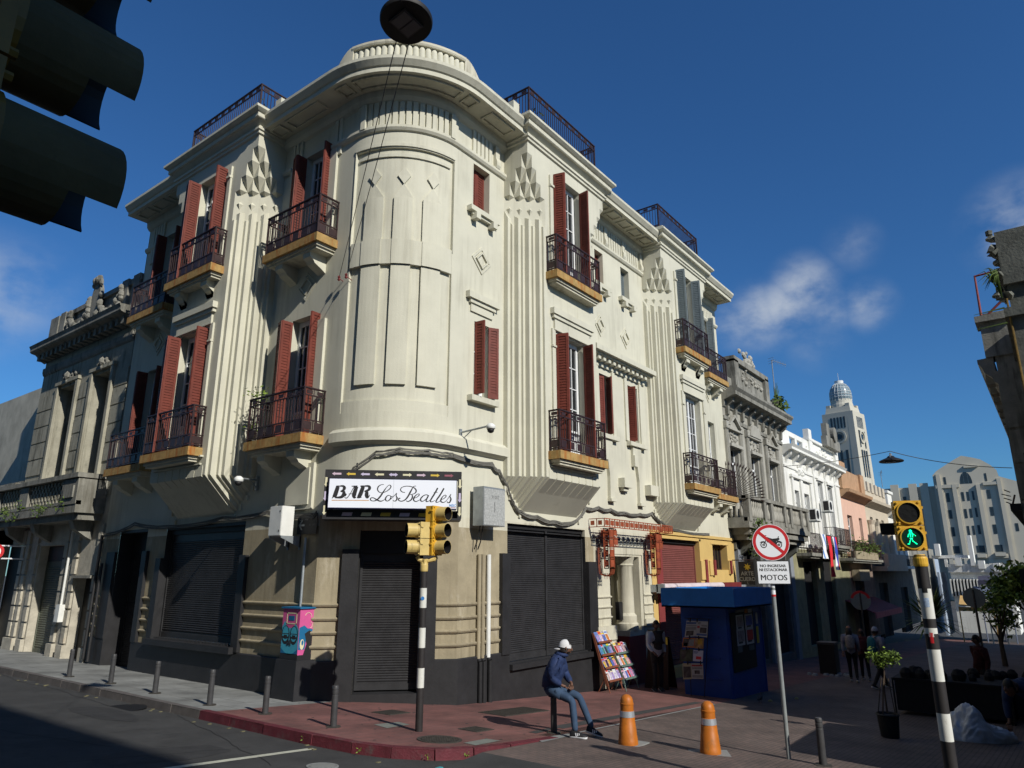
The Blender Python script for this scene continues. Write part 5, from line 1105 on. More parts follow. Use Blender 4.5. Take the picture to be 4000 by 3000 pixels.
# ================= trees on the right =================
def tree(name, label, base, h, r, mt1, mt2, seed, n=1500, ls=.16, group='trees by the market'):
    t = thing(name, label, 'tree', base, group); rnd = random.Random(seed); b = Vector(base); m = M(); top_ = b + Vector((0, 0, h * .55)); m.tube([b, b + Vector((.05, .02, h * .3)), top_], [.12, .09, .05], 7); cs = []
    for i in range(7):
        a = rnd.uniform(0, 6.28); e = top_ + Vector((math.cos(a) * r * rnd.uniform(.3, .8), math.sin(a) * r * rnd.uniform(.3, .8), rnd.uniform(.0, h * .4))); m.tube([b + Vector((0, 0, h * rnd.uniform(.3, .5))), e], [.05, .015], 5); cs += [e, e + Vector((rnd.uniform(-.3, .3), rnd.uniform(-.3, .3), rnd.uniform(0, .4))) * r]
    obj('trunk', m, barkm, t); m = M(); m2 = M(); leaves(m, cs, n // 2, r * .25, ls, rnd); leaves(m2, cs, n // 2, r * .28, ls, rnd); m.cm = 0
    k = len(m.v); m.v += m2.v; m.f += [[q + k for q in f] for f in m2.f]; m.mi += [1] * len(m2.f); obj('crown', m, [mt1, mt2], t); return t
v = atd(4020, 2330, 46); tree('street_tree', 'leafy green tree at the right edge of the photo before the market', (v.x, v.y, gx(v.x)), 4.5, 1.25, leafm, leafl, 3, 2600, .17)
v = atd(3935, 2400, 40); tree('street_tree', 'small yellow green bush tree left of the leafy tree', (v.x, v.y + .4, gx(v.x)), 3.0, 1.0, leafl, leafm, 5, 900, .12)
# ================= buildings on the near side of the pedestrian street (they throw the shade) =================
SA = thing('crumbling_corner_house', 'dark crumbling roof corner with grass and yellow struts at the right edge', 'building', (16, -1, -2.9))
m = M(); m.box(15.1, 15.7, -9, .05, -3.2, 1.4); m.box(15.7, 16.3, -9, .04, 5.4, 6.5); m.box(15.7, 19.2, -9, .02, -3.2, 4.8); m.box(15.6, 19.2, -9.1, .12, 4.72, 4.9); m.box(15.8, 19.1, -9, .0, 4.9, 5.5); obj('wall', m, mould, SA)
m = M(); rnd = random.Random(8)
for i in range(26): lump2 = (15.9 + rnd.uniform(-.2, .3), .12 + rnd.uniform(-.12, .05), rnd.uniform(5.0, 6.6)); m.lathe([(rnd.uniform(.06, .14), 0), (.07, .08), (0, .12)], lump2, 6, Matrix.Rotation(rnd.uniform(0, 3), 3, (1, rnd.random(), 0)))
obj('broken_edge', m, mould, SA)
m = M(); m.tube([(15.68, .04, 5.1), (15.69, .04, 3.0)], .02, 6); obj('strut', m, mat('rusty_yellow', (.17, .11, .03), .9, .4, 9, .3), SA)
SB = thing('cornice_house', 'grey house seen edge-on with cornice and parapet pier at the right edge of the photo', 'building', (25, -2, -3.2))
k = 19.2 / 15.1
m = M(); m.box(19.2, 42, -11, .52, -5.2, 4.55); m.box(19.2, 30, -11, .48, 4.55, 5.7); m.box(30, 42, -11, .6, 4.55, 6.5)
m.sweep([(0, 4.25), (.06, 4.3), (.09, 4.42), (.22, 4.55), (.26, 4.7), (.32, 4.78), (.32, 4.88), (0, 4.9)], [(42, .52), (19.2, .52)]); obj('wall', m, grey1, SB)
m = M(); m.box(19.15, 19.75, .0, .66, 4.9, 5.75); m.box(19.05, 19.85, -.08, .74, 5.75, 5.9); m.box(19.2, 19.7, .05, .6, 5.9, 5.98)
for i in range(20): m.box(19.4 + i * 1.1, 19.75 + i * 1.1, .52, .74, 4.3, 4.6)
for z in (0, .8, 1.6, 2.4, 3.2): m.box(19.17, 19.25, -.5, .5, z, z + .74)
obj('cornice_pier', m, grey1, SB)
m = M(); m.box(19.1, 42, .52, .72, 1.35, 1.5); m.box(19.12, 19.19, -1.2, .3, 0, 2.6)
m.box(19.12, 42, .5, .78, -.2, .1); obj('dark_balcony', m, blk, SB)
m = M()
for i in range(4): m.tube([(19.3, .68, 1.5 + .09 * i), (19.3 - .1, .78 + .03 * (i % 3), 1.55 + .09 * i)], .012, 4)
m.tube([(19.2, .7, 1.4), (19.2, .6, 1.7)], .02, 5); obj('iron_scroll', m, iron, SB)
m = M(); c = Vector((15.6, .1, 5.4)); rnd = random.Random(6)
for i in range(40): a = rnd.uniform(0, 3.14); e = Vector((rnd.uniform(-.2, .1), abs(rnd.gauss(.16, .1)), rnd.uniform(-.1, .3))); m.tube([c + Vector((0, 0, rnd.uniform(-.3, .3))), c + e * .6 + Vector((0, 0, .15)), c + e], [.012, .01, .002], 4)
for z in (4.6, 4.9): m.tube([c + Vector((0, 0, z - 5.4)), c + Vector((-.05, .5, z - 5.45))], [.02, .004], 4)
tag(obj('wall_grass', m, leafm), 'tuft of dark grass growing from the crumbling wall at the right edge', 'plant')
m = M(); a = Vector((19.2, .6, 5.95)); m.tube([a, a + Vector((0, -.02, 1.0)), a + Vector((0, -1.0, 1.05))], .03, 5); m.tube([a + Vector((0, -.15, .0)), a + Vector((0, -1.0, .75))], .03, 5); tag(obj('red_roof_bracket', m, maroon), 'thin red metal frame standing on the parapet pier at the right edge', 'bracket')
# buildings across the cross street, behind the photographer
SD = thing('tall_row_house', 'taller house farther down the near side of the pedestrian street', 'building', (50, -3, -4.5))
m = M(); m.box(42.01, 51, -11, .5, -6, 6.6); m.box(51, 66, -11, .5, -6, 9.4); obj('wall', m, beigew, SD)
SW = thing('opposite_corner_block', 'plain tall building across the cross street behind the photographer', 'building', (-10, 0, -2))
m = M(); m.box(-22, -2.45, -60, 32, -3, 19.0); obj('wall', m, beigew, SW)

# ================= cables, lamps =================
def lampshade(c, r, label, tilt=(0, 0, 0), glass_=True):
    t = thing('hanging_street_lamp', label, 'street lamp', c, 'street lamps hung over the street'); R = Matrix.Rotation(tilt[0], 3, 'X') @ Matrix.Rotation(tilt[1], 3, 'Y')
    m = M(); m.lathe([(r * .97, -.02), (r, 0), (r, .03), (r * .86, .07), (r * .35, .17), (r * .22, .24), (0, .25)], c, 40, R); m.lathe([(r * .97, -.02), (r * .9, .0), (0, .0)], c, 40, R); smooth_by_angle(obj('shade', m, blk, t))
    m = M(lambda x, y, z: tuple(R @ Vector((x, y, z)) + Vector(c))); m.box(-r * .5, r * .5, -r * .42, r * .42, -.04, -.0); 
    obj('lens_frame', m, mat('lamp_frame', (.05, .05, .05), .4, 0), t); m = M(lambda x, y, z: tuple(R @ Vector((x, y, z)) + Vector(c))); m.box(-r * .44, -.01, -r * .36, r * .36, -.046, -.038); m.box(.01, r * .44, -r * .36, r * .36, -.046, -.038)
    obj('lens', m, mat('lamp_glass', (.12, .12, .12), .3, .1), t)
    m = M(); cc_ = Vector(c) + R @ Vector((0, 0, .22)); m.tube([cc_, cc_ + Vector((0, 0, .1))], .05, 8); m.tube([cc_ + Vector((-.08, 0, .12)), cc_ + Vector((.08, 0, .12))], .03, 8); m.tube([cc_ + R @ Vector((r * .45, 0, -.06)), cc_ + Vector((r * .3, 0, .1))], .02, 6); m.tube([cc_ + R @ Vector((-r * .45, 0, -.06)), cc_ + Vector((-r * .3, 0, .1))], .02, 6); obj('hanger', m, gsteel, t); return t
lc = ray(1587, 85) * (7.7 / 2724); lampshade(tuple(lc), .29, 'large round black street lamp hanging at the top of the photo', (R_(-6), R_(5), 0))
l2 = atd(3482, 1803, 34); lampshade(tuple(l2), .48, 'small distant black street lamp on a wire left of the arched block')
def wire(a, b, sag, r, n=14): a, b = Vector(a), Vector(b); return [a + (b - a) * i / n - Vector((0, 0, sag * 4 * (i / n) * (1 - i / n))) for i in range(n + 1)], r
m = M(); ia = onX(1324, 1087, XL - .12); ib = onX(1352, 1078, XL - .12); far = lc + (lc - ia) * 1.0 + Vector((0, 0, .3))
for a, e in ((ia, lc + Vector((0, .02, .3))), (ib, lc + Vector((.1, -.1, .3)))): p, r = wire(a, e, .02, .006); m.tube(p, .0065, 5)
p, r = wire(lc + Vector((0, 0, .3)), far, .1, .006); m.tube(p, .0065, 5); tag(obj('lamp_cable', m, blk), 'thin cables running from the rounded wall up to the big street lamp', 'cable')
m = M()
for a in (ia, ib): m.lathe([(.02, -.06), (.035, -.03), (.02, 0), (.035, .03), (.02, .06)], tuple(a), 8); m.tube([a, (XL + .05, a.y, a.z - .05)], .01, 5)
tag(obj('insulator', m, maroon), 'pair of brown insulators anchoring the lamp cables to the rounded wall', 'insulator')
m = M(); p, r = wire((l2.x, l2.y, l2.z + .45), (l2.x - 6, .8, 3.3), .15, .01); m.tube(p, .015, 4); p, r = wire((l2.x, l2.y, l2.z + .45), (l2.x + 2, YR, l2.z + .5), .1, .01); m.tube(p, .015, 4)
p = [onX(0, 0, 1)]; tag(obj('street_wire', m, cable), 'wire stretched across the street holding the distant lamp', 'cable')
# bundle of old cables round the facade
def bundle(name, label, pts, n, r, T, jit=.04, sag=.05):
    m = M(); rnd = random.Random(len(pts))
    for k in range(n):
        P = []; off = rnd.uniform(-jit, jit)
        for i in range(len(pts) - 1):
            a, b = pts[i], pts[i + 1]
            for j in range(6): t = j / 6; P.append(T(a[0] + (b[0] - a[0]) * t, .05 + .03 * rnd.random() + a[2] if len(a) > 2 else .05 + .025 * rnd.random(), a[1] + (b[1] - a[1]) * t - sag * 4 * t * (1 - t) + off + rnd.uniform(-.008, .008)))
        P.append(T(pts[-1][0], .06, pts[-1][1] + off)); m.tube(P, r, 4)
    return tag(obj(name, m, cable), label, 'cables')
def rp(px, py): v = onY(px, py); return (v.x, v.z)
z6 = lambda x, y: (1800 + x * .6028, 1100 + y * .6028)
pts = [rp(*z6(*q)) for q in ((190, 1185), (240, 1230), (290, 1320), (330, 1440), (375, 1495), (480, 1525), (600, 1560), (720, 1560), (800, 1470), (880, 1465), (960, 1480), (1050, 1500), (1150, 1510), (1230, 1500), (1290, 1560), (1380, 1610), (1600, 1640))]
bundle('cable_bundle', 'thick bundle of grey cables sagging along the wall above the shop shutters', [(RX, 2.50)] + pts, 8, .016, TR)
q = [(20, .95), (25, 1.15), (35, 1.9), (48, 2.33), (60, 2.42), (75, 2.45), (90, 2.45)]
bundle('cable_bundle', 'cables arching over the rounded corner above the bar sign', [(2, 1.25), (10, 1.6), (20, 2.1), (35, 2.42), (50, 2.5), (70, 2.5), (90, 2.5)], 6, .014, TA, .05, .02)
bundle('cable_bundle', 'grey cables along the shaded left facade under the balconies', [(22.3, 1.1), (20.5, 1.35), (18.5, 1.2), (16, 1.3), (14.2, 1.35), (12.6, 1.2), (12.4, 1.25)], 7, .016, TL)
# ================= street furniture =================
def bollard(px, py, label, h=.60, shadow=0):
    p = gp(px, py); t = thing('bollard', label, 'bollard', (p.x, p.y, gx(p.x)), 'dark grey bollards along the pavement edge')
    return t
def build_bollard(t, h=.6):
    x, y, z = t.location; m = M(); m.lathe([(.052, 0), (.050, h - .14), (.046, h - .135), (.046, h - .12), (.050, h - .115), (.050, h - .075), (.046, h - .07), (.046, h - .06), (.05, h - .055), (.05, h - .02), (.042, h), (0, h + .002)], (x, y, z), 24); smooth_by_angle(obj('post', m, bollm, t))
    m = M(); m.lathe([(.115, 0), (.115, .012), (.06, .016)], (x, y, z), 24); obj('base_plate', m, gratem, t)
b_ = lambda x, y: (x * .4069, 2400 + y * .4069)
bl = [(b_(660, 600), 'grey bollard farthest up the left street, first from the left edge'), (b_(1060, 665), 'grey bollard second from the left edge, before the narrow black door'), (b_(1485, 760), 'grey bollard third from the left edge, in front of the wide black shutter'),
      (b_(2010, 872), 'grey bollard where the kerb turns from grey to red'), (z2(45, 1390), 'grey bollard at the start of the red paving, left of the painted cabinet'), (z2(385, 1455), 'grey bollard on the red paving left of the traffic light pole'),
      ((2800 + 575 * .7233, 1800 + 1645 * .7233), 'grey bollard at the bottom right beside the motorcycle sign post')]
proto = None
for (q, lab) in bl:
    p = gp(*q)
    if proto is None: proto = thing('bollard', lab, 'bollard', (p.x, p.y, gx(p.x)), 'dark grey bollards along the pavement edge'); build_bollard(proto)
    else:
        c = copy_tree(proto); c.location = (p.x, p.y, gx(p.x)); c['label'] = lab
SEAT = Vector((10.19, 6.94, gx(10.19))); c = copy_tree(proto); c.location = SEAT; c['label'] = 'grey bollard under the seated man'; c.scale = (1, 1, 1.0)
# orange cones
def cone(px, py, label, first=None):
    p = gp(px, py); z = gx(p.x)
    if first: c = copy_tree(first); c.location = (p.x, p.y, z); c.rotation_euler = (0, 0, 2.1); c['label'] = label; return c
    t = thing('traffic_bollard', label, 'traffic cone', (p.x, p.y, z), 'orange plastic bollards'); x, y = p.x, p.y
    m = M(); m.lathe([(.148, .0), (.148, .06), (.143, .07), (.14, .12), (.136, .13), (.126, .25), (.122, .255), (.105, .47), (.100, .475), (.10, .55), (.104, .555), (.105, .575), (.098, .58), (.095, .62), (.08, .66), (.045, .69), (0, .70)], (x, y, z), 32); smooth_by_angle(obj('body', m, orange, t))
    m = M(); m.lathe([(.1265 - .012, .385), (.1265 - .012, .386), (.1065, .468), (.1065, .469)], (x, y, z), 32); obj('reflective_band', m, silver, t)
    m = M(); m.box(x - .26, x + .3, y - .2, y + .18, z - .01, z + .006); obj('mortar_patch', m, conc, t); return t
zr = lambda x, y: (1900 + x * .4973, 2500 + y * .4973)
c1_ = cone(*zr(1115, 820), 'orange traffic bollard nearer the seated man'); cone(*zr(1762, 890), 'orange traffic bollard nearer the motorcycle sign post, right of the other one', c1_)
# ---- traffic lights ----
def signal_head(parent, c, face, n, mt, vis_mt, lens=None, s=.26, up=Vector((0, 0, 1)), visl=.24, cut=True, r=None):
    """n stacked sections; c = centre of the bottom section's front, face = facing direction (xy)"""
    f = Vector((face[0], face[1], 0)).normalized(); sx = Vector((-f.y, f.x, 0)); r = r or s * .40
    T = lambda x, y, z: tuple(Vector(c) + sx * x + f * y + Vector((0, 0, z)))
    m = M(T); w = s * .5
    for i in range(n):
        z0 = i * s - w; ch = .03
        m.hexa([(-w + .01, -.16, z0 + .005), (w - .01, -.16, z0 + .005), (w - .01, -.03, z0 + .005), (-w + .01, -.03, z0 + .005), (-w + .01, -.16, z0 + s - .005), (w - .01, -.16, z0 + s - .005), (w - .01, -.03, z0 + s - .005), (-w + .01, -.03, z0 + s - .005)])
        m.box(-w, w, -.03, .0, z0 + .004, z0 + s - .004)
        m.lathe([(r * 1.12, 0), (r * 1.12, .02), (r * 1.0, .022), (r * 1.0, .001)], T(0, 0, i * s) if 0 else (0, 0, i * s), 28, Matrix.Rotation(R_(-90), 3, 'X'), caps=False)
        for gx_ in (-1, 1):
            for gz in (-1, 1): m.lathe([(.012, 0), (.012, .02), (0, .022)], (gx_ * w * .8, .0, i * s + gz * w * .8), 6, Matrix.Rotation(R_(-90), 3, 'X'))
            m.box(gx_ * w - .015, gx_ * w + .015, -.05, -.01, i * s + w * .3, i * s + w * .5)
    h = obj('signal_head', m, mt, parent)
    for i in range(n):
        m = M(T); m.lathe([(0, .005), (r * 1.0, .005)], (0, 0, i * s), 28, Matrix.Rotation(R_(-90), 3, 'X')); obj('lens', m, (lens or {}).get(i, blk), h)
        if visl:
            m = M(T); k = 30; th = .004
            for j in range(k):
                a, b = 2 * math.pi * j / k, 2 * math.pi * (j + 1) / k
                def ln(a):
                    dn = -math.sin(a)          # 1 at the bottom
                    return visl * (1 if dn < .55 else (.62 if cut else 1))
                for rr in (r * 1.0, r * 1.0 + th):
                    l1 = ln((a + b) / 2); m.face((rr * math.cos(a), 0, i * s + rr * math.sin(a)), (rr * math.cos(b), 0, i * s + rr * math.sin(b)), (rr * math.cos(b), l1, i * s + rr * math.sin(b)), (rr * math.cos(a), l1, i * s + rr * math.sin(a)))
                l1 = ln((a + b) / 2); m.face((r * math.cos(a), l1, i * s + r * math.sin(a)), (r * math.cos(b), l1, i * s + r * math.sin(b)), ((r + th) * math.cos(b), l1, i * s + (r + th) * math.sin(b)), ((r + th) * math.cos(a), l1, i * s + (r + th) * math.sin(a)))
            q = obj('visor', m, [vis_mt, blk], h)
            for fi, pf in enumerate(q.data.polygons): pf.material_index = 1 if fi % 3 == 0 else 0
            smooth_by_angle(q, 50)
    return h
def banded_pole(t, x, y, z0, bands, r=.055, cap=None):
    z = z0
    for (L, mt) in bands: m = M(); m.tube([(x, y, z), (x, y, z + L)], r, 20); obj('pole_band', m, mt, t, smooth=False); z += L
    for o in t.children:
        if o.name.startswith('pole_band'): smooth_by_angle(o)
    return z
wband = mat('worn_white_paint', (.62, .62, .57), .6, .08, 6, .05, 40, stain=(.14, .09, .07), samt=.38, sscale=5, streak=.2)
bband = mat('worn_black_paint', (.025, .022, .022), .6, .2, 6, .05, 40, stain=(.16, .02, .02), samt=.25, sscale=3, streak=.3)
p = gp(1636, 2857); tz0 = gx(p.x)
tl = thing('traffic_light', 'black and white banded pole with two yellow signal heads in front of the bar', 'traffic light', (p.x, p.y, tz0))
def zat(px, py): r = ray(px, py); return r.z * (p.x * r.x + p.y * r.y) / (r.x ** 2 + r.y ** 2)
zb = [tz0] + [zat(1640, yy) for yy in (2686, 2609, 2530, 2452, 2374, 2297, 2232)]
ztop = banded_pole(tl, p.x, p.y, tz0, [(b - a, m_) for (a, b), m_ in zip(zip(zb, zb[1:]), [bband, wband, bband, wband, bband, wband, bband])], .058)
m = M(); m.lathe([(.062, 0), (.066, .02), (.066, .10), (.058, .14), (.05, .15)], (p.x, p.y, ztop), 20); m.tube([(p.x, p.y, ztop + .13), (p.x, p.y, ztop + .18)], .03, 10); obj('pole_cap', m, yelp, tl)
cr_ = lambda x, y: (1500 + x * .241, 1950 + y * .241)
def at_depth(px, py, base, off=0):            # point on the pixel ray at the pole's distance
    d = math.hypot(base.x, base.y) + off; return atd(px, py, d)
# three-lamp head on the right: faces right and slightly to the camera; two-lamp head on the left faces left
hc = at_depth(*cr_(860, 780), p, .0); s3 = .27
f3 = (RT * .86 - Vector((FW.x, FW.y, 0)).normalized() * .5)
h3 = signal_head(tl, hc, (f3.x, f3.y), 3, yel, yelp, {0: mat('green_lens_off', (.01, .03, .02), .2, 0), 1: mat('amber_lens_off', (.05, .03, .01), .2, 0), 2: mat('red_lens', (.45, .005, .01), .25, 0)}, s=.272, visl=.21, cut=False)
hc2 = at_depth(*cr_(545, 775), p, .0); f2 = (-RT * .92 - Vector((FW.x, FW.y, 0)).normalized() * .4)
h2 = signal_head(tl, hc2, (f2.x, f2.y), 2, yelp, yelp, s=.272, visl=.2, cut=False)
m = M(); zt_ = ztop + .16
for hcc in (hc, hc2): e = Vector((hcc.x, hcc.y, hcc.z - .15)); m.tube([(p.x, p.y, zt_), (p.x + (e.x - p.x) * .8, p.y + (e.y - p.y) * .8, zt_ + .03), e], .035, 8)
m.box(p.x - .05, p.x + .05, p.y - .05, p.y + .05, zt_ - .03, zt_ + .03); obj('mounting_arm', m, yelp, tl)
m = M(); v_ = Vector((FW.x, FW.y, 0)).normalized(); q_ = Vector((p.x, p.y, zat(1655, 2337))) - v_ * .0595; mtx = face_mtx(q_, RT, -v_); R3 = mtx.to_3x3()
m.lathe([(0, .002), (.03, .002), (.03, 0)], tuple(q_), 20, R3); obj('sticker', m, mat('blue_sticker', (.05, .2, .5), .5, 0), tl)
# near signal at the left edge, seen from behind its visors
NT = thing('near_traffic_light', 'large dark traffic signal close to the camera in the upper left corner', 'traffic light', (.6, 1.7, -1.9))
hz_ = .30
r1 = ray(300, 200); r2_ = ray(230, 590); dd = .30 / (r1.z / math.hypot(r1.x, r1.y) - r2_.z / math.hypot(r2_.x, r2_.y)); c_lo = r2_ * (dd / math.hypot(r2_.x, r2_.y)) 
NTC = Vector((.34, 1.65, 1.0))
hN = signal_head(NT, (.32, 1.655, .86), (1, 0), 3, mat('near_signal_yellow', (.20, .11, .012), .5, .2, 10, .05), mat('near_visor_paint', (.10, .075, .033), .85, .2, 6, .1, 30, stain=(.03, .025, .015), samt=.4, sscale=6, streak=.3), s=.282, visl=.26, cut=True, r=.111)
m = M(); m.tube([(NTC.x - .35, NTC.y + .25, gx(0) - .2), (NTC.x - .35, NTC.y + .25, NTC.z + .9)], .055, 16); m.tube([(NTC.x - .35, NTC.y + .25, NTC.z + .3), (NTC.x - .12, NTC.y, NTC.z + .3)], .03, 8); obj('pole', m, bband, NT)
# pedestrian signal on the right
PX, PY = 8.52, 1.17; D86 = math.hypot(PX, PY)
pz = lambda px, py: (lambda r: r.z * D86 / math.hypot(r.x, r.y))(ray(px, py))
c4 = lambda x, y: (3500 + x * .4219, 2200 + y * .4219)
zs_ = [pz(*c4(430, 1659)) - .6] + [pz(*c4(x, y)) for x, y in ((420, 1385), (380, 1090), (340, 795), (310, 650), (300, 597), (290, 512), (260, 235))] + [pz(3590, 2170)]
pt_ = thing('pedestrian_signal', 'yellow pedestrian signal showing a green walking figure on a banded pole at the right', 'traffic light', (PX, PY, gx(PX)))
z = gx(PX); seq = [bband, wband, bband, wband, bband, wband, bband, wband, bband]; zl = [gx(PX)] + [pz(*c4(430, 1640))] + zs_[1:]
for a, b, mm_ in zip(zl, zl[1:], [bband, wband, bband, wband, bband, wband, bband, wband, bband]):
    if b > a: m = M(); m.tube([(PX, PY, a), (PX, PY, b)], .06, 24); smooth_by_angle(obj('pole_band', m, mm_, pt_))
zt = zl[-1]; m = M(); m.lathe([(.065, -.02), (.07, .0), (.07, .06), (.06, .08), (.05, .1)], (PX, PY, zt - .09), 20); obj('pole_cap', m, yel, pt_)
vv = Vector((-PX, -PY, 0)).normalized(); fd = Matrix.Rotation(R_(14), 3, 'Z') @ vv
hc_ = atd(3450 + 625 * .1809, 1900 + 1115 * .1809, D86 - .02)
gl = mat('green_lens_dark', (.002, .03, .018), .3, 0)
hP = signal_head(pt_, tuple(hc_), (fd.x, fd.y), 2, yel, yel, {1: mat('dark_lens', (.006, .006, .006), .4, 0), 0: gl}, s=.262, visl=.02, cut=False, r=.105)
sxp = Vector((-fd.y, fd.x, 0))
m = M(lambda x, y, z: tuple(Vector(hc_) - sxp * x + fd * y + Vector((0, 0, z)))); wf = .012
wk = .78
def limb(pts, w):
    pts = [(a * wk, b * wk) for a, b in pts]; w *= wk
    for (a, b), (c, e) in zip(pts, pts[1:]):
        L = math.hypot(c - a, e - b); n = max(1, int(L / .011))
        for i in range(n + 1):
            t = i / n; x, z = a + (c - a) * t, b + (e - b) * t
            for o in ((-.5, .5) if w > .014 else (0,)): 
                px_, pz_ = x + o * w * (e - b) / (L + 1e-6), z - o * w * (c - a) / (L + 1e-6); m.box(px_ - .0042, px_ + .0042, .004, .009, pz_ - .0042, pz_ + .0042)
limb([(.0, .098), (.012, .104), (.022, .098), (.015, .088), (.002, .09)], .01); limb([(.012, .082), (.005, .05), (.008, .02), (.014, -.005)], .024); limb([(.0, .07), (-.022, .045), (-.04, .03)], .012); limb([(.018, .075), (.04, .045), (.05, .018)], .014)
limb([(.008, -.005), (-.002, -.04), (-.035, -.07), (-.045, -.078)], .016); limb([(.016, -.005), (.032, -.04), (.045, -.075), (.06, -.078)], .016)
obj('green_walking_figure', m, mat('green_led', (.0, .95, .42), .5, 0, emit=1.9), hP)
m = M(); hv = Vector(hc_) - fd * .2 - sxp * .17; m.hexa([tuple(hv + Vector((a, b, c)))for a, b, c in ((.0, -.10, .05), (.16, -.12, .05), (.16, .04, .05), (.0, .08, .05), (.0, -.10, .17), (.12, -.12, .15), (.12, .04, .15), (0, .08, .17))]); obj('rear_signal_box', m, blk, pt_)
# stickers on the right pole
for zc, w, h, mm_ in ((zl[-2] - .04, .05, .05, blk), (zl[-2] - .18, .05, .09, mat('pale_sticker', (.35, .45, .6), .6, .4, 40, 0)), (zl[5] - .03, .045, .04, whp), (zl[4] + .06, .03, .1, signr)):
    m = M(); ca = math.atan2(-PY, -PX)
    for i in range(6): a, b = ca - w / .06 * (.5 - i / 6), ca - w / .06 * (.5 - (i + 1) / 6); m.face(*[(PX + .0612 * math.cos(t), PY + .0612 * math.sin(t), zz_) for t, zz_ in ((a, zc), (b, zc), (b, zc + h), (a, zc + h))])
    obj('sticker', m, mm_, pt_)
# ---- motorcycle sign ----
p = gp(3082, 2965); dS = math.hypot(p.x, p.y); sgn = thing('road_sign', 'grey pole with round red no-motorcycles sign and white MOTOS plate', 'road sign', (p.x, p.y, gx(p.x)))
tp = atd(3024, 2295, dS); m = M(); m.tube([(p.x, p.y, gx(p.x)), (p.x, p.y, tp.z + .0)], .031, 14); smooth_by_angle(obj('pole', m, mat('flaking_pole', (.22, .24, .24), .6, .2, 6, .1, 30, stain=(.07, .10, .10), samt=.5, sscale=5, streak=.3), sgn))
m = M(); m.tube([(p.x, p.y, tp.z), (p.x, p.y, tp.z + .06)], .034, 14); m.tube([(p.x, p.y, tp.z - .1), (p.x, p.y, tp.z - .04)], .033, 14); obj('pole_band', m, signw, sgn); m = M(); m.tube([(p.x, p.y, tp.z + .05), (p.x, p.y, tp.z + .09)], .033, 14); m.tube([(p.x, p.y, tp.z - .13), (p.x, p.y, tp.z - .1)], .0335, 14); obj('pole_top', m, signr, sgn)
zS = lambda x, y: (2800 + x * .3617, 1700 + y * .3617)
tcn = Vector((-p.x, -p.y, 0)).normalized(); nrm = Matrix.Rotation(R_(10), 3, 'Z') @ tcn; rgt = Vector((0, 0, 1)).cross(nrm) ; 
cS = atd(*zS(583, 1157), dS - .05); rad = .5 * 360 * .3617 / F * (dS * .97)
sm = face_mtx(cS, rgt, nrm); m3 = sm.to_3x3()
m = M(); m.lathe([(0, 0), (rad, 0), (rad, .004), (0, .004)], tuple(cS), 48, m3); obj('disc', m, signw, sgn)
m = M(); m.lathe([(rad * .81, .005), (rad * .975, .005)], tuple(cS), 48, m3); Tm = lambda x, y, z: tuple(sm @ Vector((x, y, z)))
a = R_(-42); ux, uy = math.cos(a), math.sin(a); w = rad * .085; L = rad * .84
obj('red_ring', m, signr, sgn)
m = M(Tm); m.face((-L * ux + w * uy * -1, -L * uy + w * ux, .0062), (-L * ux - w * uy * -1, -L * uy - w * ux, .0062), (L * ux - w * uy * -1, L * uy - w * ux, .0062), (L * ux + w * uy * -1, L * uy + w * ux, .0062)); obj('red_bar', m, signr, sgn)
m = M(Tm); k = rad
for cx in (-.40, .42):
    for r0, r1_ in ((.125, .175), (.03, .07)):
        for i in range(24): a, b = 2 * math.pi * i / 24, 2 * math.pi * (i + 1) / 24; m.face(*[((cx + r * math.cos(t)) * k, (-.14 + r * math.sin(t)) * k, .0052) for r, t in ((r0, a), (r1_, a), (r1_, b), (r0, b))])
def pg(*pts): m.face(*[(x * k, y * k, .0052) for x, y in pts])
pg((-.30, .25), (-.18, .30), (-.05, .24), (.1, .2), (.30, .22), (.44, .25), (.5, .18), (.42, .1), (.3, .05), (.32, -.1), (.2, -.18), (0, -.14), (-.08, -.02), (-.2, .0), (-.22, .12), (-.3, .2))
pg((-.42, -.12), (-.38, -.14), (-.2, .15), (-.25, .17)); pg((-.24, .25), (-.28, .27), (-.34, .38), (-.22, .40), (-.2, .37), (-.28, .35)); pg((.38, .22), (.44, .24), (.46, .34), (.43, .34)); pg((.3, -.02), (.5, .02), (.62, -.06), (.6, .0), (.5, .08), (.34, .08)); pg((.2, -.16), (.42, -.1), (.42, -.15), (.2, -.2)); pg((-.62, -.04), (-.52, .05), (-.38, .07), (-.26, .02), (-.4, .02), (-.5, .0))
obj('motorcycle_symbol', m, ink, sgn)
cP = atd(*zS(612, 1482), dS - .05); pm = face_mtx(cP, rgt, nrm); w = 305 * .3617 / F * dS * .96 / 2; h = w * .71; Tm = lambda x, y, z: tuple(pm @ Vector((x, y, z)))
m = M(Tm); m.box(-w - .012, w + .012, -h - .012, h + .012, 0, .003); obj('plate_edge', m, ink, sgn); m = M(Tm); m.box(-w, w, -h, h, .002, .005); obj('plate', m, signw, sgn)
m = M(Tm); m.box(-.05, .05, -h + .02, h + .25, -.03, -.002); obj('back_bracket', m, gsteel, sgn)
for s, y, fw_, fh in (('NO INGRESAR', .60, .82, .25), ('NI ESTACIONAR', .24, .88, .25), ('MOTOS', -.46, .83, .50)):
    for dx in (-.0022, .0022): text_obj('lettering', s, .2, ink, sgn, pm @ Matrix.Translation((dx, y * h, .0056)), ext=.0004, fit=(w * 2 * fw_, h * fh))
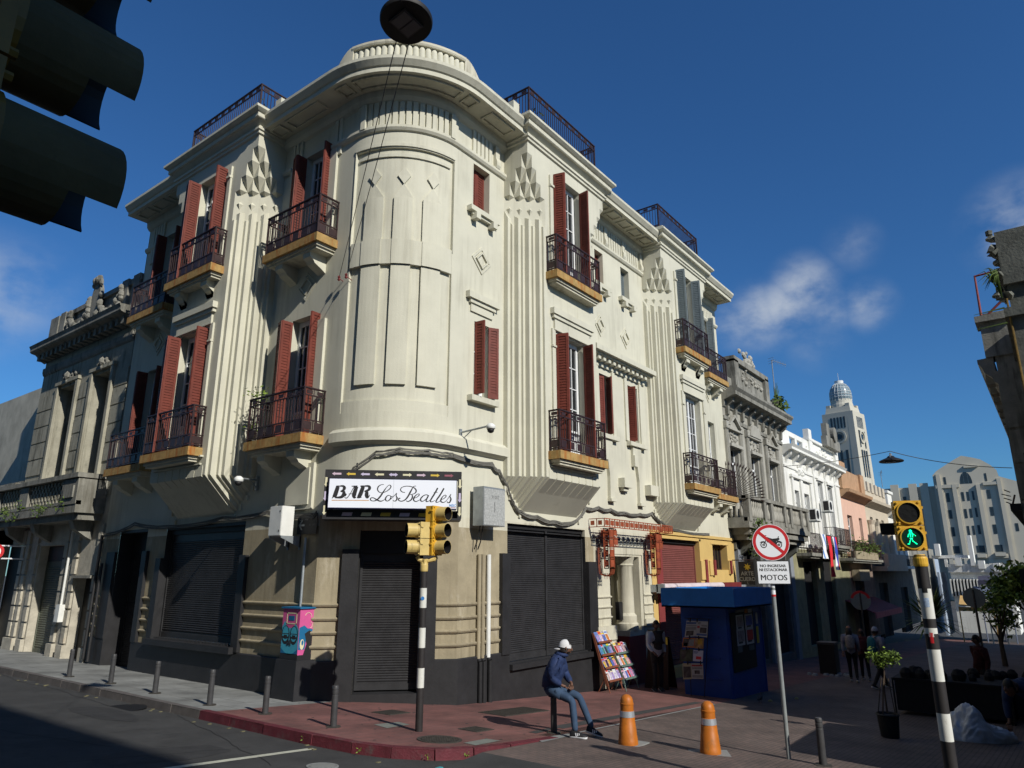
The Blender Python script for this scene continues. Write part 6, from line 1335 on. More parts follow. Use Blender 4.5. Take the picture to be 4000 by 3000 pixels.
# ---- bar sign ----
cs = 20.35; bq = lambda x, y: (1250 + x * .27125, 1820 + y * .27125)
def bs(px, py): v = onC(*bq(px, py), cs); return Vector((v.x, v.y, v.z))
tl_, tr_, bl_, br_ = bs(135, 172), bs(1978, 210), bs(105, 600), bs(1960, 632)
Bs = thing('bar_sign', 'white illuminated-box sign reading BAR Los Beatles with arrows round its black frame', 'sign', tuple((tl_ + br_) / 2), None)
rv = Vector((c7, -c7, 0)); nv = Vector((-c7, -c7, 0)); c0 = (tl_ + tr_ + bl_ + br_) / 4; W_ = ((tr_ - tl_).dot(rv) + (br_ - bl_).dot(rv)) / 4; H_ = ((tl_ - bl_).z + (tr_ - br_).z) / 4
SM = face_mtx(c0, rv, nv); TS = lambda x, y, z: tuple(SM @ Vector((x, y, z)))
m = M(TS); m.box(-W_, W_, -H_, H_, -.25, 0); obj('light_box', m, mat('sign_blue_edge', (.03, .03, .10), .5, 0), Bs)
m = M(TS); m.box(-W_ + .01, W_ - .01, -H_ + .012, H_ - .01, 0, .004); obj('sign_face', m, mat('backlit_white', (.80, .83, .90), .35, .02, 2, 0), Bs)
m = M(TS); m.box(.0, .004, -H_ + .01, H_ - .01, .0041, .0048); obj('panel_joint', m, gsteel, Bs)
fx, fy = W_ + .1, H_ + .12
m = M(TS); m.box(-fx, fx, H_ + .02, fy + .07, -.30, -.1); m.box(-fx, -W_ - .03, -fy - .05, H_ + .02, -.3, -.1); m.box(W_ + .03, fx + .01, -fy - .05, H_ + .02, -.3, -.1); m.box(-fx, fx, -fy - .09, -fy - .05, -.62, -.1); m.box(-fx, fx, -fy - .05, -H_ - .01, -.34, -.26); obj('frame', m, blackp, Bs)
def arrow(m, x, y, L, ang, d=-.099, wd=.075, dbl=False):
    ca, sa = math.cos(ang), math.sin(ang); w = wd / 2
    P = [(-L, -w * .5), (L * .4, -w * .5), (L * .4, -w), (L, 0), (L * .4, w), (L * .4, w * .5), (-L, w * .5)]
    if dbl: P = [(-L, 0), (-L * .4, -w), (-L * .4, -w * .5), (L * .4, -w * .5), (L * .4, -w), (L, 0), (L * .4, w), (L * .4, w * .5), (-L * .4, w * .5), (-L * .4, w)]
    m.face(*[(x + a * ca - b * sa, y + a * sa + b * ca, d + .003) for a, b in P])
ac = [mat('arrow_pink', (.55, .42, .50), .6, .1, 8, 0), mat('arrow_yellow', (.60, .42, .06), .6, .1, 8, 0), mat('arrow_lilac', (.52, .46, .62), .6, .1, 8, 0), mat('arrow_cream', (.66, .62, .42), .6, .1, 8, 0), mat('arrow_rose', (.28, .09, .12), .6, .1, 8, 0)]
for i, (k_, a_) in enumerate(((0, math.pi), (1, math.pi), (2, math.pi), (3, math.pi), (2, None), (3, 0), (0, 0), (1, 0), (4, 0))):
    m = M(TS); arrow(m, -W_ * .90 + i * W_ * 1.8 / 8 * .985, H_ + .105, W_ * .072, a_ or 0, dbl=a_ is None); obj('arrow', m, ac[k_], Bs)
for g in (-1, 1):
    for i, k_ in enumerate((3, 2, 3)): m = M(TS); arrow(m, g * (W_ + .068), H_ * (.78 - i * .95), H_ * .32, -math.pi / 2, wd=.085); obj('arrow', m, ac[k_], Bs)
m = M(TS)
for i, k_ in enumerate((0, 3, 1, 2, 1, 3)): m = M(TS); x = -W_ * .8 + i * W_ * .3; m.face((x, -H_ - .13, -.255), (x + .2, -H_ - .13, -.255), (x + .22, -H_ - .06, -.255), (x + .02, -H_ - .06, -.255)); obj('arrow', m, ac[k_], Bs)
# lettering traced as pen strokes: (x, y) in pixels of the close-up, w = pen width
def s2(x, y): v = onC(*bq(x, y), cs) - c0; return v.dot(rv), v.z
def catmull(P, n=7):
    o = []; P = [P[0]] + P + [P[-1]]
    for i in range(1, len(P) - 2):
        for k in range(n):
            t = k / n; a, b, c, d = P[i - 1:i + 3]; o.append(tuple(.5 * (2 * b[j] + (c[j] - a[j]) * t + (2 * a[j] - 5 * b[j] + 4 * c[j] - d[j]) * t * t + (3 * b[j] - a[j] - 3 * c[j] + d[j]) * t ** 3) for j in range(3)))
    o.append(P[-2]); return o
lay = [0]
def pen(m, P, sm_=True):
    Q = catmull(P) if sm_ else P; lay[0] += 1; z = .0055 + lay[0] * .00002; px2m = abs(s2(1100, 300)[0] - s2(1000, 300)[0]) / 100
    Q = [(*s2(x, y), w * 1.22 * px2m / 2 + .0008) for x, y, w in Q]; L = []; Rr = []
    for i, (x, y, w) in enumerate(Q):
        a, b = Q[max(0, i - 1)], Q[min(len(Q) - 1, i + 1)]; dx, dy = b[0] - a[0], b[1] - a[1]; l = math.hypot(dx, dy) or 1; L.append((x - dy / l * w, y + dx / l * w, z)); Rr.append((x + dy / l * w, y - dx / l * w, z))
    for i in range(len(Q) - 1): m.face(L[i], Rr[i], Rr[i + 1], L[i + 1])
m = M(TS)
S1 = [ # BAR
 [(232, 290, 8), (250, 292, 14), (275, 292, 18)], [(258, 300, 44), (225, 400, 50), (205, 452, 44)], [(275, 292, 12), (330, 290, 22), (352, 315, 36), (335, 350, 28), (295, 366, 12)], [(295, 366, 12), (340, 372, 30), (340, 415, 42), (300, 450, 30), (215, 456, 14)], [(172, 468, 6), (190, 446, 14), (205, 440, 24)],
 [(352, 420, 26), (366, 418, 34), (378, 424, 26)], [(352, 452, 6), (385, 462, 9), (430, 410, 8), (475, 330, 8), (500, 292, 10)], [(455, 292, 8), (500, 292, 12), (540, 290, 12)], [(528, 296, 40), (500, 380, 48), (490, 430, 46), (500, 452, 30), (520, 448, 8)], [(415, 402, 7), (470, 402, 7), (505, 402, 8)],
 [(580, 290, 8), (600, 292, 16), (630, 292, 16)], [(622, 298, 42), (585, 400, 48), (558, 450, 40)], [(630, 292, 14), (690, 290, 22), (715, 312, 34), (700, 345, 28), (640, 366, 12)], [(640, 366, 10), (672, 375, 34), (672, 420, 44), (682, 450, 34), (705, 440, 10), (716, 415, 6)], [(530, 455, 10), (560, 452, 24), (600, 452, 8)],
 # L
 [(920, 268, 5), (880, 272, 7), (840, 300, 13), (830, 345, 12), (870, 385, 8), (940, 375, 7), (1000, 335, 10), (1022, 300, 12), (1010, 278, 9), (985, 282, 6), (950, 320, 8), (905, 385, 16), (860, 450, 18), (810, 495, 12), (760, 505, 8), (728, 488, 11), (735, 462, 10), (775, 462, 9), (825, 492, 13), (870, 508, 12), (905, 500, 8), (940, 478, 5)],
 # o
 [(1005, 425, 6), (975, 428, 9), (945, 462, 15), (948, 495, 12), (975, 505, 8), (1010, 480, 13), (1022, 445, 11), (1005, 425, 6)], [(1010, 430, 6), (1030, 440, 6), (1052, 438, 5)],
 # s
 [(1022, 478, 5), (1060, 440, 6), (1105, 392, 9)], [(1105, 392, 9), (1098, 430, 10), (1110, 465, 17), (1095, 500, 12), (1065, 506, 7), (1050, 492, 7)],
 # B
 [(1385, 290, 5), (1345, 300, 8), (1305, 370, 17), (1260, 450, 17), (1215, 495, 12), (1165, 508, 9), (1130, 490, 11), (1138, 468, 13), (1158, 468, 10)], [(1225, 382, 6), (1185, 375, 8), (1160, 345, 11), (1180, 310, 8), (1240, 292, 7), (1320, 300, 8), (1372, 330, 13), (1385, 365, 15), (1365, 395, 9), (1320, 410, 6), (1290, 408, 4)], [(1290, 408, 4), (1320, 415, 8), (1332, 440, 15), (1315, 485, 14), (1270, 512, 9), (1240, 502, 7)],
 # e
 [(1345, 470, 5), (1395, 450, 7), (1428, 420, 10), (1425, 404, 7), (1395, 412, 8), (1355, 455, 15), (1350, 495, 14), (1385, 512, 9), (1425, 495, 6), (1460, 470, 5)],
 # a
 [(1555, 425, 10), (1530, 415, 8), (1490, 430, 10), (1452, 470, 15), (1455, 505, 13), (1490, 505, 8), (1535, 470, 8), (1560, 430, 9)], [(1565, 422, 14), (1535, 480, 15), (1530, 510, 12), (1560, 510, 7), (1600, 480, 5)],
 # t
 [(1695, 318, 17), (1650, 400, 17), (1600, 480, 16), (1590, 512, 12), (1618, 516, 7), (1655, 495, 5)], [(1640, 385, 7), (1665, 378, 8), (1692, 382, 7)],
 # l
 [(1785, 322, 17), (1735, 410, 17), (1680, 490, 16), (1672, 520, 12), (1700, 522, 7), (1745, 495, 5)],
 # e
 [(1745, 485, 5), (1785, 470, 7), (1815, 440, 10), (1812, 422, 7), (1780, 430, 8), (1745, 475, 14), (1742, 512, 14), (1775, 526, 9), (1812, 508, 6), (1850, 460, 6), (1885, 408, 9)],
 # s
 [(1885, 408, 9), (1872, 440, 11), (1885, 480, 17), (1868, 522, 14), (1840, 530, 8), (1830, 512, 8)]]
for P in S1: pen(m, P)
obj('lettering', m, ink, Bs)
m = M(TS); pen(m, [(168, 494, 8), (400, 495, 7), (705, 497, 8)]); obj('underline', m, mat('orange_line', (.60, .33, .14), .6, .3, 12, 0), Bs)
text_obj('lettering', 'MBC', .075, mat('pale_blue_ink', (.22, .38, .65), .5, 0), Bs, SM @ Matrix.Translation((*s2(1912, 572), .0056)), ext=.0003, offset=.002)
m = M(TS); pen(m, [(1872, 592, 3), (1950, 594, 3)]); pen(m, [(1876, 604, 8), (1944, 605, 8)]); obj('small_print', m, mat('pink_ink', (.5, .35, .38), .6, .5, 60, 0), Bs)
# ---- street name plate, boxes, pipes ----
def wallpt(T, s, z, d=0): return T(s, d, z)
P1_, P2_ = onX(*z2(222, 395)), onX(*z2(328, 490)); sp = thing('street_name_plate', 'black street name plate reading Cerrito with a white arrow', 'sign', (XL, (P1_.y + P2_.y) / 2, P2_.z))
m = M(TL); y0_, y1_ = 12.36, P1_.y; m.box(y0_, y1_, .05, .06, P2_.z, P1_.z); obj('plate', m, blk, sp)
fm = lambda y, z: face_mtx((XL - .0605, y, z), (0, -1, 0), (-1, 0, 0))
inkp = mat('grey_white_ink', (.32, .34, .34), .6, 0)
text_obj('lettering', 'Cerrito', .13, inkp, sp, fm(y1_ - .05, P1_.z - .10), ext=.0005, align='LEFT', sx=.8); text_obj('lettering', '301 - 349', .065, mat('dim_ink', (.12, .13, .13), .6, 0), sp, fm(y0_ + .17, P2_.z + .19), ext=.0005, sx=.8)
m = M(lambda x, z, d: (XL - .0608 - d, y1_ - .05 - x, P2_.z + .19 + z)); 
for q in ([(0, 0), (.09, .1), (.14, .1), (.07, .02), (.2, .02), (.2, -.02), (.07, -.02), (.14, -.1), (.09, -.1)],): m.face(*[(a, b, .0005) for a, b in q])
obj('arrow', m, inkp, sp)
r4 = lambda x, y: (800 + x * .3617, 1700 + y * .3617)
wbx = thing('white_cabinet', 'clean white metal cabinet on a wall bracket left of the bar sign', 'electrical box', (XL - .3, 13.3, .85))
m = M(TL); a, b = 12.95, 13.38; m.box(a, b, .22, .52, .78, 1.4); obj('casing', m, whp, wbx); m = M(TL); m.box(a + .01, b - .01, .522, .53, .79, 1.39); obj('door', m, whp, wbx); m = M(TL); m.box(a + .05, a + .07, .53, .536, 1.27, 1.31); m.box(a + .05, a + .07, .53, .536, .86, .9); obj('lock', m, blk, wbx)
m = M(TL)
for s in (a, b - .03): m.ext([(.0, .55), (.02, .55), (.5, .74), (.5, .78), (0, .78)], s, s + .03); m.box(s, s + .03, 0, .03, .5, 1.2)
obj('bracket', m, gsteel, wbx)
gc = thing('grey_cabinet', 'tall grey galvanised cabinet numbered 91007 on the wall right of the bar sign', 'electrical box', (12.4, YR - .2, .95))
g0, g1_ = onY(*z6(95, 1350), YR - .42), onY(*z6(285, 1590), YR - .42); m = M(TR); gx0, gx1, gzb, gzt = g0.x + .28, g1_.x, g1_.z, onY(*z6(285, 1345), YR - .42).z
m.box(gx0, gx1, .12, .42, gzb, gzt); obj('casing', m, gsteel, gc); m = M(TR); m.box(gx0 + .015, gx1 - .015, .42, .43, gzb + .015, gzt - .04); obj('door', m, mat('speckled_grey', (.36, .37, .36), .55, .35, 22, .3, 60), gc)
text_obj('lettering', '91007', .11, mat('faded_ink', (.12, .12, .12), .8, 0), gc, face_mtx(((gx0 + gx1) / 2 + .02, YR - .4305, gzt - .22), (1, 0, 0), (0, -1, 0)), ext=.0004)
m = M(TR); m.box((gx0 + gx1) / 2 - .005, (gx0 + gx1) / 2 + .005, .43, .435, gzt - .55, gzt - .33)
for dx in (.1, .2): m.tube([(gx0 + dx, .25, gzb), (gx0 + dx * 1.2, .14, gzb - .35), (gx0 + dx * 1.2, .07, gzb - .5)], .014, 5)
obj('small_parts', m, blk, gc)
for k_, (x, mm_, rr) in enumerate(((12.17, tan, .045), (12.30, tan, .045), (12.50, whp, .05))):
    m = M(TR); m.tube([(x, .06, .42), (x, .06, -1.74), (x, .12, -1.80)], rr, 10); m.tube([(x, .12, -1.80), (x, .12, gx(x) - .05)], rr, 10)
    o = obj('wall_pipe', m, [mm_, blackp]); n_ = len(o.data.polygons)
    for fi, pf in enumerate(o.data.polygons): c_ = sum((o.data.vertices[v].co.z for v in pf.vertices)) / len(pf.vertices); pf.material_index = 1 if c_ < -1.74 else 0
    tag(o, ('leftmost thin tan pipe on the wall under the grey cabinet', 'middle tan pipe on the wall under the grey cabinet', 'white pipe, rightmost of three under the grey cabinet')[k_], 'pipe', 'pipes under the grey cabinet')
m = M(TL); m.tube([(12.72, .05, .75), (12.72, .05, -1.0)], .028, 8); tag(obj('wall_pipe', m, gsteel), 'thin grey steel pipe rising from the painted cabinet', 'pipe')
# painted cabinet on the black pedestal
pd_ = thing('pedestal', 'black painted masonry pedestal under the graffiti cabinet', 'pedestal', (9.4, 12.55, gx(9.4))); m = M(); m.hexa([(9.05, 12.26, gx(9.05) - .05), (9.62, 12.24, gx(9.6) - .05), (9.62, 13.0, gx(9.6) - .05), (9.05, 13.02, gx(9.05) - .05), (9.09, 12.30, -1.66), (9.58, 12.28, -1.66), (9.58, 12.96, -1.66), (9.09, 12.97, -1.66)])
obj('block', m, blackp, pd_)
gr = thing('painted_cabinet', 'pink and blue painted metal cabinet with cartoon eyes on a black pedestal', 'electrical box', (9.35, 12.5, -1.66))
gp_ = lambda x, y: (1050 + x * .2591, 2350 + y * .2591)
# front face (towards the left street) and side face (towards the camera's right)
cc0 = Vector((9.13, 12.34)); u1 = Vector((0, 1)); u2 = Vector((1, 0)); WF, WS, HT = .47, .33, .98
def GF(x, d, z): v = cc0 + u1 * x * 1.2 - u2 * d; return (v.x, v.y, -1.66 + z)         # x to the left seen from the camera, d outwards
def GS(x, d, z): v = cc0 + u2 * x - u1 * d; return (v.x, v.y, -1.66 + z)
gpk, gbl, gdb, gcr = mat('graffiti_pink', (.55, .09, .26), .55, .1, 6, .05), mat('graffiti_blue', (.05, .33, .46), .55, .1, 6, .05), mat('graffiti_deep_blue', (.01, .12, .26), .55, .1, 6, .05), mat('graffiti_cream', (.62, .58, .38), .55, .08, 6, .05)
m = M(GF); m.box(0, WF, -WS, 0, 0, HT); obj('casing', m, gpk, gr)
m = M(GF); m.box(-.03, WF + .03, -WS - .03, .03, HT, HT + .03); obj('lid', m, gdb, gr)
def disc(m, cx, cz, rx, rz, d, a0=0, a1=360, n=24): m.face(*[(cx + rx * math.cos(R_(a0 + (a1 - a0) * i / n)), d, cz + rz * math.sin(R_(a0 + (a1 - a0) * i / n))) for i in range(n + (0 if a1 - a0 == 360 else 1))])
m = M(GF); m.face((.005, .002, .12), (WF - .005, .002, .12), (WF - .005, .002, .62), (.40, .002, .74), (.33, .002, .62), (.24, .002, .60), (.14, .002, .64), (.1, .002, .70), (.005, .002, .58)); obj('blue_face', m, gbl, gr)
m = M(GF); m.face(*([(.005, .003, .12)] + [(WF * t, .003, .22 - .12 * math.sin(math.pi * t)) for t in (0.02, .25, .5, .75, .98)] + [(WF - .005, .003, .12)])); m.T = GS; m.face((.005, .002, .2), (.005, .002, .62), (.12, .002, .66), (.2, .002, .60), (WS - .005, .002, .58), (WS - .005, .002, .5), (.2, .002, .5), (.16, .002, .2)); obj('deep_blue_shade', m, gdb, gr)
m = M(GF); m.box(.0, WF, 0, .003, 0, .12); 
for ex in (.13, .36): disc(m, ex, .47, .11, .18, .004)
m.T = GS; m.face((.1, .003, .0), (WS - .003, .003, 0), (WS - .003, .003, .52), (.25, .003, .56), (.14, .003, .5), (.2, .003, .3)); m.box(0, WS, 0, .0025, 0, .1); obj('black_paint_area', m, ink, gr)
m = M(GF)
for ex in (.13, .36): disc(m, ex, .49, .085, .145, .0046); 
obj('eyelid', m, gbl, gr)
m = M(GF)
for ex in (.13, .36): m.box(ex - .09, ex + .09, .0, .0052, .485, .50); disc(m, ex, .47, .05, .06, .0054, 180, 360); disc(m, ex, .44, .085, .05, .0049, 180, 360)
for i in range(3): m.tube([(.20 + .035 * i, .006, .38), (.205 + .035 * i, .006, .27 + .02 * (i % 2)), (.225 + .035 * i, .006, .27 + .02 * (i % 2)), (.235 + .035 * i, .006, .36)], .006, 4)
obj('drawn_lines', m, ink, gr)
m = M(GF)
for a, b, c, e in ((.08, .36, .88, .90), (.08, .36, .68, .70), (.08, .10, .68, .9), (.34, .36, .68, .9)): m.box(a, b, 0, .004, c, e)
m.T = GS; disc(m, .09, .30, .05, .10, .004); m.tube([(.2 + .08 * math.cos(R_(20 * i)), .004, .82 + .08 * math.sin(R_(20 * i))) for i in range(9)], .006, 4); m.tube([(.25 + .06 * math.cos(R_(-90 + 20 * i)), .004, .66 + .06 * math.sin(R_(-90 + 20 * i))) for i in range(9)], .006, 4); obj('cream_shapes', m, gcr, gr)
m = M(GF); m.box(.14, .30, .001, .005, .75, .84); m.T = GS; disc(m, .1, .33, .025, .05, .0048); obj('blue_patch', m, gdb, gr)
# cameras on arms
def dome_cam(a, b, label):
    t = thing('security_camera', label, 'camera', tuple(b), 'dome cameras on wall arms'); m = M(); a, b = Vector(a), Vector(b); m.tube([a, b], .022, 8); m.tube([a + Vector((0, 0, -.2)), a + (b - a) * .4], .012, 6); m.box(a.x - .03, a.x + .03, a.y - .03, a.y + .03, a.z - .25, a.z + .08); obj('arm', m, gsteel, t)
    m = M(); m.lathe([(.0, .05), (.05, .045), (.10, .0), (.10, -.07), (.085, -.08)], tuple(b), 20); obj('housing', m, whp, t, True); m = M(); m.lathe([(.08, -.08), (.07, -.13), (.04, -.16), (0, -.17)], tuple(b), 18); obj('dome', m, blk, t, True)
dome_cam(onY(1798, 1690, YR - .02), onY(1917, 1662, YR - .9) , 'dome camera on an arm at the right of the rounded corner'); a = onX(1005, 1875, XL - .04); b = onX(933, 1868, XL - .75); dome_cam(a, b, 'dome camera on an arm in the shade of the left facade')
# ARTE CUERO sign, far signs
zk = lambda x, y: (2550 + x * .3617, 2150 + y * .3314)
def face_sign(name, label, c, w, h, mt): pass
a = onY(2550 + 925 * .3616, 2150 + 110 * .3315, YR - 1.1); 
ks = lambda x, y, Y: onY(2550 + x * .3616, 2150 + y * .3315, Y)
Ya = YR - .7; A, Bq = ks(920, 120, Ya), ks(1110, 405, Ya); ar = thing('projecting_sign', 'black hanging sign with a yellow sun and the words ARTE CUERO', 'sign', (A.x, Ya, Bq.z))
XA = 27.6; pA = lambda x, y: onX(2550 + x * .3616, 2150 + y * .3315, XA); q0, q1 = pA(920, 130), pA(1110, 405)
m = M(); m.box(XA, XA + .06, q1.y, q0.y, q1.z, q0.z); obj('board', m, blk, ar); m = M(); m.tube([(XA + .03, q1.y, q0.z + .05), (XA + .03, YR, q0.z + .05)], .02, 6); obj('hanger', m, iron, ar)
FM = lambda x, y: face_mtx((XA - .002, pA(x, y).y, pA(x, y).z), (0, -1, 0), (-1, 0, 0))
gi = mat('chalky_ink', (.18, .18, .16), .8, .2, 10, 0); hh_ = (q0.z - q1.z)
text_obj('lettering', 'ARTE', hh_ * .24, gi, ar, FM(1020, 275), ext=.0008, offset=.004); text_obj('lettering', 'CUERO', hh_ * .24, gi, ar, FM(1022, 340), ext=.0008, offset=.004, sx=.9); text_obj('lettering', 'L', hh_ * .16, gi, ar, FM(1030, 385), ext=.0008)
m = M(); cS_ = pA(1020, 195); n = 14; P = []
for i in range(n): a_ = 2 * math.pi * i / n; r = hh_ * (.17 if i % 2 == 0 else .08); P.append((XA - .003, cS_.y + r * math.cos(a_), cS_.z + r * math.sin(a_)))
m.face(*P); obj('sun_symbol', m, mat('sun_yellow', (.38, .25, .02), .7, 0), ar)
# rolled awning of the yellow shop
m = M(TR); za = -.42
m.lathe([(0, 0), (.13, 0), (.13, 4.9), (0, 4.9)], (20.6, .32, za), 14, Matrix.Rotation(R_(90), 3, 'Y')); aw = thing('rolled_awning', 'rolled red and white awning over the yellow shop behind the kiosk', 'awning', (23, YR - .3, za)); obj('cover', m, mat('awning_cover', (.58, .50, .52), .6, .12, 4, .1), aw)
m = M(TR); m.box(20.7, 27.0, .3, .42, za - .2, za - .08); m.box(25.5, 27.2, .2, .45, za - .1, za + .12); obj('valance', m, mat('awning_red', (.16, .02, .022), .7, .2), aw); m = M(TR); m.box(20.5, 20.6, .2, .45, za - .15, za + .12); m.box(20.5, 20.54, 0, .25, za - .12, za + .1); obj('bracket', m, gsteel, aw)
for s, t in ((21.5, 0), (22.4, 0), (23.6, 0)): text_obj('lettering', 'Coca', .10, signw, aw, face_mtx((s, YR - .4215, za - .14), (1, 0, 0), (0, -1, 0)), ext=.0008, shear=.3) if 0 else None
# ================= people =================
def skin_mesh(V, E_, Rr, sub=2):
    me = bpy.data.meshes.new('tmp'); keys = list(V); ix = {k: i for i, k in enumerate(keys)}
    me.from_pydata([V[k] for k in keys], [(ix[a], ix[b]) for a, b in E_], []); o = bpy.data.objects.new('tmp', me); COL.objects.link(o)
    o.modifiers.new('s', 'SKIN')
    if not me.skin_vertices:
        bm = bmesh.new(); bm.from_mesh(me); bm.verts.layers.skin.verify(); bm.to_mesh(me); bm.free()
    for i, k in enumerate(keys):
        r = Rr[k]; sv = me.skin_vertices[0].data[i]; sv.radius = r if isinstance(r, tuple) else (r, r); sv.use_root = (i == 0)
    su = o.modifiers.new('u', 'SUBSURF'); su.levels = sub; su.render_levels = sub
    bpy.context.view_layer.update(); ev = o.evaluated_get(bpy.context.evaluated_depsgraph_get()); r = bpy.data.meshes.new_from_object(ev)
    bpy.data.objects.remove(o); bpy.data.meshes.remove(me); return r
def add_mesh(m, me):
    b = len(m.v); m.v += [tuple(v.co) for v in me.vertices]; m.f += [[q + b for q in p.vertices] for p in me.polygons]; m.mi += [m.cm] * len(me.polygons); bpy.data.meshes.remove(me)
def person(label, loc, rz, J, mats, head_yaw=0, head_pitch=0, extra=None, hair='short', scale=1.0, hood=False):
    """J: joints in the local frame (x forward, y left, z up, feet at z = 0)"""
    t = thing('person', label, 'person', loc, None, rz); t.scale = (scale,) * 3
    V = {k: Vector(v) for k, v in J.items()}
    def mk(keys, E_, R): return skin_mesh({k: V[k] for k in keys}, E_, R)
    # body: one continuous skinned figure, with head and hands joined on
    bk = ['pelvis', 'waist', 'chest', 'neck', 'nape', 'shL', 'elL', 'wrL', 'paL', 'shR', 'elR', 'wrR', 'paR', 'hipL', 'knL', 'anL', 'hipR', 'knR', 'anR']
    V['nape'] = V['neck'] + (V['head'] - V['neck']) * .55
    for s in 'LR': V['pa' + s] = V['wr' + s] + (V['ha' + s] - V['wr' + s]) * .62
    BE = [('pelvis', 'waist'), ('waist', 'chest'), ('chest', 'neck'), ('neck', 'nape'), ('chest', 'shL'), ('shL', 'elL'), ('elL', 'wrL'), ('wrL', 'paL'), ('chest', 'shR'), ('shR', 'elR'), ('elR', 'wrR'), ('wrR', 'paR'), ('pelvis', 'hipL'), ('hipL', 'knL'), ('knL', 'anL'), ('pelvis', 'hipR'), ('hipR', 'knR'), ('knR', 'anR')]
    R = dict(pelvis=.07, waist=.07, chest=.07, neck=.056, nape=.052, shL=.03, shR=.03, elL=.028, elR=.028, wrL=.024, wrR=.024, paL=.026, paR=.026, hipL=.05, hipR=.05, knL=.045, knR=.045, anL=.036, anR=.036)
    m = M(); add_mesh(m, mk(bk, BE, R))
    for s in 'LR':                              # fingers and thumb
        w, h = V['pa' + s], V['ha' + s]; d = (h - V['wr' + s]).normalized(); fr = Vector(J.get('palm' + s, (0, 0, -1))); side = d.cross(fr).normalized(); fr = side.cross(d).normalized()
        for i, L in enumerate((.062, .072, .068, .052)):
            o = side * (-.024 + .016 * i); a = w + o + d * .008; b = a + d * (L * .45 + .02); c = b + (d * .7 + fr * .5) * L * .32; e = c + (d * .35 + fr * .8) * L * .28
            m.tube([a, b, c, e], [.0095, .009, .008, .006], 6)
        g = -1 if s == 'L' else 1; a = w - side * .02 * 1 - d * .03; m.tube([a, a - side * .022 + d * .025 + fr * .01, a - side * .026 + d * .052 + fr * .02], [.011, .010, .007], 6)
    H = V['head']; HR = Matrix.Rotation(head_yaw, 3, 'Z') @ Matrix.Rotation(head_pitch, 3, 'Y')
    hp = lambda x, y, z: tuple(H + HR @ Vector((x, y, z)))
    prof = []; n = 14; k = 18; rings = []
    for i in range(n + 1):                      # head: egg with jaw, brow, nose bridge
        ph = math.pi * i / n; z = .118 * math.cos(ph); ring = []
        for j in range(k):
            th = 2 * math.pi * j / k; rr = math.sin(ph); x = .098 * rr * math.cos(th); y = .076 * rr * math.sin(th)
            if z < -.03: f = 1 - .55 * ((-z - .03) / .088); y *= .55 + .45 * f; x = x * (.62 + .38 * f) + .022 * (1 - f)
            if math.cos(th) > .92 and -.055 < z < .02: x += .012
            ring.append(m.p(hp(x, y, z)))
        rings.append(ring)
    for a, b in zip(rings, rings[1:]):
        for j in range(k): m.idx(a[j], a[(j + 1) % k], b[(j + 1) % k], b[j])
    m.tube([hp(.092, 0, .028), hp(.116, 0, -.012), hp(.122, 0, -.026), hp(.102, 0, -.034)], [.009, .012, .014, .008], 7)
    for g in (-1, 1): m.tube([hp(-.0, g * .074, .02), hp(-.012, g * .090, .012), hp(-.008, g * .088, -.02), hp(.004, g * .076, -.03)], [.008, .012, .011, .007], 6)
    m.tube([hp(.088, -.022, -.062), hp(.1, 0, -.060), hp(.088, .022, -.062)], [.004, .008, .004], 6)
    body = obj('body', m, mats['skin'], t, True, local=True)
    m = M()
    for g in (-1, 1): m.lathe([(.0, .012), (.009, .009), (.012, 0)], hp(.090, g * .030, .012), 8, HR @ Matrix.Rotation(R_(90), 3, 'Y')); m.tube([hp(.094, g * .018, .036), hp(.092, g * .045, .034)], .005, 5)
    obj('eyes', m, hairm, body, True, local=True)
    # hair, trousers, top, shoes
    if hair:
        m = M(); rings = []
        lim = {'short': .52, 'long': .56, 'bald': .0, 'fringe': .50}.get(hair, .5)
        for i in range(9):
            ph = math.pi * lim * i / 8; z = .126 * math.cos(ph); ring = []
            for j in range(k):
                th = 2 * math.pi * j / k; rr = math.sin(ph); back = 1 if math.cos(th) < .35 else 0; ring.append(m.p(hp(.106 * rr * math.cos(th) - .004, .084 * rr * math.sin(th), z - (.05 * i / 8 if back else -.03 * i / 8))))
            rings.append(ring)
        for a, b in zip(rings, rings[1:]):
            for j in range(k): m.idx(a[j], a[(j + 1) % k], b[(j + 1) % k], b[j])
        if hair == 'long': m.tube([hp(-.05, 0, .02), hp(-.095, 0, -.08), hp(-.105, .01, -.20), hp(-.10, 0, -.33)], [.085, .10, .095, .05], 10)
        if hair != 'bald': obj('hair', m, mats.get('hair', hairm), body, True, local=True)
        else: m.v = []
    LE_ = [('pelvis', 'hipL'), ('hipL', 'thL'), ('thL', 'knL'), ('knL', 'caL'), ('caL', 'anL'), ('pelvis', 'hipR'), ('hipR', 'thR'), ('thR', 'knR'), ('knR', 'caR'), ('caR', 'anR'), ('pelvis', 'belt')]
    V['belt'] = V['pelvis'] + (V['waist'] - V['pelvis']) * .5
    for s in 'LR': V['th' + s] = (V['hip' + s] + V['kn' + s]) / 2; V['ca' + s] = V['kn' + s] * .6 + V['an' + s] * .4
    tw = mats.get('tw', 1); m = M(); add_mesh(m, mk(['pelvis', 'belt', 'hipL', 'thL', 'knL', 'caL', 'anL', 'hipR', 'thR', 'knR', 'caR', 'anR'], LE_, dict(pelvis=.115, belt=.12, hipL=.092 * tw, hipR=.092 * tw, thL=.082 * tw, thR=.082 * tw, knL=.064 * tw, knR=.064 * tw, caL=.06 * tw, caR=.06 * tw, anL=.05 * tw, anR=.05 * tw)))
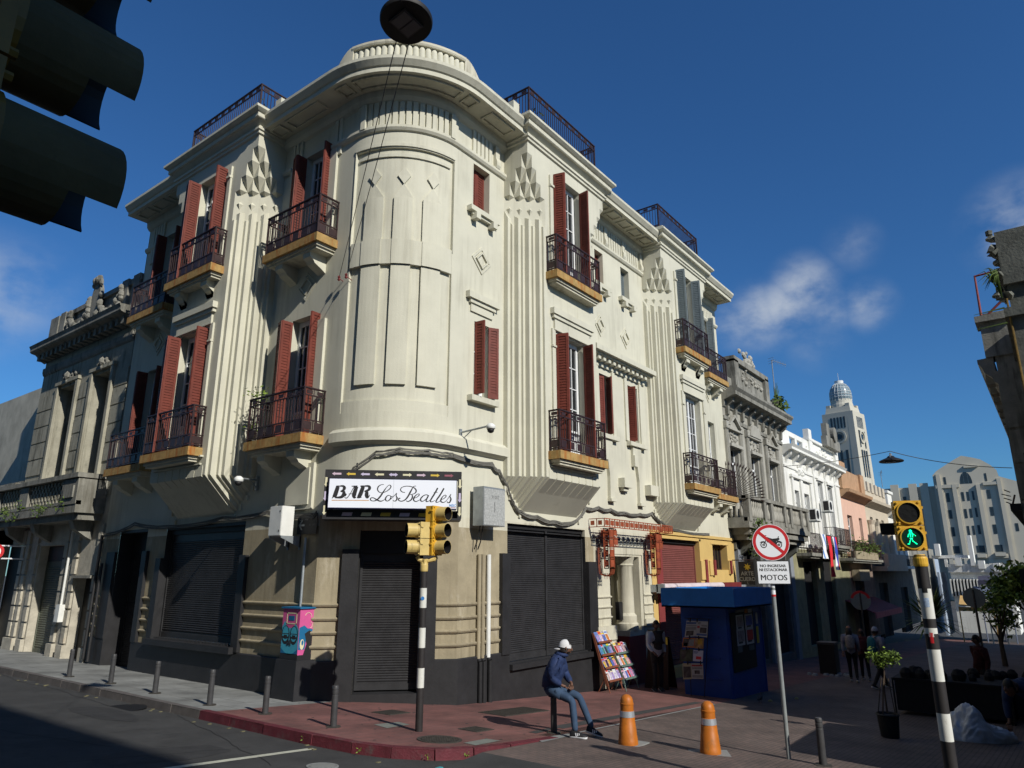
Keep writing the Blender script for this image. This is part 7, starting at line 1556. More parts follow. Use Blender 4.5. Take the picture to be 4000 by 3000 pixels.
    for s in 'LR': m.tube([V['pelvis'] + (V['hip' + s] - V['pelvis']) * .6 + Vector((-.03, 0, 0)), V['hip' + s], V['th' + s]], [.11, .105 * tw, .08 * tw], 12)
    m.tube([V['pelvis'] + Vector((-.02, -.1, 0)), V['pelvis'], V['pelvis'] + Vector((-.02, .1, 0))], [.08, .12, .08], 12)
    obj('trousers', m, mats['trousers'], body, True, local=True)
    V['belly'] = (V['waist'] + V['chest']) / 2
    for s in 'LR': V['ua' + s] = (V['sh' + s] + V['el' + s]) / 2; V['fa' + s] = (V['el' + s] + V['wr' + s]) / 2; V['cu' + s] = V['wr' + s] - (V['wr' + s] - V['el' + s]).normalized() * .02
    TE = [('chest', 'belly'), ('belly', 'waist'), ('waist', 'hem'), ('chest', 'collar'), ('chest', 'shL'), ('shL', 'uaL'), ('uaL', 'elL'), ('elL', 'faL'), ('faL', 'cuL'), ('chest', 'shR'), ('shR', 'uaR'), ('uaR', 'elR'), ('elR', 'faR'), ('faR', 'cuR')]
    V['hem'] = V['pelvis'] + (V['waist'] - V['pelvis']) * .05; V['collar'] = V['chest'] + (V['neck'] - V['chest']) * .85; w = mats.get('bw', 1)
    m = M(); add_mesh(m, mk(['chest', 'belly', 'waist', 'hem', 'collar', 'shL', 'uaL', 'elL', 'faL', 'cuL', 'shR', 'uaR', 'elR', 'faR', 'cuR'], TE, dict(chest=(.15 * w, .125 * w), belly=(.15 * w, .125 * w), waist=(.145 * w, .125 * w), hem=(.16 * w, .14 * w), collar=.08, shL=.082 * w, shR=.082 * w, uaL=.074 * w, uaR=.074 * w, elL=.062 * w, elR=.062 * w, faL=.056 * w, faR=.056 * w, cuL=.042, cuR=.042)))
    mid = V['chest'].lerp(V['neck'], .45); m.tube([V['shL'] + (V['elL'] - V['shL']) * .15, V['shL'].lerp(mid, .35), mid, V['shR'].lerp(mid, .35), V['shR'] + (V['elR'] - V['shR']) * .15], [.05 * w, .088 * w, .098 * w, .088 * w, .05 * w], 14); m.tube([V['hem'] + Vector((0, -.12, .0)), V['hem'], V['hem'] + Vector((0, .12, .0))], [.09, .135, .09], 14)
    for s in 'LR': m.tube([V['sh' + s] + (V['chest'] - V['sh' + s]) * .3, V['sh' + s], V['ua' + s], V['el' + s]], [.09 * w, .088 * w, .076 * w, .055 * w], 12)
    m.tube([mid, V['chest'], V['belly'], V['waist'], V['hem']], [.09 * w, .135 * w, .145 * w, .14 * w, .14 * w], 16)
    obj(mats.get('topname', 'jacket'), m, mats['top'], body, True, local=True)
    for s in 'LR':
        a = V['an' + s]; d = Vector(J.get('toe' + s, a + Vector((.16, 0, -.06)))) - a; d.normalize(); up = Vector(J.get('up' + s, (0, 0, 1))); up = (up - d * up.dot(d)).normalized(); sd_ = up.cross(d)
        base = a - up * .075; q = lambda x, y, z: tuple(base + d * x + sd_ * y + up * z)
        m = M(); sol = [(-.085, .028), (-.06, .038), (0, .036), (.06, .042), (.12, .046), (.165, .038), (.19, .018)]
        P = [(x, y) for x, y in sol] + [(x, -y) for x, y in sol[::-1]]
        lo = [m.p(q(x, y, -.01)) for x, y in P]; mi = [m.p(q(x, y, .018)) for x, y in P]; m.idx(*lo[::-1]); m.cm = 0
        for i in range(len(P)): m.idx(lo[i], lo[(i + 1) % len(P)], mi[(i + 1) % len(P)], mi[i])
        m.cm = 1; hs_ = [.085, .10, .10, .075, .055, .045, .03]; hs2 = hs_ + hs_[::-1]; tp = [m.p(q(x, y * (.62 if i in (1, 2, 11, 12) else .7), h)) for i, ((x, y), h) in enumerate(zip(P, hs2))]
        for i in range(len(P)): m.idx(mi[i], mi[(i + 1) % len(P)], tp[(i + 1) % len(P)], tp[i])
        for i in range(6): m.idx(tp[i], tp[i + 1], tp[12 - i], tp[13 - i])
        obj('shoe', m, [mats.get('sole', signw), mats.get('shoe', blk)], body, True, local=True)
        if mats.get('stripes'):
            m = M()
            for g in (-1, 1):
                for i in range(3): x = .02 + .028 * i; m.face(q(x, g * .0405, .02), q(x + .014, g * .0405, .02), q(x + .0, g * .034, .07), q(x - .014, g * .034, .07))
            obj('shoe_stripes', m, signw, body, local=True)
    if extra: extra(t, body, V, hp)
    return t
STAND = dict(pelvis=(0, 0, .95), waist=(.0, 0, 1.08), chest=(.0, 0, 1.33), neck=(.0, 0, 1.47), head=(.02, 0, 1.62), shL=(0, .185, 1.40), shR=(0, -.185, 1.40), elL=(-.03, .23, 1.12), elR=(-.03, -.23, 1.12), wrL=(.04, .24, .88), wrR=(.04, -.24, .88), haL=(.06, .24, .79), haR=(.06, -.24, .79),
             hipL=(0, .09, .90), hipR=(0, -.09, .90), knL=(.02, .095, .49), knR=(.02, -.095, .49), anL=(-.02, .10, .085), anR=(-.02, -.10, .085))
def pose(**k): d = dict(STAND); d.update(k); return d
navy = mat('navy_jacket_cloth', (.014, .028, .085), .75, .25, 8, .9, 11); jeans = mat('blue_denim', (.032, .06, .11), .85, .25, 6, .2, 60, stain=(.085, .13, .2), samt=.42, sscale=5, streak=.3); capw = mat('white_cap_cloth', (.60, .60, .60), .8, .05, 10, .1, 60)
blkcl = mat('black_cloth', (.012, .012, .014), .85, .2, 10, .1, 40); greycl = mat('light_grey_cloth', (.30, .33, .38), .85, .1, 10, .2, 30); lilac = mat('lilac_grey_cloth', (.24, .24, .30), .85, .1, 8, .15, 30)
def cap_fn(cm, back=True, brim=True):
    def fn(t, body, V, hp):
        m = M(); k = 20; rings = []; s = -1 if back else 1
        for i in range(8):
            ph = math.pi * .5 * i / 7; r = math.sin(ph); z = .108 * math.cos(ph) + .022; rings.append([m.p(hp(.107 * r * math.cos(2 * math.pi * j / k) - .004, .086 * r * math.sin(2 * math.pi * j / k), z)) for j in range(k)])
        rings.append([m.p(hp(.108 * math.cos(2 * math.pi * j / k) - .004, .087 * math.sin(2 * math.pi * j / k), .002)) for j in range(k)])
        for a, b in zip(rings, rings[1:]):
            for j in range(k): m.idx(a[j], a[(j + 1) % k], b[(j + 1) % k], b[j])
        a = [(s * .09 + s * .095 * math.cos(R_(-80 + 20 * i)), .082 * math.sin(R_(-80 + 20 * i))) for i in range(9)]
        lo = [m.p(hp(x, y, -.02 - .03 * abs(x) / .2)) for x, y in a]; up_ = [m.p(hp(x, y, -.006 - .03 * abs(x) / .2)) for x, y in a]; m.idx(*lo); m.idx(*up_)
        for i in range(8): m.idx(lo[i], lo[i + 1], up_[i + 1], up_[i])
        obj('cap', m, cm, body, True, local=True)
    return fn
def man_extra(t, body, V, hp):
    cap_fn(capw)(t, body, V, hp)
    m = M(); k = 16
    for (x0, z0, r0, r1, zz_) in ((0, 0, .085, .10, 0),):
        nb = V['neck']; pts = [nb + Vector((.085 * math.cos(R_(20 * i)), .085 * math.sin(R_(20 * i)), .015 + .03 * (1 - math.cos(R_(20 * i))) / 2)) for i in range(19)]; m.tube(pts, .032, 8)
        m.tube([nb + Vector((-.06, -.07, .02)), nb + Vector((-.12, -.02, -.03)), nb + Vector((-.13, .03, -.04)), nb + Vector((-.06, .08, .02))], [.035, .055, .055, .035], 8)
    obj('hood', m, navy, body, True, local=True)
    m = M(); rr = []
    for i in range(6):
        ph = math.pi * (.55 + .35 * i / 5); rr.append([m.p(hp(.101 * math.sin(ph) * math.cos(R_(-75 + 15 * j)) * (1 - .1 * i / 5) + .006, .079 * math.sin(ph) * math.sin(R_(-75 + 15 * j)), .118 * math.cos(ph) - .006)) for j in range(11)])
    for a, b in zip(rr[1:], rr[2:]):
        for j in range(10): m.idx(a[j], a[j + 1], b[j + 1], b[j])
    obj('beard', m, hairm, body, True, local=True)
ang = math.atan2(-.94, .35)
JS = dict(pelvis=(-.03, -.02, .68), waist=(-.02, -.02, .80), chest=(.085, -.02, 1.045), neck=(.15, -.02, 1.17), head=(.215, -.02, 1.30), shL=(.08, .17, 1.10), shR=(.09, -.20, 1.10), elL=(.15, .24, .86), elR=(.02, -.28, .86), wrL=(.29, .07, .745), wrR=(.19, -.15, .735), haL=(.31, -.02, .70), haR=(.27, -.10, .70),
          hipL=(.02, .07, .66), hipR=(.02, -.11, .66), knL=(.42, .04, .56), knR=(.36, -.22, .53), anL=(.62, .03, .10), anR=(.42, -.32, .10), toeL=(.80, .06, .045), toeR=(.60, -.34, .10), upL=(.1, 0, 1), upR=(-.3, 0, 1))
person('man in navy hooded jacket, jeans and backward white cap sitting on a bollard', tuple(SEAT), ang, JS, dict(skin=skind, top=navy, trousers=jeans, stripes=True, bw=1.12, tw=.98), head_yaw=R_(28), head_pitch=R_(8), extra=man_extra)
# standing man by the racks
vest = mat('dark_vest_cloth', (.022, .022, .024), .8, .2, 8, .15, 30)
def vest_fn(t, body, V, hp):
    m = M(); add_mesh(m, skin_mesh({k: V[k] for k in ('chest', 'belly', 'waist', 'hem', 'collar')}, [('chest', 'belly'), ('belly', 'waist'), ('waist', 'hem'), ('chest', 'collar')], dict(chest=(.19, .14), belly=(.19, .145), waist=(.175, .145), hem=(.165, .14), collar=.085))); obj('vest', m, vest, body, True, local=True)
sm_ = gp(2573, 2700)
person('standing man in dark vest, light grey sleeves and black trousers beside the blue kiosk', (sm_.x, sm_.y, gx(sm_.x)), math.atan2(-.9, -.5), pose(elR=(.02, -.27, 1.12), wrR=(.16, -.20, .96), haR=(.22, -.15, .90), elL=(-.05, .26, 1.12), wrL=(.08, .2, .92), haL=(.12, .14, .88)), dict(skin=skind, top=greycl, trousers=blkcl, topname='shirt', sole=signw), extra=vest_fn, hair='short', scale=1.03)
def backpack(cm, strap=True):
    def fn(t, body, V, hp):
        c = V['chest']; m = M(); n = 12
        for i in range(1): m.lathe([(.0, -.26), (.11, -.25), (.135, -.18), (.14, .0), (.12, .12), (.06, .17), (0, .18)], tuple(c + Vector((-.19, 0, -.05))), 16)
        for q in range(len(m.v)): v = m.v[q]; m.v[q] = (c.x - .19 + (v[0] - c.x + .19) * .62, v[1], v[2])
        for g in (-1, 1): m.tube([c + Vector((-.14, g * .07, .10)), c + Vector((-.02, g * .10, .16)), c + Vector((.13, g * .10, .05)), c + Vector((.10, g * .13, -.12)), c + Vector((-.12, g * .11, -.2))], .017, 6)
        obj('backpack', m, cm, body, True, local=True)
    return fn
WALK = pose(knL=(.10, .09, .50), anL=(.16, .09, .085), knR=(-.02, -.09, .49), anR=(-.20, -.09, .12), wrL=(-.08, .24, .90), haL=(-.10, .24, .82), wrR=(.16, -.24, .92), haR=(.22, -.23, .85))
fwa = math.atan2(5.9, 25.8)
w_ = gp(3339, 2664); person('woman with long dark hair, pale backpack and black trousers walking away', (w_.x, w_.y, gx(w_.x)), fwa, WALK, dict(skin=skinm, top=lilac, trousers=blkcl, topname='sweater', bw=.95), extra=backpack(mat('pale_bag_cloth', (.26, .24, .24), .8, .3, 20, .1)), hair='long', scale=.99)
w2 = gp(3445, 2692); 
def m2x(t, body, V, hp): cap_fn(mat('pale_cap', (.35, .36, .42), .8, .3, 20), False)(t, body, V, hp); backpack(mat('teal_bag_cloth', (.015, .13, .17), .8, .2, 10, .1))(t, body, V, hp)
person('man in pale cap with teal backpack walking behind the potted shrub', (w2.x, w2.y, gx(w2.x)), fwa - .75, pose(knL=(.16, .09, .52), anL=(.34, .09, .10), knR=(-.10, -.09, .50), anR=(-.38, -.09, .14), wrR=(.2, -.2, 1.0), haR=(.28, -.18, .98)), dict(skin=skind, top=lilac, trousers=blkcl), extra=m2x)
w3 = atd(3385, 2650, w_.length * .98 + 1.2); person('person in dark red top half hidden behind the woman with the pale backpack', (w3.x, w3.y, gx(w3.x)), fwa + .1, WALK, dict(skin=skind, top=mat('dark_red_cloth', (.07, .012, .014), .85, .1), trousers=blkcl), scale=.93)
w4 = gp(3863, 2775); person('dark figure with red patterned top standing at the right in deep shade', (w4.x, w4.y, gx(w4.x)), fwa + 2.0, STAND, dict(skin=skind, top=mat('red_black_cloth', (.05, .008, .01), .85, .6, 9, 0), trousers=blkcl), scale=.98)
w5 = atd(4040, 2600, 13.5); person('person in blue shirt bending forward at the right edge of the photo', (w5.x, w5.y, gx(w5.x)), 2.6, pose(waist=(.12, 0, 1.03), chest=(.35, 0, 1.12), neck=(.48, 0, 1.14), head=(.60, 0, 1.12), shL=(.38, .18, 1.10), shR=(.38, -.18, 1.10), elL=(.45, .2, .85), elR=(.45, -.2, .85), wrL=(.52, .15, .65), wrR=(.52, -.15, .65), haL=(.55, .14, .57), haR=(.55, -.14, .57), pelvis=(-.05, 0, .93)), dict(skin=skind, top=mat('blue_shirt_cloth', (.012, .028, .08), .8, .1), trousers=blkcl))
# ================= kiosk, papers, racks =================
K = thing('news_kiosk', 'dark blue metal news kiosk with bright blue roof fascia', 'kiosk', (19.5, 8.2, gx(19.5)))
m = M(); kx0, kx1, ky0, ky1 = 18.3, 20.9, 7.05, 8.32; m.box(kx0, kx1, ky0, ky1, gx(21) - .05, -.8); obj('cabin', m, blue, K)
m = M(); m.box(17.88, 20.95, 6.68, 8.66, -.84, -.80); m.box(17.88, 20.95, 6.68, 6.72, -.84, -.36); m.box(17.88, 20.95, 8.62, 8.66, -.84, -.36); m.box(17.88, 17.92, 6.72, 8.62, -.84, -.36); m.box(20.91, 20.95, 6.72, 8.62, -.84, -.36); m.box(17.93, 20.9, 6.73, 8.61, -.48, -.43); obj('roof_fascia', m, blue2, K)
m = M(); m.box(kx0 - .02, kx0, ky0 + .02, ky0 + .08, gx(18) + .1, -.85)
for z in (-2.6, -2.1, -1.6, -1.1): m.box(kx0 - .025, kx0, ky0 + .25, ky1 - .2, z, z + .03)
m.box(kx0 + .02, kx0 + .08, ky0 - .02, ky0, gx(18) + .1, -.85); m.box(kx1 - .08, kx1 - .02, ky0 - .02, ky0, gx(21), -.85); obj('panel_joint', m, blue, K)
fb_ = ky0 - .012
m = M(); m.box(18.45, 20.15, fb_ - .02, fb_, -2.42, -.98); obj('poster_board', m, blk, K)
kf = lambda x, y: onY(2550 + x * .3616, 2150 + y * .3315, ky0)
def kposter(x0, y0, x1, y1, mt, name='poster'):
    a, b = kf(x0, y0), kf(x1, y1); q = M(); q.box(min(a.x, b.x), max(a.x, b.x), fb_ - .026, fb_ - .02, min(a.z, b.z), max(a.z, b.z)); return obj(name, q, mt, K)
pw_ = mat('poster_paper', (.45, .46, .48), .5, .1, 5, 0); pbl = mat('poster_blue', (.05, .08, .35), .5, .5, 6, 0); prd = mat('poster_red', (.42, .02, .02), .5, .4, 6, 0)
for (q, mt_, in_) in (((880, 765, 970, 935), pw_, None), ((975, 755, 1070, 915), pw_, pbl), ((890, 940, 985, 1110), pw_, None), ((990, 925, 1083, 1090), pw_, prd)):
    kposter(*q, mt_)
    x0, y0, x1, y1 = q; a, b = kf(x0 + 10, y0 + 14), kf(x1 - 10, y1 - 42); qq = M(); qq.box(min(a.x, b.x), max(a.x, b.x), fb_ - .029, fb_ - .026, min(a.z, b.z), max(a.z, b.z)); obj('poster_picture', qq, in_ or mat('poster_grey', (.22, .19, .2), .5, .5, 9, 0), K)
    a, b = kf(x0 + 25, y1 - 30), kf(x1 - 25, y1 - 18); qq = M(); qq.box(min(a.x, b.x), max(a.x, b.x), fb_ - .029, fb_ - .026, min(a.z, b.z), max(a.z, b.z)); obj('poster_caption', qq, ink, K)
kposter(1092, 728, 1122, 860, pw_, 'notice'); kposter(1100, 895, 1140, 1085, mat('notice_yellow', (.5, .42, .06), .6, .2, 8, 0), 'notice'); kposter(905, 1135, 958, 1195, mat('label_grey', (.12, .14, .15), .5, .3, 20, 0), 'notice'); kposter(1025, 1120, 1085, 1165, mat('label_grey2', (.10, .11, .12), .5, .3, 20, 0), 'notice')
kposter(875, 705, 970, 722, mat('sign_text_grey', (.2, .2, .2), .6, .5, 40, 0), 'header'); kposter(975, 690, 1010, 735, mat('header_orange', (.5, .2, .03), .6, .5, 30, 0), 'header'); kposter(1012, 690, 1055, 728, pw_, 'header')
# newspapers clipped beside the kiosk
newsm = mat('newsprint', (.34, .34, .32), .9, .12, 14, .0); nimg = mat('newsprint_photo', (.07, .06, .055), .9, .6, 9, 0); clipm = blk
XN = 18.0
kn = lambda x, y: onX(2550 + x * .3616, 2150 + y * .3315, XN)
def sheet(name, label, q, mt_, items, cat='newspaper', grp='papers hung beside the kiosk', d=0):
    P = [kn(*c) for c in q]; o = thing(name, label, cat, tuple(sum(P, Vector((0, 0, 0))) / 4), grp); m = M()
    for s_ in (0,): m.hexa([(XN - d, *p.yz) for p in P] + [(XN - d - .006, *p.yz) for p in P])
    obj('sheet', m, mt_, o)
    def at(u, v): a = P[0].lerp(P[1], u); b = P[3].lerp(P[2], u); r = a.lerp(b, v); return (XN - d - .008, r.y, r.z)
    for (u0, v0, u1, v1, im) in items: m = M(); m.face(at(u0, v0), at(u1, v0), at(u1, v1), at(u0, v1)); obj('printed_block', m, im, o)
    return o
tx = mat('newsprint_text', (.20, .20, .19), .9, .35, 60, 0); redb = mat('newsprint_red', (.3, .05, .05), .8, .3, 10, 0); blueb = mat('newsprint_blue', (.06, .1, .22), .8, .3, 10, 0)
sheet('newspaper', 'newspaper with a blue masthead clipped at top left beside the kiosk', ((365, 828), (485, 832), (468, 1010), (345, 1022)), newsm, [(.03, .08, .9, .2, blueb), (.1, .62, .75, .92, nimg), (.05, .26, .95, .34, tx), (.05, .38, .95, .58, tx)])
sheet('newspaper', 'newspaper with a small round emblem clipped at top right beside the kiosk', ((488, 832), (600, 838), (590, 1025), (470, 1012)), newsm, [(.05, .04, .3, .2, tx), (.3, .4, .9, .75, nimg), (.02, .3, .25, .45, redb), (.03, .8, .95, .92, blueb), (.4, .22, .95, .34, tx)], d=.01)
sheet('magazine', 'orange edged picture magazine in the second row beside the kiosk', ((330, 1028), (458, 1032), (448, 1148), (318, 1138)), mat('orange_mag', (.45, .14, .03), .6, .3, 5), [(.05, .1, .5, .9, nimg), (.1, .55, .42, .92, mat('lilac_print', (.22, .27, .48), .6, .2)), (.5, .12, .95, .85, tx)], 'magazine')
sheet('magazine', 'brown and yellow picture magazine right in the second row beside the kiosk', ((465, 1032), (556, 1036), (548, 1160), (452, 1150)), mat('brown_mag', (.3, .18, .08), .6, .6, 8), [(.3, .05, .8, .6, mat('ochre_print', (.4, .25, .03), .6, .4))], 'magazine', d=.01)
sheet('magazine', 'dark green picture magazine in the third row beside the kiosk', ((300, 1170), (435, 1160), (430, 1310), (290, 1305)), mat('green_mag', (.05, .06, .035), .7, .7, 7), [(.1, .1, .45, .8, nimg)], 'magazine')
sheet('magazine', 'white magazine with a red blot in the third row beside the kiosk', ((442, 1172), (548, 1182), (540, 1312), (436, 1302)), mat('white_mag', (.42, .43, .5), .6, .05), [(.05, .12, .5, .2, blueb), (.05, .25, .4, .3, blueb), (.3, .55, .85, .82, mat('red_blot', (.5, .03, .04), .6, .1))], 'magazine', d=.01)
sheet('newspaper', 'newspaper with a dark portrait at bottom left beside the kiosk', ((320, 1330), (415, 1332), (425, 1515), (328, 1520)), mat('yellow_edge_paper', (.34, .31, .2), .8, .1, 8), [(.08, .2, .92, .9, nimg)])
sheet('newspaper', 'newspaper with a red headline at bottom right beside the kiosk', ((418, 1330), (545, 1330), (550, 1515), (428, 1512)), newsm, [(.03, .08, .95, .2, redb), (.25, .45, .7, .68, nimg), (.05, .25, .95, .38, tx), (.05, .75, .95, .92, tx)], d=.01)
m = M()
for p_ in ((405, 822), (482, 826), (365, 1162), (500, 1166), (380, 1325), (520, 1325), (400, 1028), (500, 1030)): c = kn(*p_); m.box(XN - .03, XN + .01, c.y - .012, c.y + .012, c.z - .04, c.z + .05)
a, b = kn(380, 815), kn(600, 820); m.tube([(XN + .02, a.y + .1, a.z + .03), (XN + .02, b.y - .1, a.z + .03)], .008, 5); m.tube([(XN + .02, a.y, a.z + .03), (XN + .02, kn(400, 1520).y, gx(18))], .01, 5); m.tube([(XN + .02, b.y, a.z + .03), (XN + .02, kn(540, 1520).y, gx(18))], .01, 5)
tag(obj('paper_stand', m, blk), 'thin black wire stand with clips holding the papers beside the kiosk', 'stand')
# magazine racks
woodm = mat('rack_wood', (.20, .07, .04), .6, .2, 6, .1)
gmet = mat('rack_green_metal', (.12, .18, .16), .5, .2, 6)
pal = dict(pink=(.62, .30, .38), white=(.62, .64, .66), blue=(.12, .20, .45), yellow=(.66, .50, .05), red=(.50, .04, .03), green=(.08, .28, .16), orange=(.62, .26, .05), lilac=(.40, .36, .55), teal=(.08, .30, .38), cream=(.60, .52, .40), brown=(.28, .16, .10), black=(.05, .05, .06))
pm = {k: mat('cover_' + k, v, .4, .22, 14, 0) for k, v in pal.items()}
imgm = {k: mat('cover_picture_' + k, tuple(c * f for c, f in zip(v, (.8, .7, .9))), .4, .6, 18, 0) for k, v in pal.items()}
def rack(name, label, x0, x1, ytop, ybot, ztop, zbot, shelves, fm_, rows, side):
    t = thing(name, label, 'magazine rack', (x0, ybot, gx(x0)), 'magazine racks against the wall'); lean = lambda z: ybot + (ytop - ybot) * (z - zbot) / (ztop - zbot)
    m = M(); 
    for x in (x0, x1 - .025): m.hexa([(x, lean(zbot) - .04, zbot), (x + .025, lean(zbot) - .04, zbot), (x + .025, lean(zbot) + .04, zbot), (x, lean(zbot) + .04, zbot), (x, ytop - .03, ztop), (x + .025, ytop - .03, ztop), (x + .025, ytop + .03, ztop), (x, ytop + .03, ztop)])
    obj('frame', m, fm_, t)
    for i in range(shelves): z = zbot + .12 + (ztop - zbot - .05) * i / shelves; m = M(); m.box(x0 + .02, x1 - .02, lean(z) - .10, lean(z) + .02, z - .015, z); m.box(x0 + .02, x1 - .02, lean(z) - .105, lean(z) - .095, z - .02, z + .035); obj('shelf', m, fm_, t)
    for x in (x0 + .02, x1 - .03):
        m = M(); m.tube([(x, lean(zbot), zbot + .03), (x + .02, lean(zbot) - .05, gx(x0) + .0)], [.02, .012], 6); obj('leg', m, fm_, t); m = M(); m.tube([(x, lean(zbot) + .02, zbot + .3), (x, min(YR - .1, lean(zbot) + .28), gx(x0))], .012, 6); obj('leg', m, fm_, t)
    m = M(); m.hexa([(x0 + .025, lean(zbot) + .005, zbot + .08), (x1 - .025, lean(zbot) + .005, zbot + .08), (x1 - .025, lean(zbot) + .012, zbot + .08), (x0 + .025, lean(zbot) + .012, zbot + .08), (x0 + .025, ytop + .005, ztop - .02), (x1 - .025, ytop + .005, ztop - .02), (x1 - .025, ytop + .012, ztop - .02), (x0 + .025, ytop + .012, ztop - .02)]); obj('backing', m, blk, t)
    rnames = ('bottom', 'second lowest', 'third lowest', 'top'); onm = ('first', 'second', 'third', 'fourth', 'fifth')
    rnd = random.Random(len(label))
    for i, cols in enumerate(rows):
        z = zbot + .12 + (ztop - zbot - .05) * i / shelves; n = len(cols); w = (x1 - x0 - .06) / n; h = min(.25, (ztop - zbot) / shelves * .86)
        for j, ck in enumerate(cols):
            xa = x0 + .03 + w * j + .004 + rnd.uniform(-.006, .006); xb = xa + w * 1.06; dz = rnd.uniform(-.02, .03); yb, yt_ = lean(z) - .075 + .006 * (j % 3), lean(z + h) - .02 + .006 * (j % 3); sk = rnd.uniform(-.02, .02); rk = rnames[i] if i < shelves - 1 else 'top'
            o = thing('magazine', f'{ck} magazine, {onm[j]} from the left on the {rk} shelf of the {side}', 'magazine', (xa, yb, z + .002), 'magazines on the two racks')
            m = M(); H_ = h + dz; m.hexa([(xa, yb, z + .002), (xb, yb, z + .002), (xb, yb + .008, z + .002), (xa, yb + .008, z + .002), (xa + sk, yt_, z + H_), (xb + sk, yt_, z + H_), (xb + sk, yt_ + .008, z + H_), (xa + sk, yt_ + .008, z + H_)]); obj('cover', m, pm[ck], o)
            def at(u, v): return (xa + (xb - xa) * u + sk * v, yb + (yt_ - yb) * v - .0015, z + .002 + H_ * v)
            m = M(); m.face(at(.12, .08), at(.86, .08), at(.86, .68), at(.12, .68)); obj('cover_picture', m, imgm[cols[(j + 2) % n]], o); m = M(); m.face(at(.1, .78), at(.9, .78), at(.9, .92), at(.1, .92)); obj('cover_title', m, pm[rnd.choice(('red', 'white', 'yellow', 'blue', 'black'))], o)
    return t
gz_ = gx(17.1)
rack('magazine_rack', 'taller brown wooden magazine rack leaning at the black wall', 16.72, 17.44, 10.12, 9.72, gz_ + 1.45, gz_ + .18, 4, woodm, [('white', 'lilac', 'cream', 'white', 'lilac'), ('blue', 'pink', 'yellow', 'black', 'yellow'), ('blue', 'lilac', 'teal', 'green', 'black'), ('blue', 'orange', 'lilac', 'white')], 'taller brown rack')
rack('magazine_rack', 'lower green metal magazine rack beside the entrance steps', 17.47, 18.2, 10.0, 9.66, gz_ + 1.13, gz_ + .16, 3, gmet, [('pink', 'white', 'white', 'blue', 'red'), ('cream', 'pink', 'white', 'orange', 'green'), ('cream', 'brown', 'red', 'pink', 'white')], 'lower green rack')
# sandwich board behind the man
m = M(); sx0, sy0 = 19.0, 9.35; g_ = gx(19)
for s in (-1, 1): m.hexa([(sx0 + s * .28, sy0 - .35, g_), (sx0 + s * .28 + .03, sy0 - .35, g_), (sx0 + s * .28 + .03, sy0 + .35, g_), (sx0 + s * .28, sy0 + .35, g_), (sx0 + s * .02, sy0 - .3, g_ + 1.35), (sx0 + s * .02 + .03, sy0 - .3, g_ + 1.35), (sx0 + s * .02 + .03, sy0 + .3, g_ + 1.35), (sx0 + s * .02, sy0 + .3, g_ + 1.35)])
sbd = thing('sandwich_board', 'dark folding sandwich board behind the standing man', 'sandwich board', (sx0, sy0, g_)); obj('boards', m, mat('board_brown', (.04, .02, .015), .7, .2), sbd); m = M(); m.box(sx0 - .06, sx0 - .03, sy0 - .3, sy0 - .2, g_ + 1.15, g_ + 1.33); obj('yellow_tag', m, pm['yellow'], sbd)
# ================= right side things =================
zl = lambda x, y: (2800 + x * .7233, 1800 + y * .7233)
zq = lambda x, y: (3250 + x * .3134, 2380 + y * .3134)
pp_ = gp(*zq(730, 1600)); pt = thing('potted_shrub', 'young green-leaved shrub tied to stakes in a dark planter', 'plant', (pp_.x, pp_.y, gx(pp_.x))); D_ = math.hypot(pp_.x, pp_.y)
def zad(x, y): return atd(*zq(x, y), D_)
m = M(); g_ = gx(pp_.x); m.lathe([(.12, 0), (.15, .02), (.18, .36), (.2, .38), (.18, .4), (.16, .36)], (pp_.x, pp_.y, g_), 20); obj('planter', m, blk, pt)
m = M(); tp_ = zad(650, 720); bs_ = Vector((pp_.x, pp_.y, g_ + .4)); m.tube([bs_, bs_.lerp(tp_, .5) + Vector((.02, .03, 0)), tp_], [.018, .014, .012], 6)
for dx, dy in ((-.12, .05), (.1, .1), (.05, -.12), (-.05, .15)): m.tube([bs_ + Vector((dx, dy, -.05)), bs_.lerp(tp_, .75) + Vector((dx * .4, dy * .4, 0))], .009, 5)
ends = [zad(*q) for q in ((500, 560), (560, 640), (640, 560), (700, 600), (760, 560), (790, 610), (600, 690), (730, 660), (540, 600), (660, 640))]
for e in ends: m.tube([tp_, e], [.008, .003], 4)
obj('stem', m, barkm, pt); m = M(); leaves(m, ends, 240, .05, .042, random.Random(12)); m2 = M(); leaves(m2, ends, 200, .05, .04, random.Random(13)); k_ = len(m.v); m.v += m2.v; m.f += [[q + k_ for q in f] for f in m2.f]; m.mi += [1] * len(m2.f); obj('foliage', m, [leafm, leafl], pt)
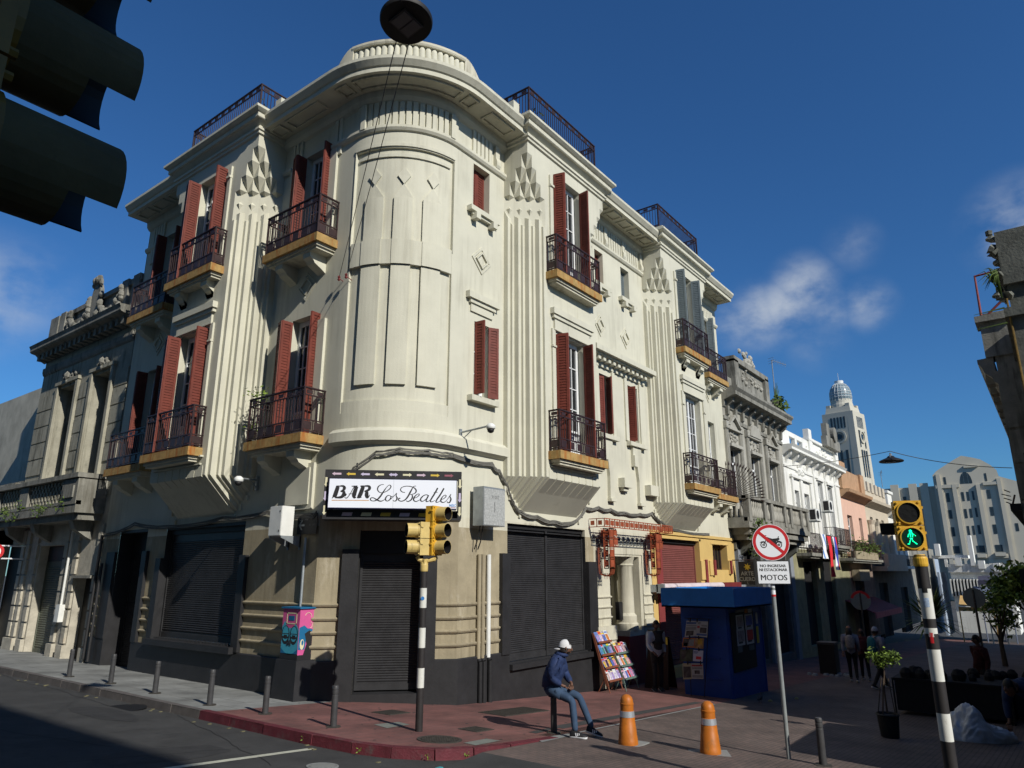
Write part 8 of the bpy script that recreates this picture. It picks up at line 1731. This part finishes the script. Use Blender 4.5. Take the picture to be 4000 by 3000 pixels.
# white sack
sk_ = (gp(*zl(1290, 1510)) + gp(*zl(1600, 1510))) / 2; R_sk = (gp(*zl(1600, 1510)) - gp(*zl(1290, 1510))); ax = Vector((R_sk.x, R_sk.y, 0)).normalized(); L_sk = math.hypot(R_sk.x, R_sk.y); ay = Vector((-ax.y, ax.x, 0)); Dk = math.hypot(sk_.x, sk_.y)
m = M(); rnd = random.Random(21); import mathutils.noise as mn
nx, ny = 64, 46; hp_ = atd(*zl(1370, 1305), Dk).z - gx(sk_.x)
rgs = []
for i in range(ny + 1):
    ph = math.pi * .5 * i / ny; ring = []
    for j in range(nx):
        th = 2 * math.pi * j / nx; u = math.sin(ph) * math.cos(th); v = math.sin(ph) * math.sin(th); prof = (.30 + .78 * math.exp(-((u + .48) / .36) ** 2) + .12 * math.exp(-((u - .3) / .3) ** 2))
        z = hp_ * prof * math.cos(ph) ** .6; n_ = mn.noise(Vector((u * 3, v * 3, z * 4))) * .07 + abs(mn.noise(Vector((u * 5, v * 5, z * 6)))) * .07 + mn.noise(Vector((u * 15, v * 15, z * 15))) * .025
        q = sk_ + ax * (u * L_sk * .5 * (1 + n_)) + ay * (v * .34 * (1 + n_ * 2)); ring.append(m.p((q.x, q.y, gx(sk_.x) - .03 + max(0, z + n_ * .8))))
    rgs.append(ring)
for a, b in zip(rgs, rgs[1:]):
    for j in range(nx): m.idx(a[j], a[(j + 1) % nx], b[(j + 1) % nx], b[j])
tag(obj('plastic_sack', m, mat('white_sack_plastic', (.52, .55, .60), .45, .12, 6, .35, 14), None, True), 'large crumpled white plastic sack lying on the shaded pavement', 'sack')
# bin, litter, bird, yucca, round signs, market stalls
b1 = gp(*zl(615, 1150)); tb = thing('litter_bin', 'dark square litter bin near the shaded house fronts', 'bin', (b1.x, b1.y, gx(b1.x))); m = M(); m.box(b1.x - .28, b1.x + .28, b1.y - .28, b1.y + .28, gx(b1.x) - .03, gx(b1.x) + 1.0); obj('body', m, blk, tb); m = M(); m.box(b1.x - .31, b1.x + .31, b1.y - .31, b1.y + .31, gx(b1.x) + 1.0, gx(b1.x) + 1.08); obj('lid', m, bollm, tb)
m = M(); rnd = random.Random(5)
for q in ((500, 1155), (530, 1160), (590, 1158), (620, 1162), (660, 1155), (690, 1160), (710, 1165), (650, 1168)):
    c = gp(*zl(*q)); s_ = rnd.uniform(.05, .13); m.hexa([(c.x + a * s_, c.y + b * s_, gx(c.x) + (0.002 if k_ < 4 else .05 + rnd.uniform(0, .03))) for k_, (a, b) in enumerate(((-1, -.6), (1, -.7), (.9, .8), (-1, .6), (-.8, -.4), (.7, -.5), (.6, .5), (-.7, .4)))])
tag(obj('paper_litter', m, mat('litter_paper', (.3, .3, .28), .9, .3, 20)), 'scattered pale paper scraps at the foot of the litter bin', 'litter', kind='stuff')
c = gp(*zl(235, 1308)); pg_ = thing('pigeon', 'small dark pigeon on the shaded ground in front of the kiosk', 'bird', (c.x, c.y, gx(c.x)))
m = M(); g_ = gx(c.x); m.add = None
m.tube([(c.x - .17, c.y, g_ + .09), (c.x - .08, c.y, g_ + .10), (c.x, c.y, g_ + .115), (c.x + .06, c.y, g_ + .14), (c.x + .09, c.y, g_ + .19), (c.x + .10, c.y, g_ + .215), (c.x + .13, c.y, g_ + .21)], [.012, .035, .055, .045, .024, .022, .004], 10)
for s in (-1, 1): m.tube([(c.x, c.y + s * .025, g_ + .08), (c.x + .005, c.y + s * .025, g_ + .0)], .005, 4)
obj('body', m, mat('pigeon_grey', (.035, .035, .042), .7, .3), pg_, True)
for q, lb in (((290, 1300), 'pale crumb of food on the ground right of the pigeon'), ((432, 1287), 'pale crumb of food farther right, beside the sign post')):
    c = gp(*zl(*q)); m = M(); m.lathe([(.05, 0), (.055, .02), (.02, .045), (0, .05)], (c.x, c.y, gx(c.x)), 7); tag(obj('food_scrap', m, mat('crumb', (.35, .30, .12), .9, .3)), lb, 'litter')
m = M(); c = gp(2480 if 0 else 1707, 2970); c = gp(1715, 2967); m.hexa([(c.x + a * .07, c.y + b * .05, gx(c.x) - .128 + (0 if k_ < 4 else .04)) for k_, (a, b) in enumerate(((-1, -.6), (1, -.7), (.9, .8), (-1, .6), (-.8, -.4), (.7, -.5), (.6, .5), (-.7, .4)))]); tag(obj('litter', m, mat('teal_wrapper', (.05, .3, .35), .5, .3)), 'small teal wrapper on the road before the red kerb', 'litter')
y0 = atd(3660, 2600, 21); yu = thing('yucca', 'spiky dark yucca plant behind the pedestrian signal pole', 'plant', (y0.x, y0.y, gx(y0.x))); m = M(); m.tube([(y0.x, y0.y, gx(y0.x)), (y0.x, y0.y, gx(y0.x) + 2.0)], [.12, .08], 8); obj('trunk', m, barkm, yu)
m = M(); rnd = random.Random(4); cc_ = Vector((y0.x, y0.y, gx(y0.x) + 2.0))
for i in range(110):
    a = rnd.uniform(0, 6.28); e = rnd.uniform(-.5, 1.4); d = Vector((math.cos(a) * math.cos(e), math.sin(a) * math.cos(e), math.sin(e))); s_ = d.cross(Vector((0, 0, 1))).normalized() * .035; L = rnd.uniform(.7, 1.1); m.face(cc_ + s_, cc_ - s_, cc_ - s_ * .7 + d * L * .6, cc_ + d * L + Vector((0, 0, -.1)), cc_ + s_ * .7 + d * L * .6)
obj('leaf_blades', m, leafm, yu)
def back_sign(px, py, dist, rpx, label, mt_, rim):
    c = atd(px, py, dist); r = rpx * dist / F * .95; t = thing('round_sign', label, 'road sign', (c.x, c.y, gx(c.x)), 'round signs seen down the street'); n = Vector((-c.x, -c.y, 0)).normalized(); mm_ = face_mtx(c, Vector((0, 0, 1)).cross(n), n); m = M(); m.lathe([(0, 0), (r, 0), (r, .01), (0, .01)], tuple(c), 28, mm_.to_3x3()); obj('disc', m, mt_, t)
    if rim: m = M(); m.lathe([(r * .72, .012), (r * .99, .012)], tuple(c), 28, mm_.to_3x3(), a0=.25, a1=2.9); obj('red_rim', m, signr, t)
    m = M(); m.tube([(c.x, c.y, gx(c.x)), (c.x, c.y, c.z + r * .8)], .035, 8); m.box(c.x - .2, c.x + .2, c.y - .02, c.y + .02, c.z - r * .5, c.z - r * .45); obj('pole', m, bollm, t)
back_sign(3362, 2345, 31, 33, 'round sign with red rim in front of the shaded beige house', mat('sign_back_grey', (.18, .2, .2), .5, .1), True); back_sign(3805, 2335, 27, 32, 'plain grey back of a round sign at the right near the market awnings', MATS['sign_back_grey'], False)
# small shop awning on the row
a1_ = onY(3200 + 460 * .3014, 2000 + 1205 * .3014, YR - .0); m = M(); Ys = YR - 1.4; q = [onY(3200 + x * .3014, 2000 + y * .3014, Y) for x, y, Y in ((460, 1205, YR - .05), (940, 1262, YR - .05))]
xa, xb = q[0].x - 2, q[0].x + 6; m.hexa([(xa, YR, -1.5), (xb, YR, -1.5), (xb, YR - 1.5, -2.15), (xa, YR - 1.5, -2.15), (xa, YR, -1.45), (xb, YR, -1.45), (xb, YR - 1.5, -2.1), (xa, YR - 1.5, -2.1)]); sa = thing('shop_awning', 'dark red shop awning with a lit pink front edge on the house row', 'awning', (xa, YR - .7, 0)); obj('canvas', m, MATS['awning_red'], sa); m = M(); m.box(xa, xb, YR - 1.55, YR - 1.5, -2.4, -2.08); obj('valance', m, mat('pink_canvas', (.5, .16, .18), .8, .2), sa)
m = M(); m.box(47.2, 50, YR - .5, YR - .05, -.4, .25); tag(obj('planter_ledge', m, tan), 'ledge with plants under the pink house balcony', 'ledge')
# dark stalls on the shaded right side
def stall(px, py, dist, w, d, h, label, mt_):
    c = atd(px, py, dist); g_ = gx(c.x); t = thing('market_stall', label, 'stall', (c.x, c.y, g_), 'stalls in the shade at the right'); 
    m = M(); m.box(c.x - d, c.x + d, c.y - w, c.y + w, g_ + .72, g_ + .78); m.box(c.x - d * .96, c.x + d * .96, c.y - w * .97, c.y + w * .97, g_ + .1, g_ + .72); obj('table', m, mt_, t)
    for a in (-1, 1):
        for b in (-1, 1): m = M(); m.tube([(c.x + a * d, c.y + b * w, g_), (c.x + a * d, c.y + b * w, g_ + h)], .02, 6); obj('leg', m, blk, t)
    m = M(); rnd = random.Random(int(px)); 
    for i in range(14): x, y, s_ = c.x + rnd.uniform(-d, d) * .8, c.y + rnd.uniform(-w, w) * .8, rnd.uniform(.05, .14); m.lathe([(s_, 0), (s_ * 1.1, s_), (s_ * .6, s_ * 1.8), (0, s_ * 2)], (x, y, g_ + .78), 8)
    obj('goods', m, blkcl, t); return t
stall(3700, 2560, 19.5, 1.1, .5, .78, 'low dark stall table behind the banded pole at the right', blkcl); stall(3905, 2520, 20.5, .9, .6, .78, 'dark stall with covered goods at the right edge behind the sack', mat('dark_cloth_cover', (.02, .022, .03), .9, .2))
m = M(); m.box(10.95, 15.0, -2.2, .28, -3, -.1); tag(obj('covered_stand', m, blkcl), 'dark covered stand just beyond the right edge', 'stand')  # out-of-view block added only to throw shade on the right foreground
# red round sign at the left edge
c = onX(-22, 2155, XL - .9); rs = thing('round_shop_sign', 'red round shop sign cut by the left edge of the photo, on two white rods', 'sign', tuple(c)); m = M(); n = Vector((-c.x, -c.y, 0)).normalized(); mm_ = face_mtx(c, Vector((0, 0, 1)).cross(n), n); m.lathe([(0, 0), (.27, 0), (.27, .06), (0, .06)], tuple(c), 32, mm_.to_3x3()); obj('disc', m, signr, rs); m = M(); m.lathe([(0, .065), (.18, .065)], tuple(c), 28, mm_.to_3x3()); obj('white_disc', m, signw, rs)
m = M(); 
for dz in (-.22, .2): m.tube([(c.x, c.y, c.z + dz), (XL, c.y, c.z + dz)], .025, 6)
obj('rod', m, signw, rs)
# plants on the balconies
m = M(); c = onX(1010, 1530, XL - .45); rnd = random.Random(2); leaves(m, [c + Vector((0, .1 * i, -.1 * (i % 3))) for i in range(-2, 4)] + [c + Vector((0, .1, -1.0)), c + Vector((0, .2, -.8))], 110, .1, .045, rnd); m.tube([c + Vector((0, .2, -1.25)), c], .008, 4); tag(obj('balcony_plant', m, leafl), 'sprawling light green plant on the lower balcony beside the rounded corner', 'plant')
m = M(); leaves(m, [TR(13.9 + .1 * i, .35, 12.5) for i in range(4)] + [TR(14.7, .3, 12.3)], 120, .12, .05, rnd); leaves(m, [TL(15.6, .3, 12.4)], 70, .12, .05, rnd); tag(obj('roof_plants', m, leafm), 'small plants in pots behind the rooftop railings', 'plants')
m = M(); cc_ = [(7.03, 8.0), (7.5, 7.15), (8.0, 6.88), (7.02, 9.2)]
for x, y in cc_: leaves(m, [(x - .0, y - .0, gx(x) - .07)], 16, .018, .018, random.Random(int(x * 10)), 1.0)
tag(obj('kerb_weeds', m, leafl), 'tiny green weeds in the joints of the red kerb', 'weeds', kind='stuff')
m = M(); leaves(m, [TR(28.1 + .2 * i, .8, 1.9 - .5 * (i % 3)) for i in range(6)], 420, .2, .09, random.Random(3)); tag(obj('hanging_plants', m, leafm), 'trailing plants hanging from the left end of the stone balcony', 'plants')

# ---- every separate piece of a part becomes a part of its own ----
KEEP = ('lettering', 'baluster', 'railing', 'lattice', 'spikes', 'foliage', 'crown', 'plants', 'leaf', 'figure', 'lines', 'frieze', 'stem', 'body', 'hair', 'cover', 'dome', 'grille', 'iron_canopy', 'signal', 'visor', 'shape', 'area', 'symbol', 'print', 'frame', 'text', 'shutter', 'window', 'casing', 'printed', 'eyes', 'small_parts', 'goods', 'hanger')
def auto_split(o, tol=.05, most=40):
    me = o.data; n = len(me.vertices); par = list(range(n))
    def fnd(a):
        while par[a] != a: par[a] = par[par[a]]; a = par[a]
        return a
    for e in me.edges:
        a, b = fnd(e.vertices[0]), fnd(e.vertices[1])
        if a != b: par[a] = b
    co = {}
    for v in me.vertices: co.setdefault(tuple(round(c, 3) for c in v.co), []).append(v.index)
    for q in co.values():
        for k in q[1:]:
            a, b = fnd(q[0]), fnd(k)
            if a != b: par[a] = b
    isl = {}
    for v in me.vertices: isl.setdefault(fnd(v.index), []).append(v.index)
    B_ = [[[min(me.vertices[i].co[k] for i in q) - tol for k in range(3)], [max(me.vertices[i].co[k] for i in q) + tol for k in range(3)], set(q)] for q in isl.values()]
    ch = len(B_) < 400
    while ch:
        ch = False
        for i in range(len(B_)):
            j = i + 1
            while j < len(B_):
                a, b = B_[i], B_[j]
                if all(a[0][k] <= b[1][k] and b[0][k] <= a[1][k] for k in range(3)):
                    B_[i] = [[min(x, y) for x, y in zip(a[0], b[0])], [max(x, y) for x, y in zip(a[1], b[1])], a[2] | b[2]]; B_.pop(j); ch = True
                else: j += 1
    if len(B_) < 2 or len(B_) > most: return
    B_.sort(key=lambda q: -len(q[2])); polys = [(list(p.vertices), p.material_index, p.use_smooth) for p in me.polygons]; vs = [tuple(v.co) for v in me.vertices]
    for idx, b in enumerate(B_):
        mp = {g: i for i, g in enumerate(sorted(b[2]))}; fs = [q for q in polys if q[0][0] in mp]
        nm = bpy.data.meshes.new(me.name); nm.from_pydata([vs[g] for g in mp], [], [[mp[g] for g in q[0]] for q in fs])
        for mt_ in me.materials: nm.materials.append(mt_)
        nm.polygons.foreach_set('material_index', [q[1] for q in fs]); nm.polygons.foreach_set('use_smooth', [q[2] for q in fs]); nm.update()
        if idx == 0: o.data = nm
        else: c = bpy.data.objects.new(o.name.split('.')[0], nm); COL.objects.link(c); c.parent = o.parent; c.location = o.location
for o in [q for q in bpy.data.objects if q.type == 'MESH' and q.parent and q.data.users == 1 and q.parent.get('category') != 'person']:
    if o.name.startswith('shutter_housing') or not any(k in o.name for k in KEEP): auto_split(o)
bpy.context.view_layer.update()
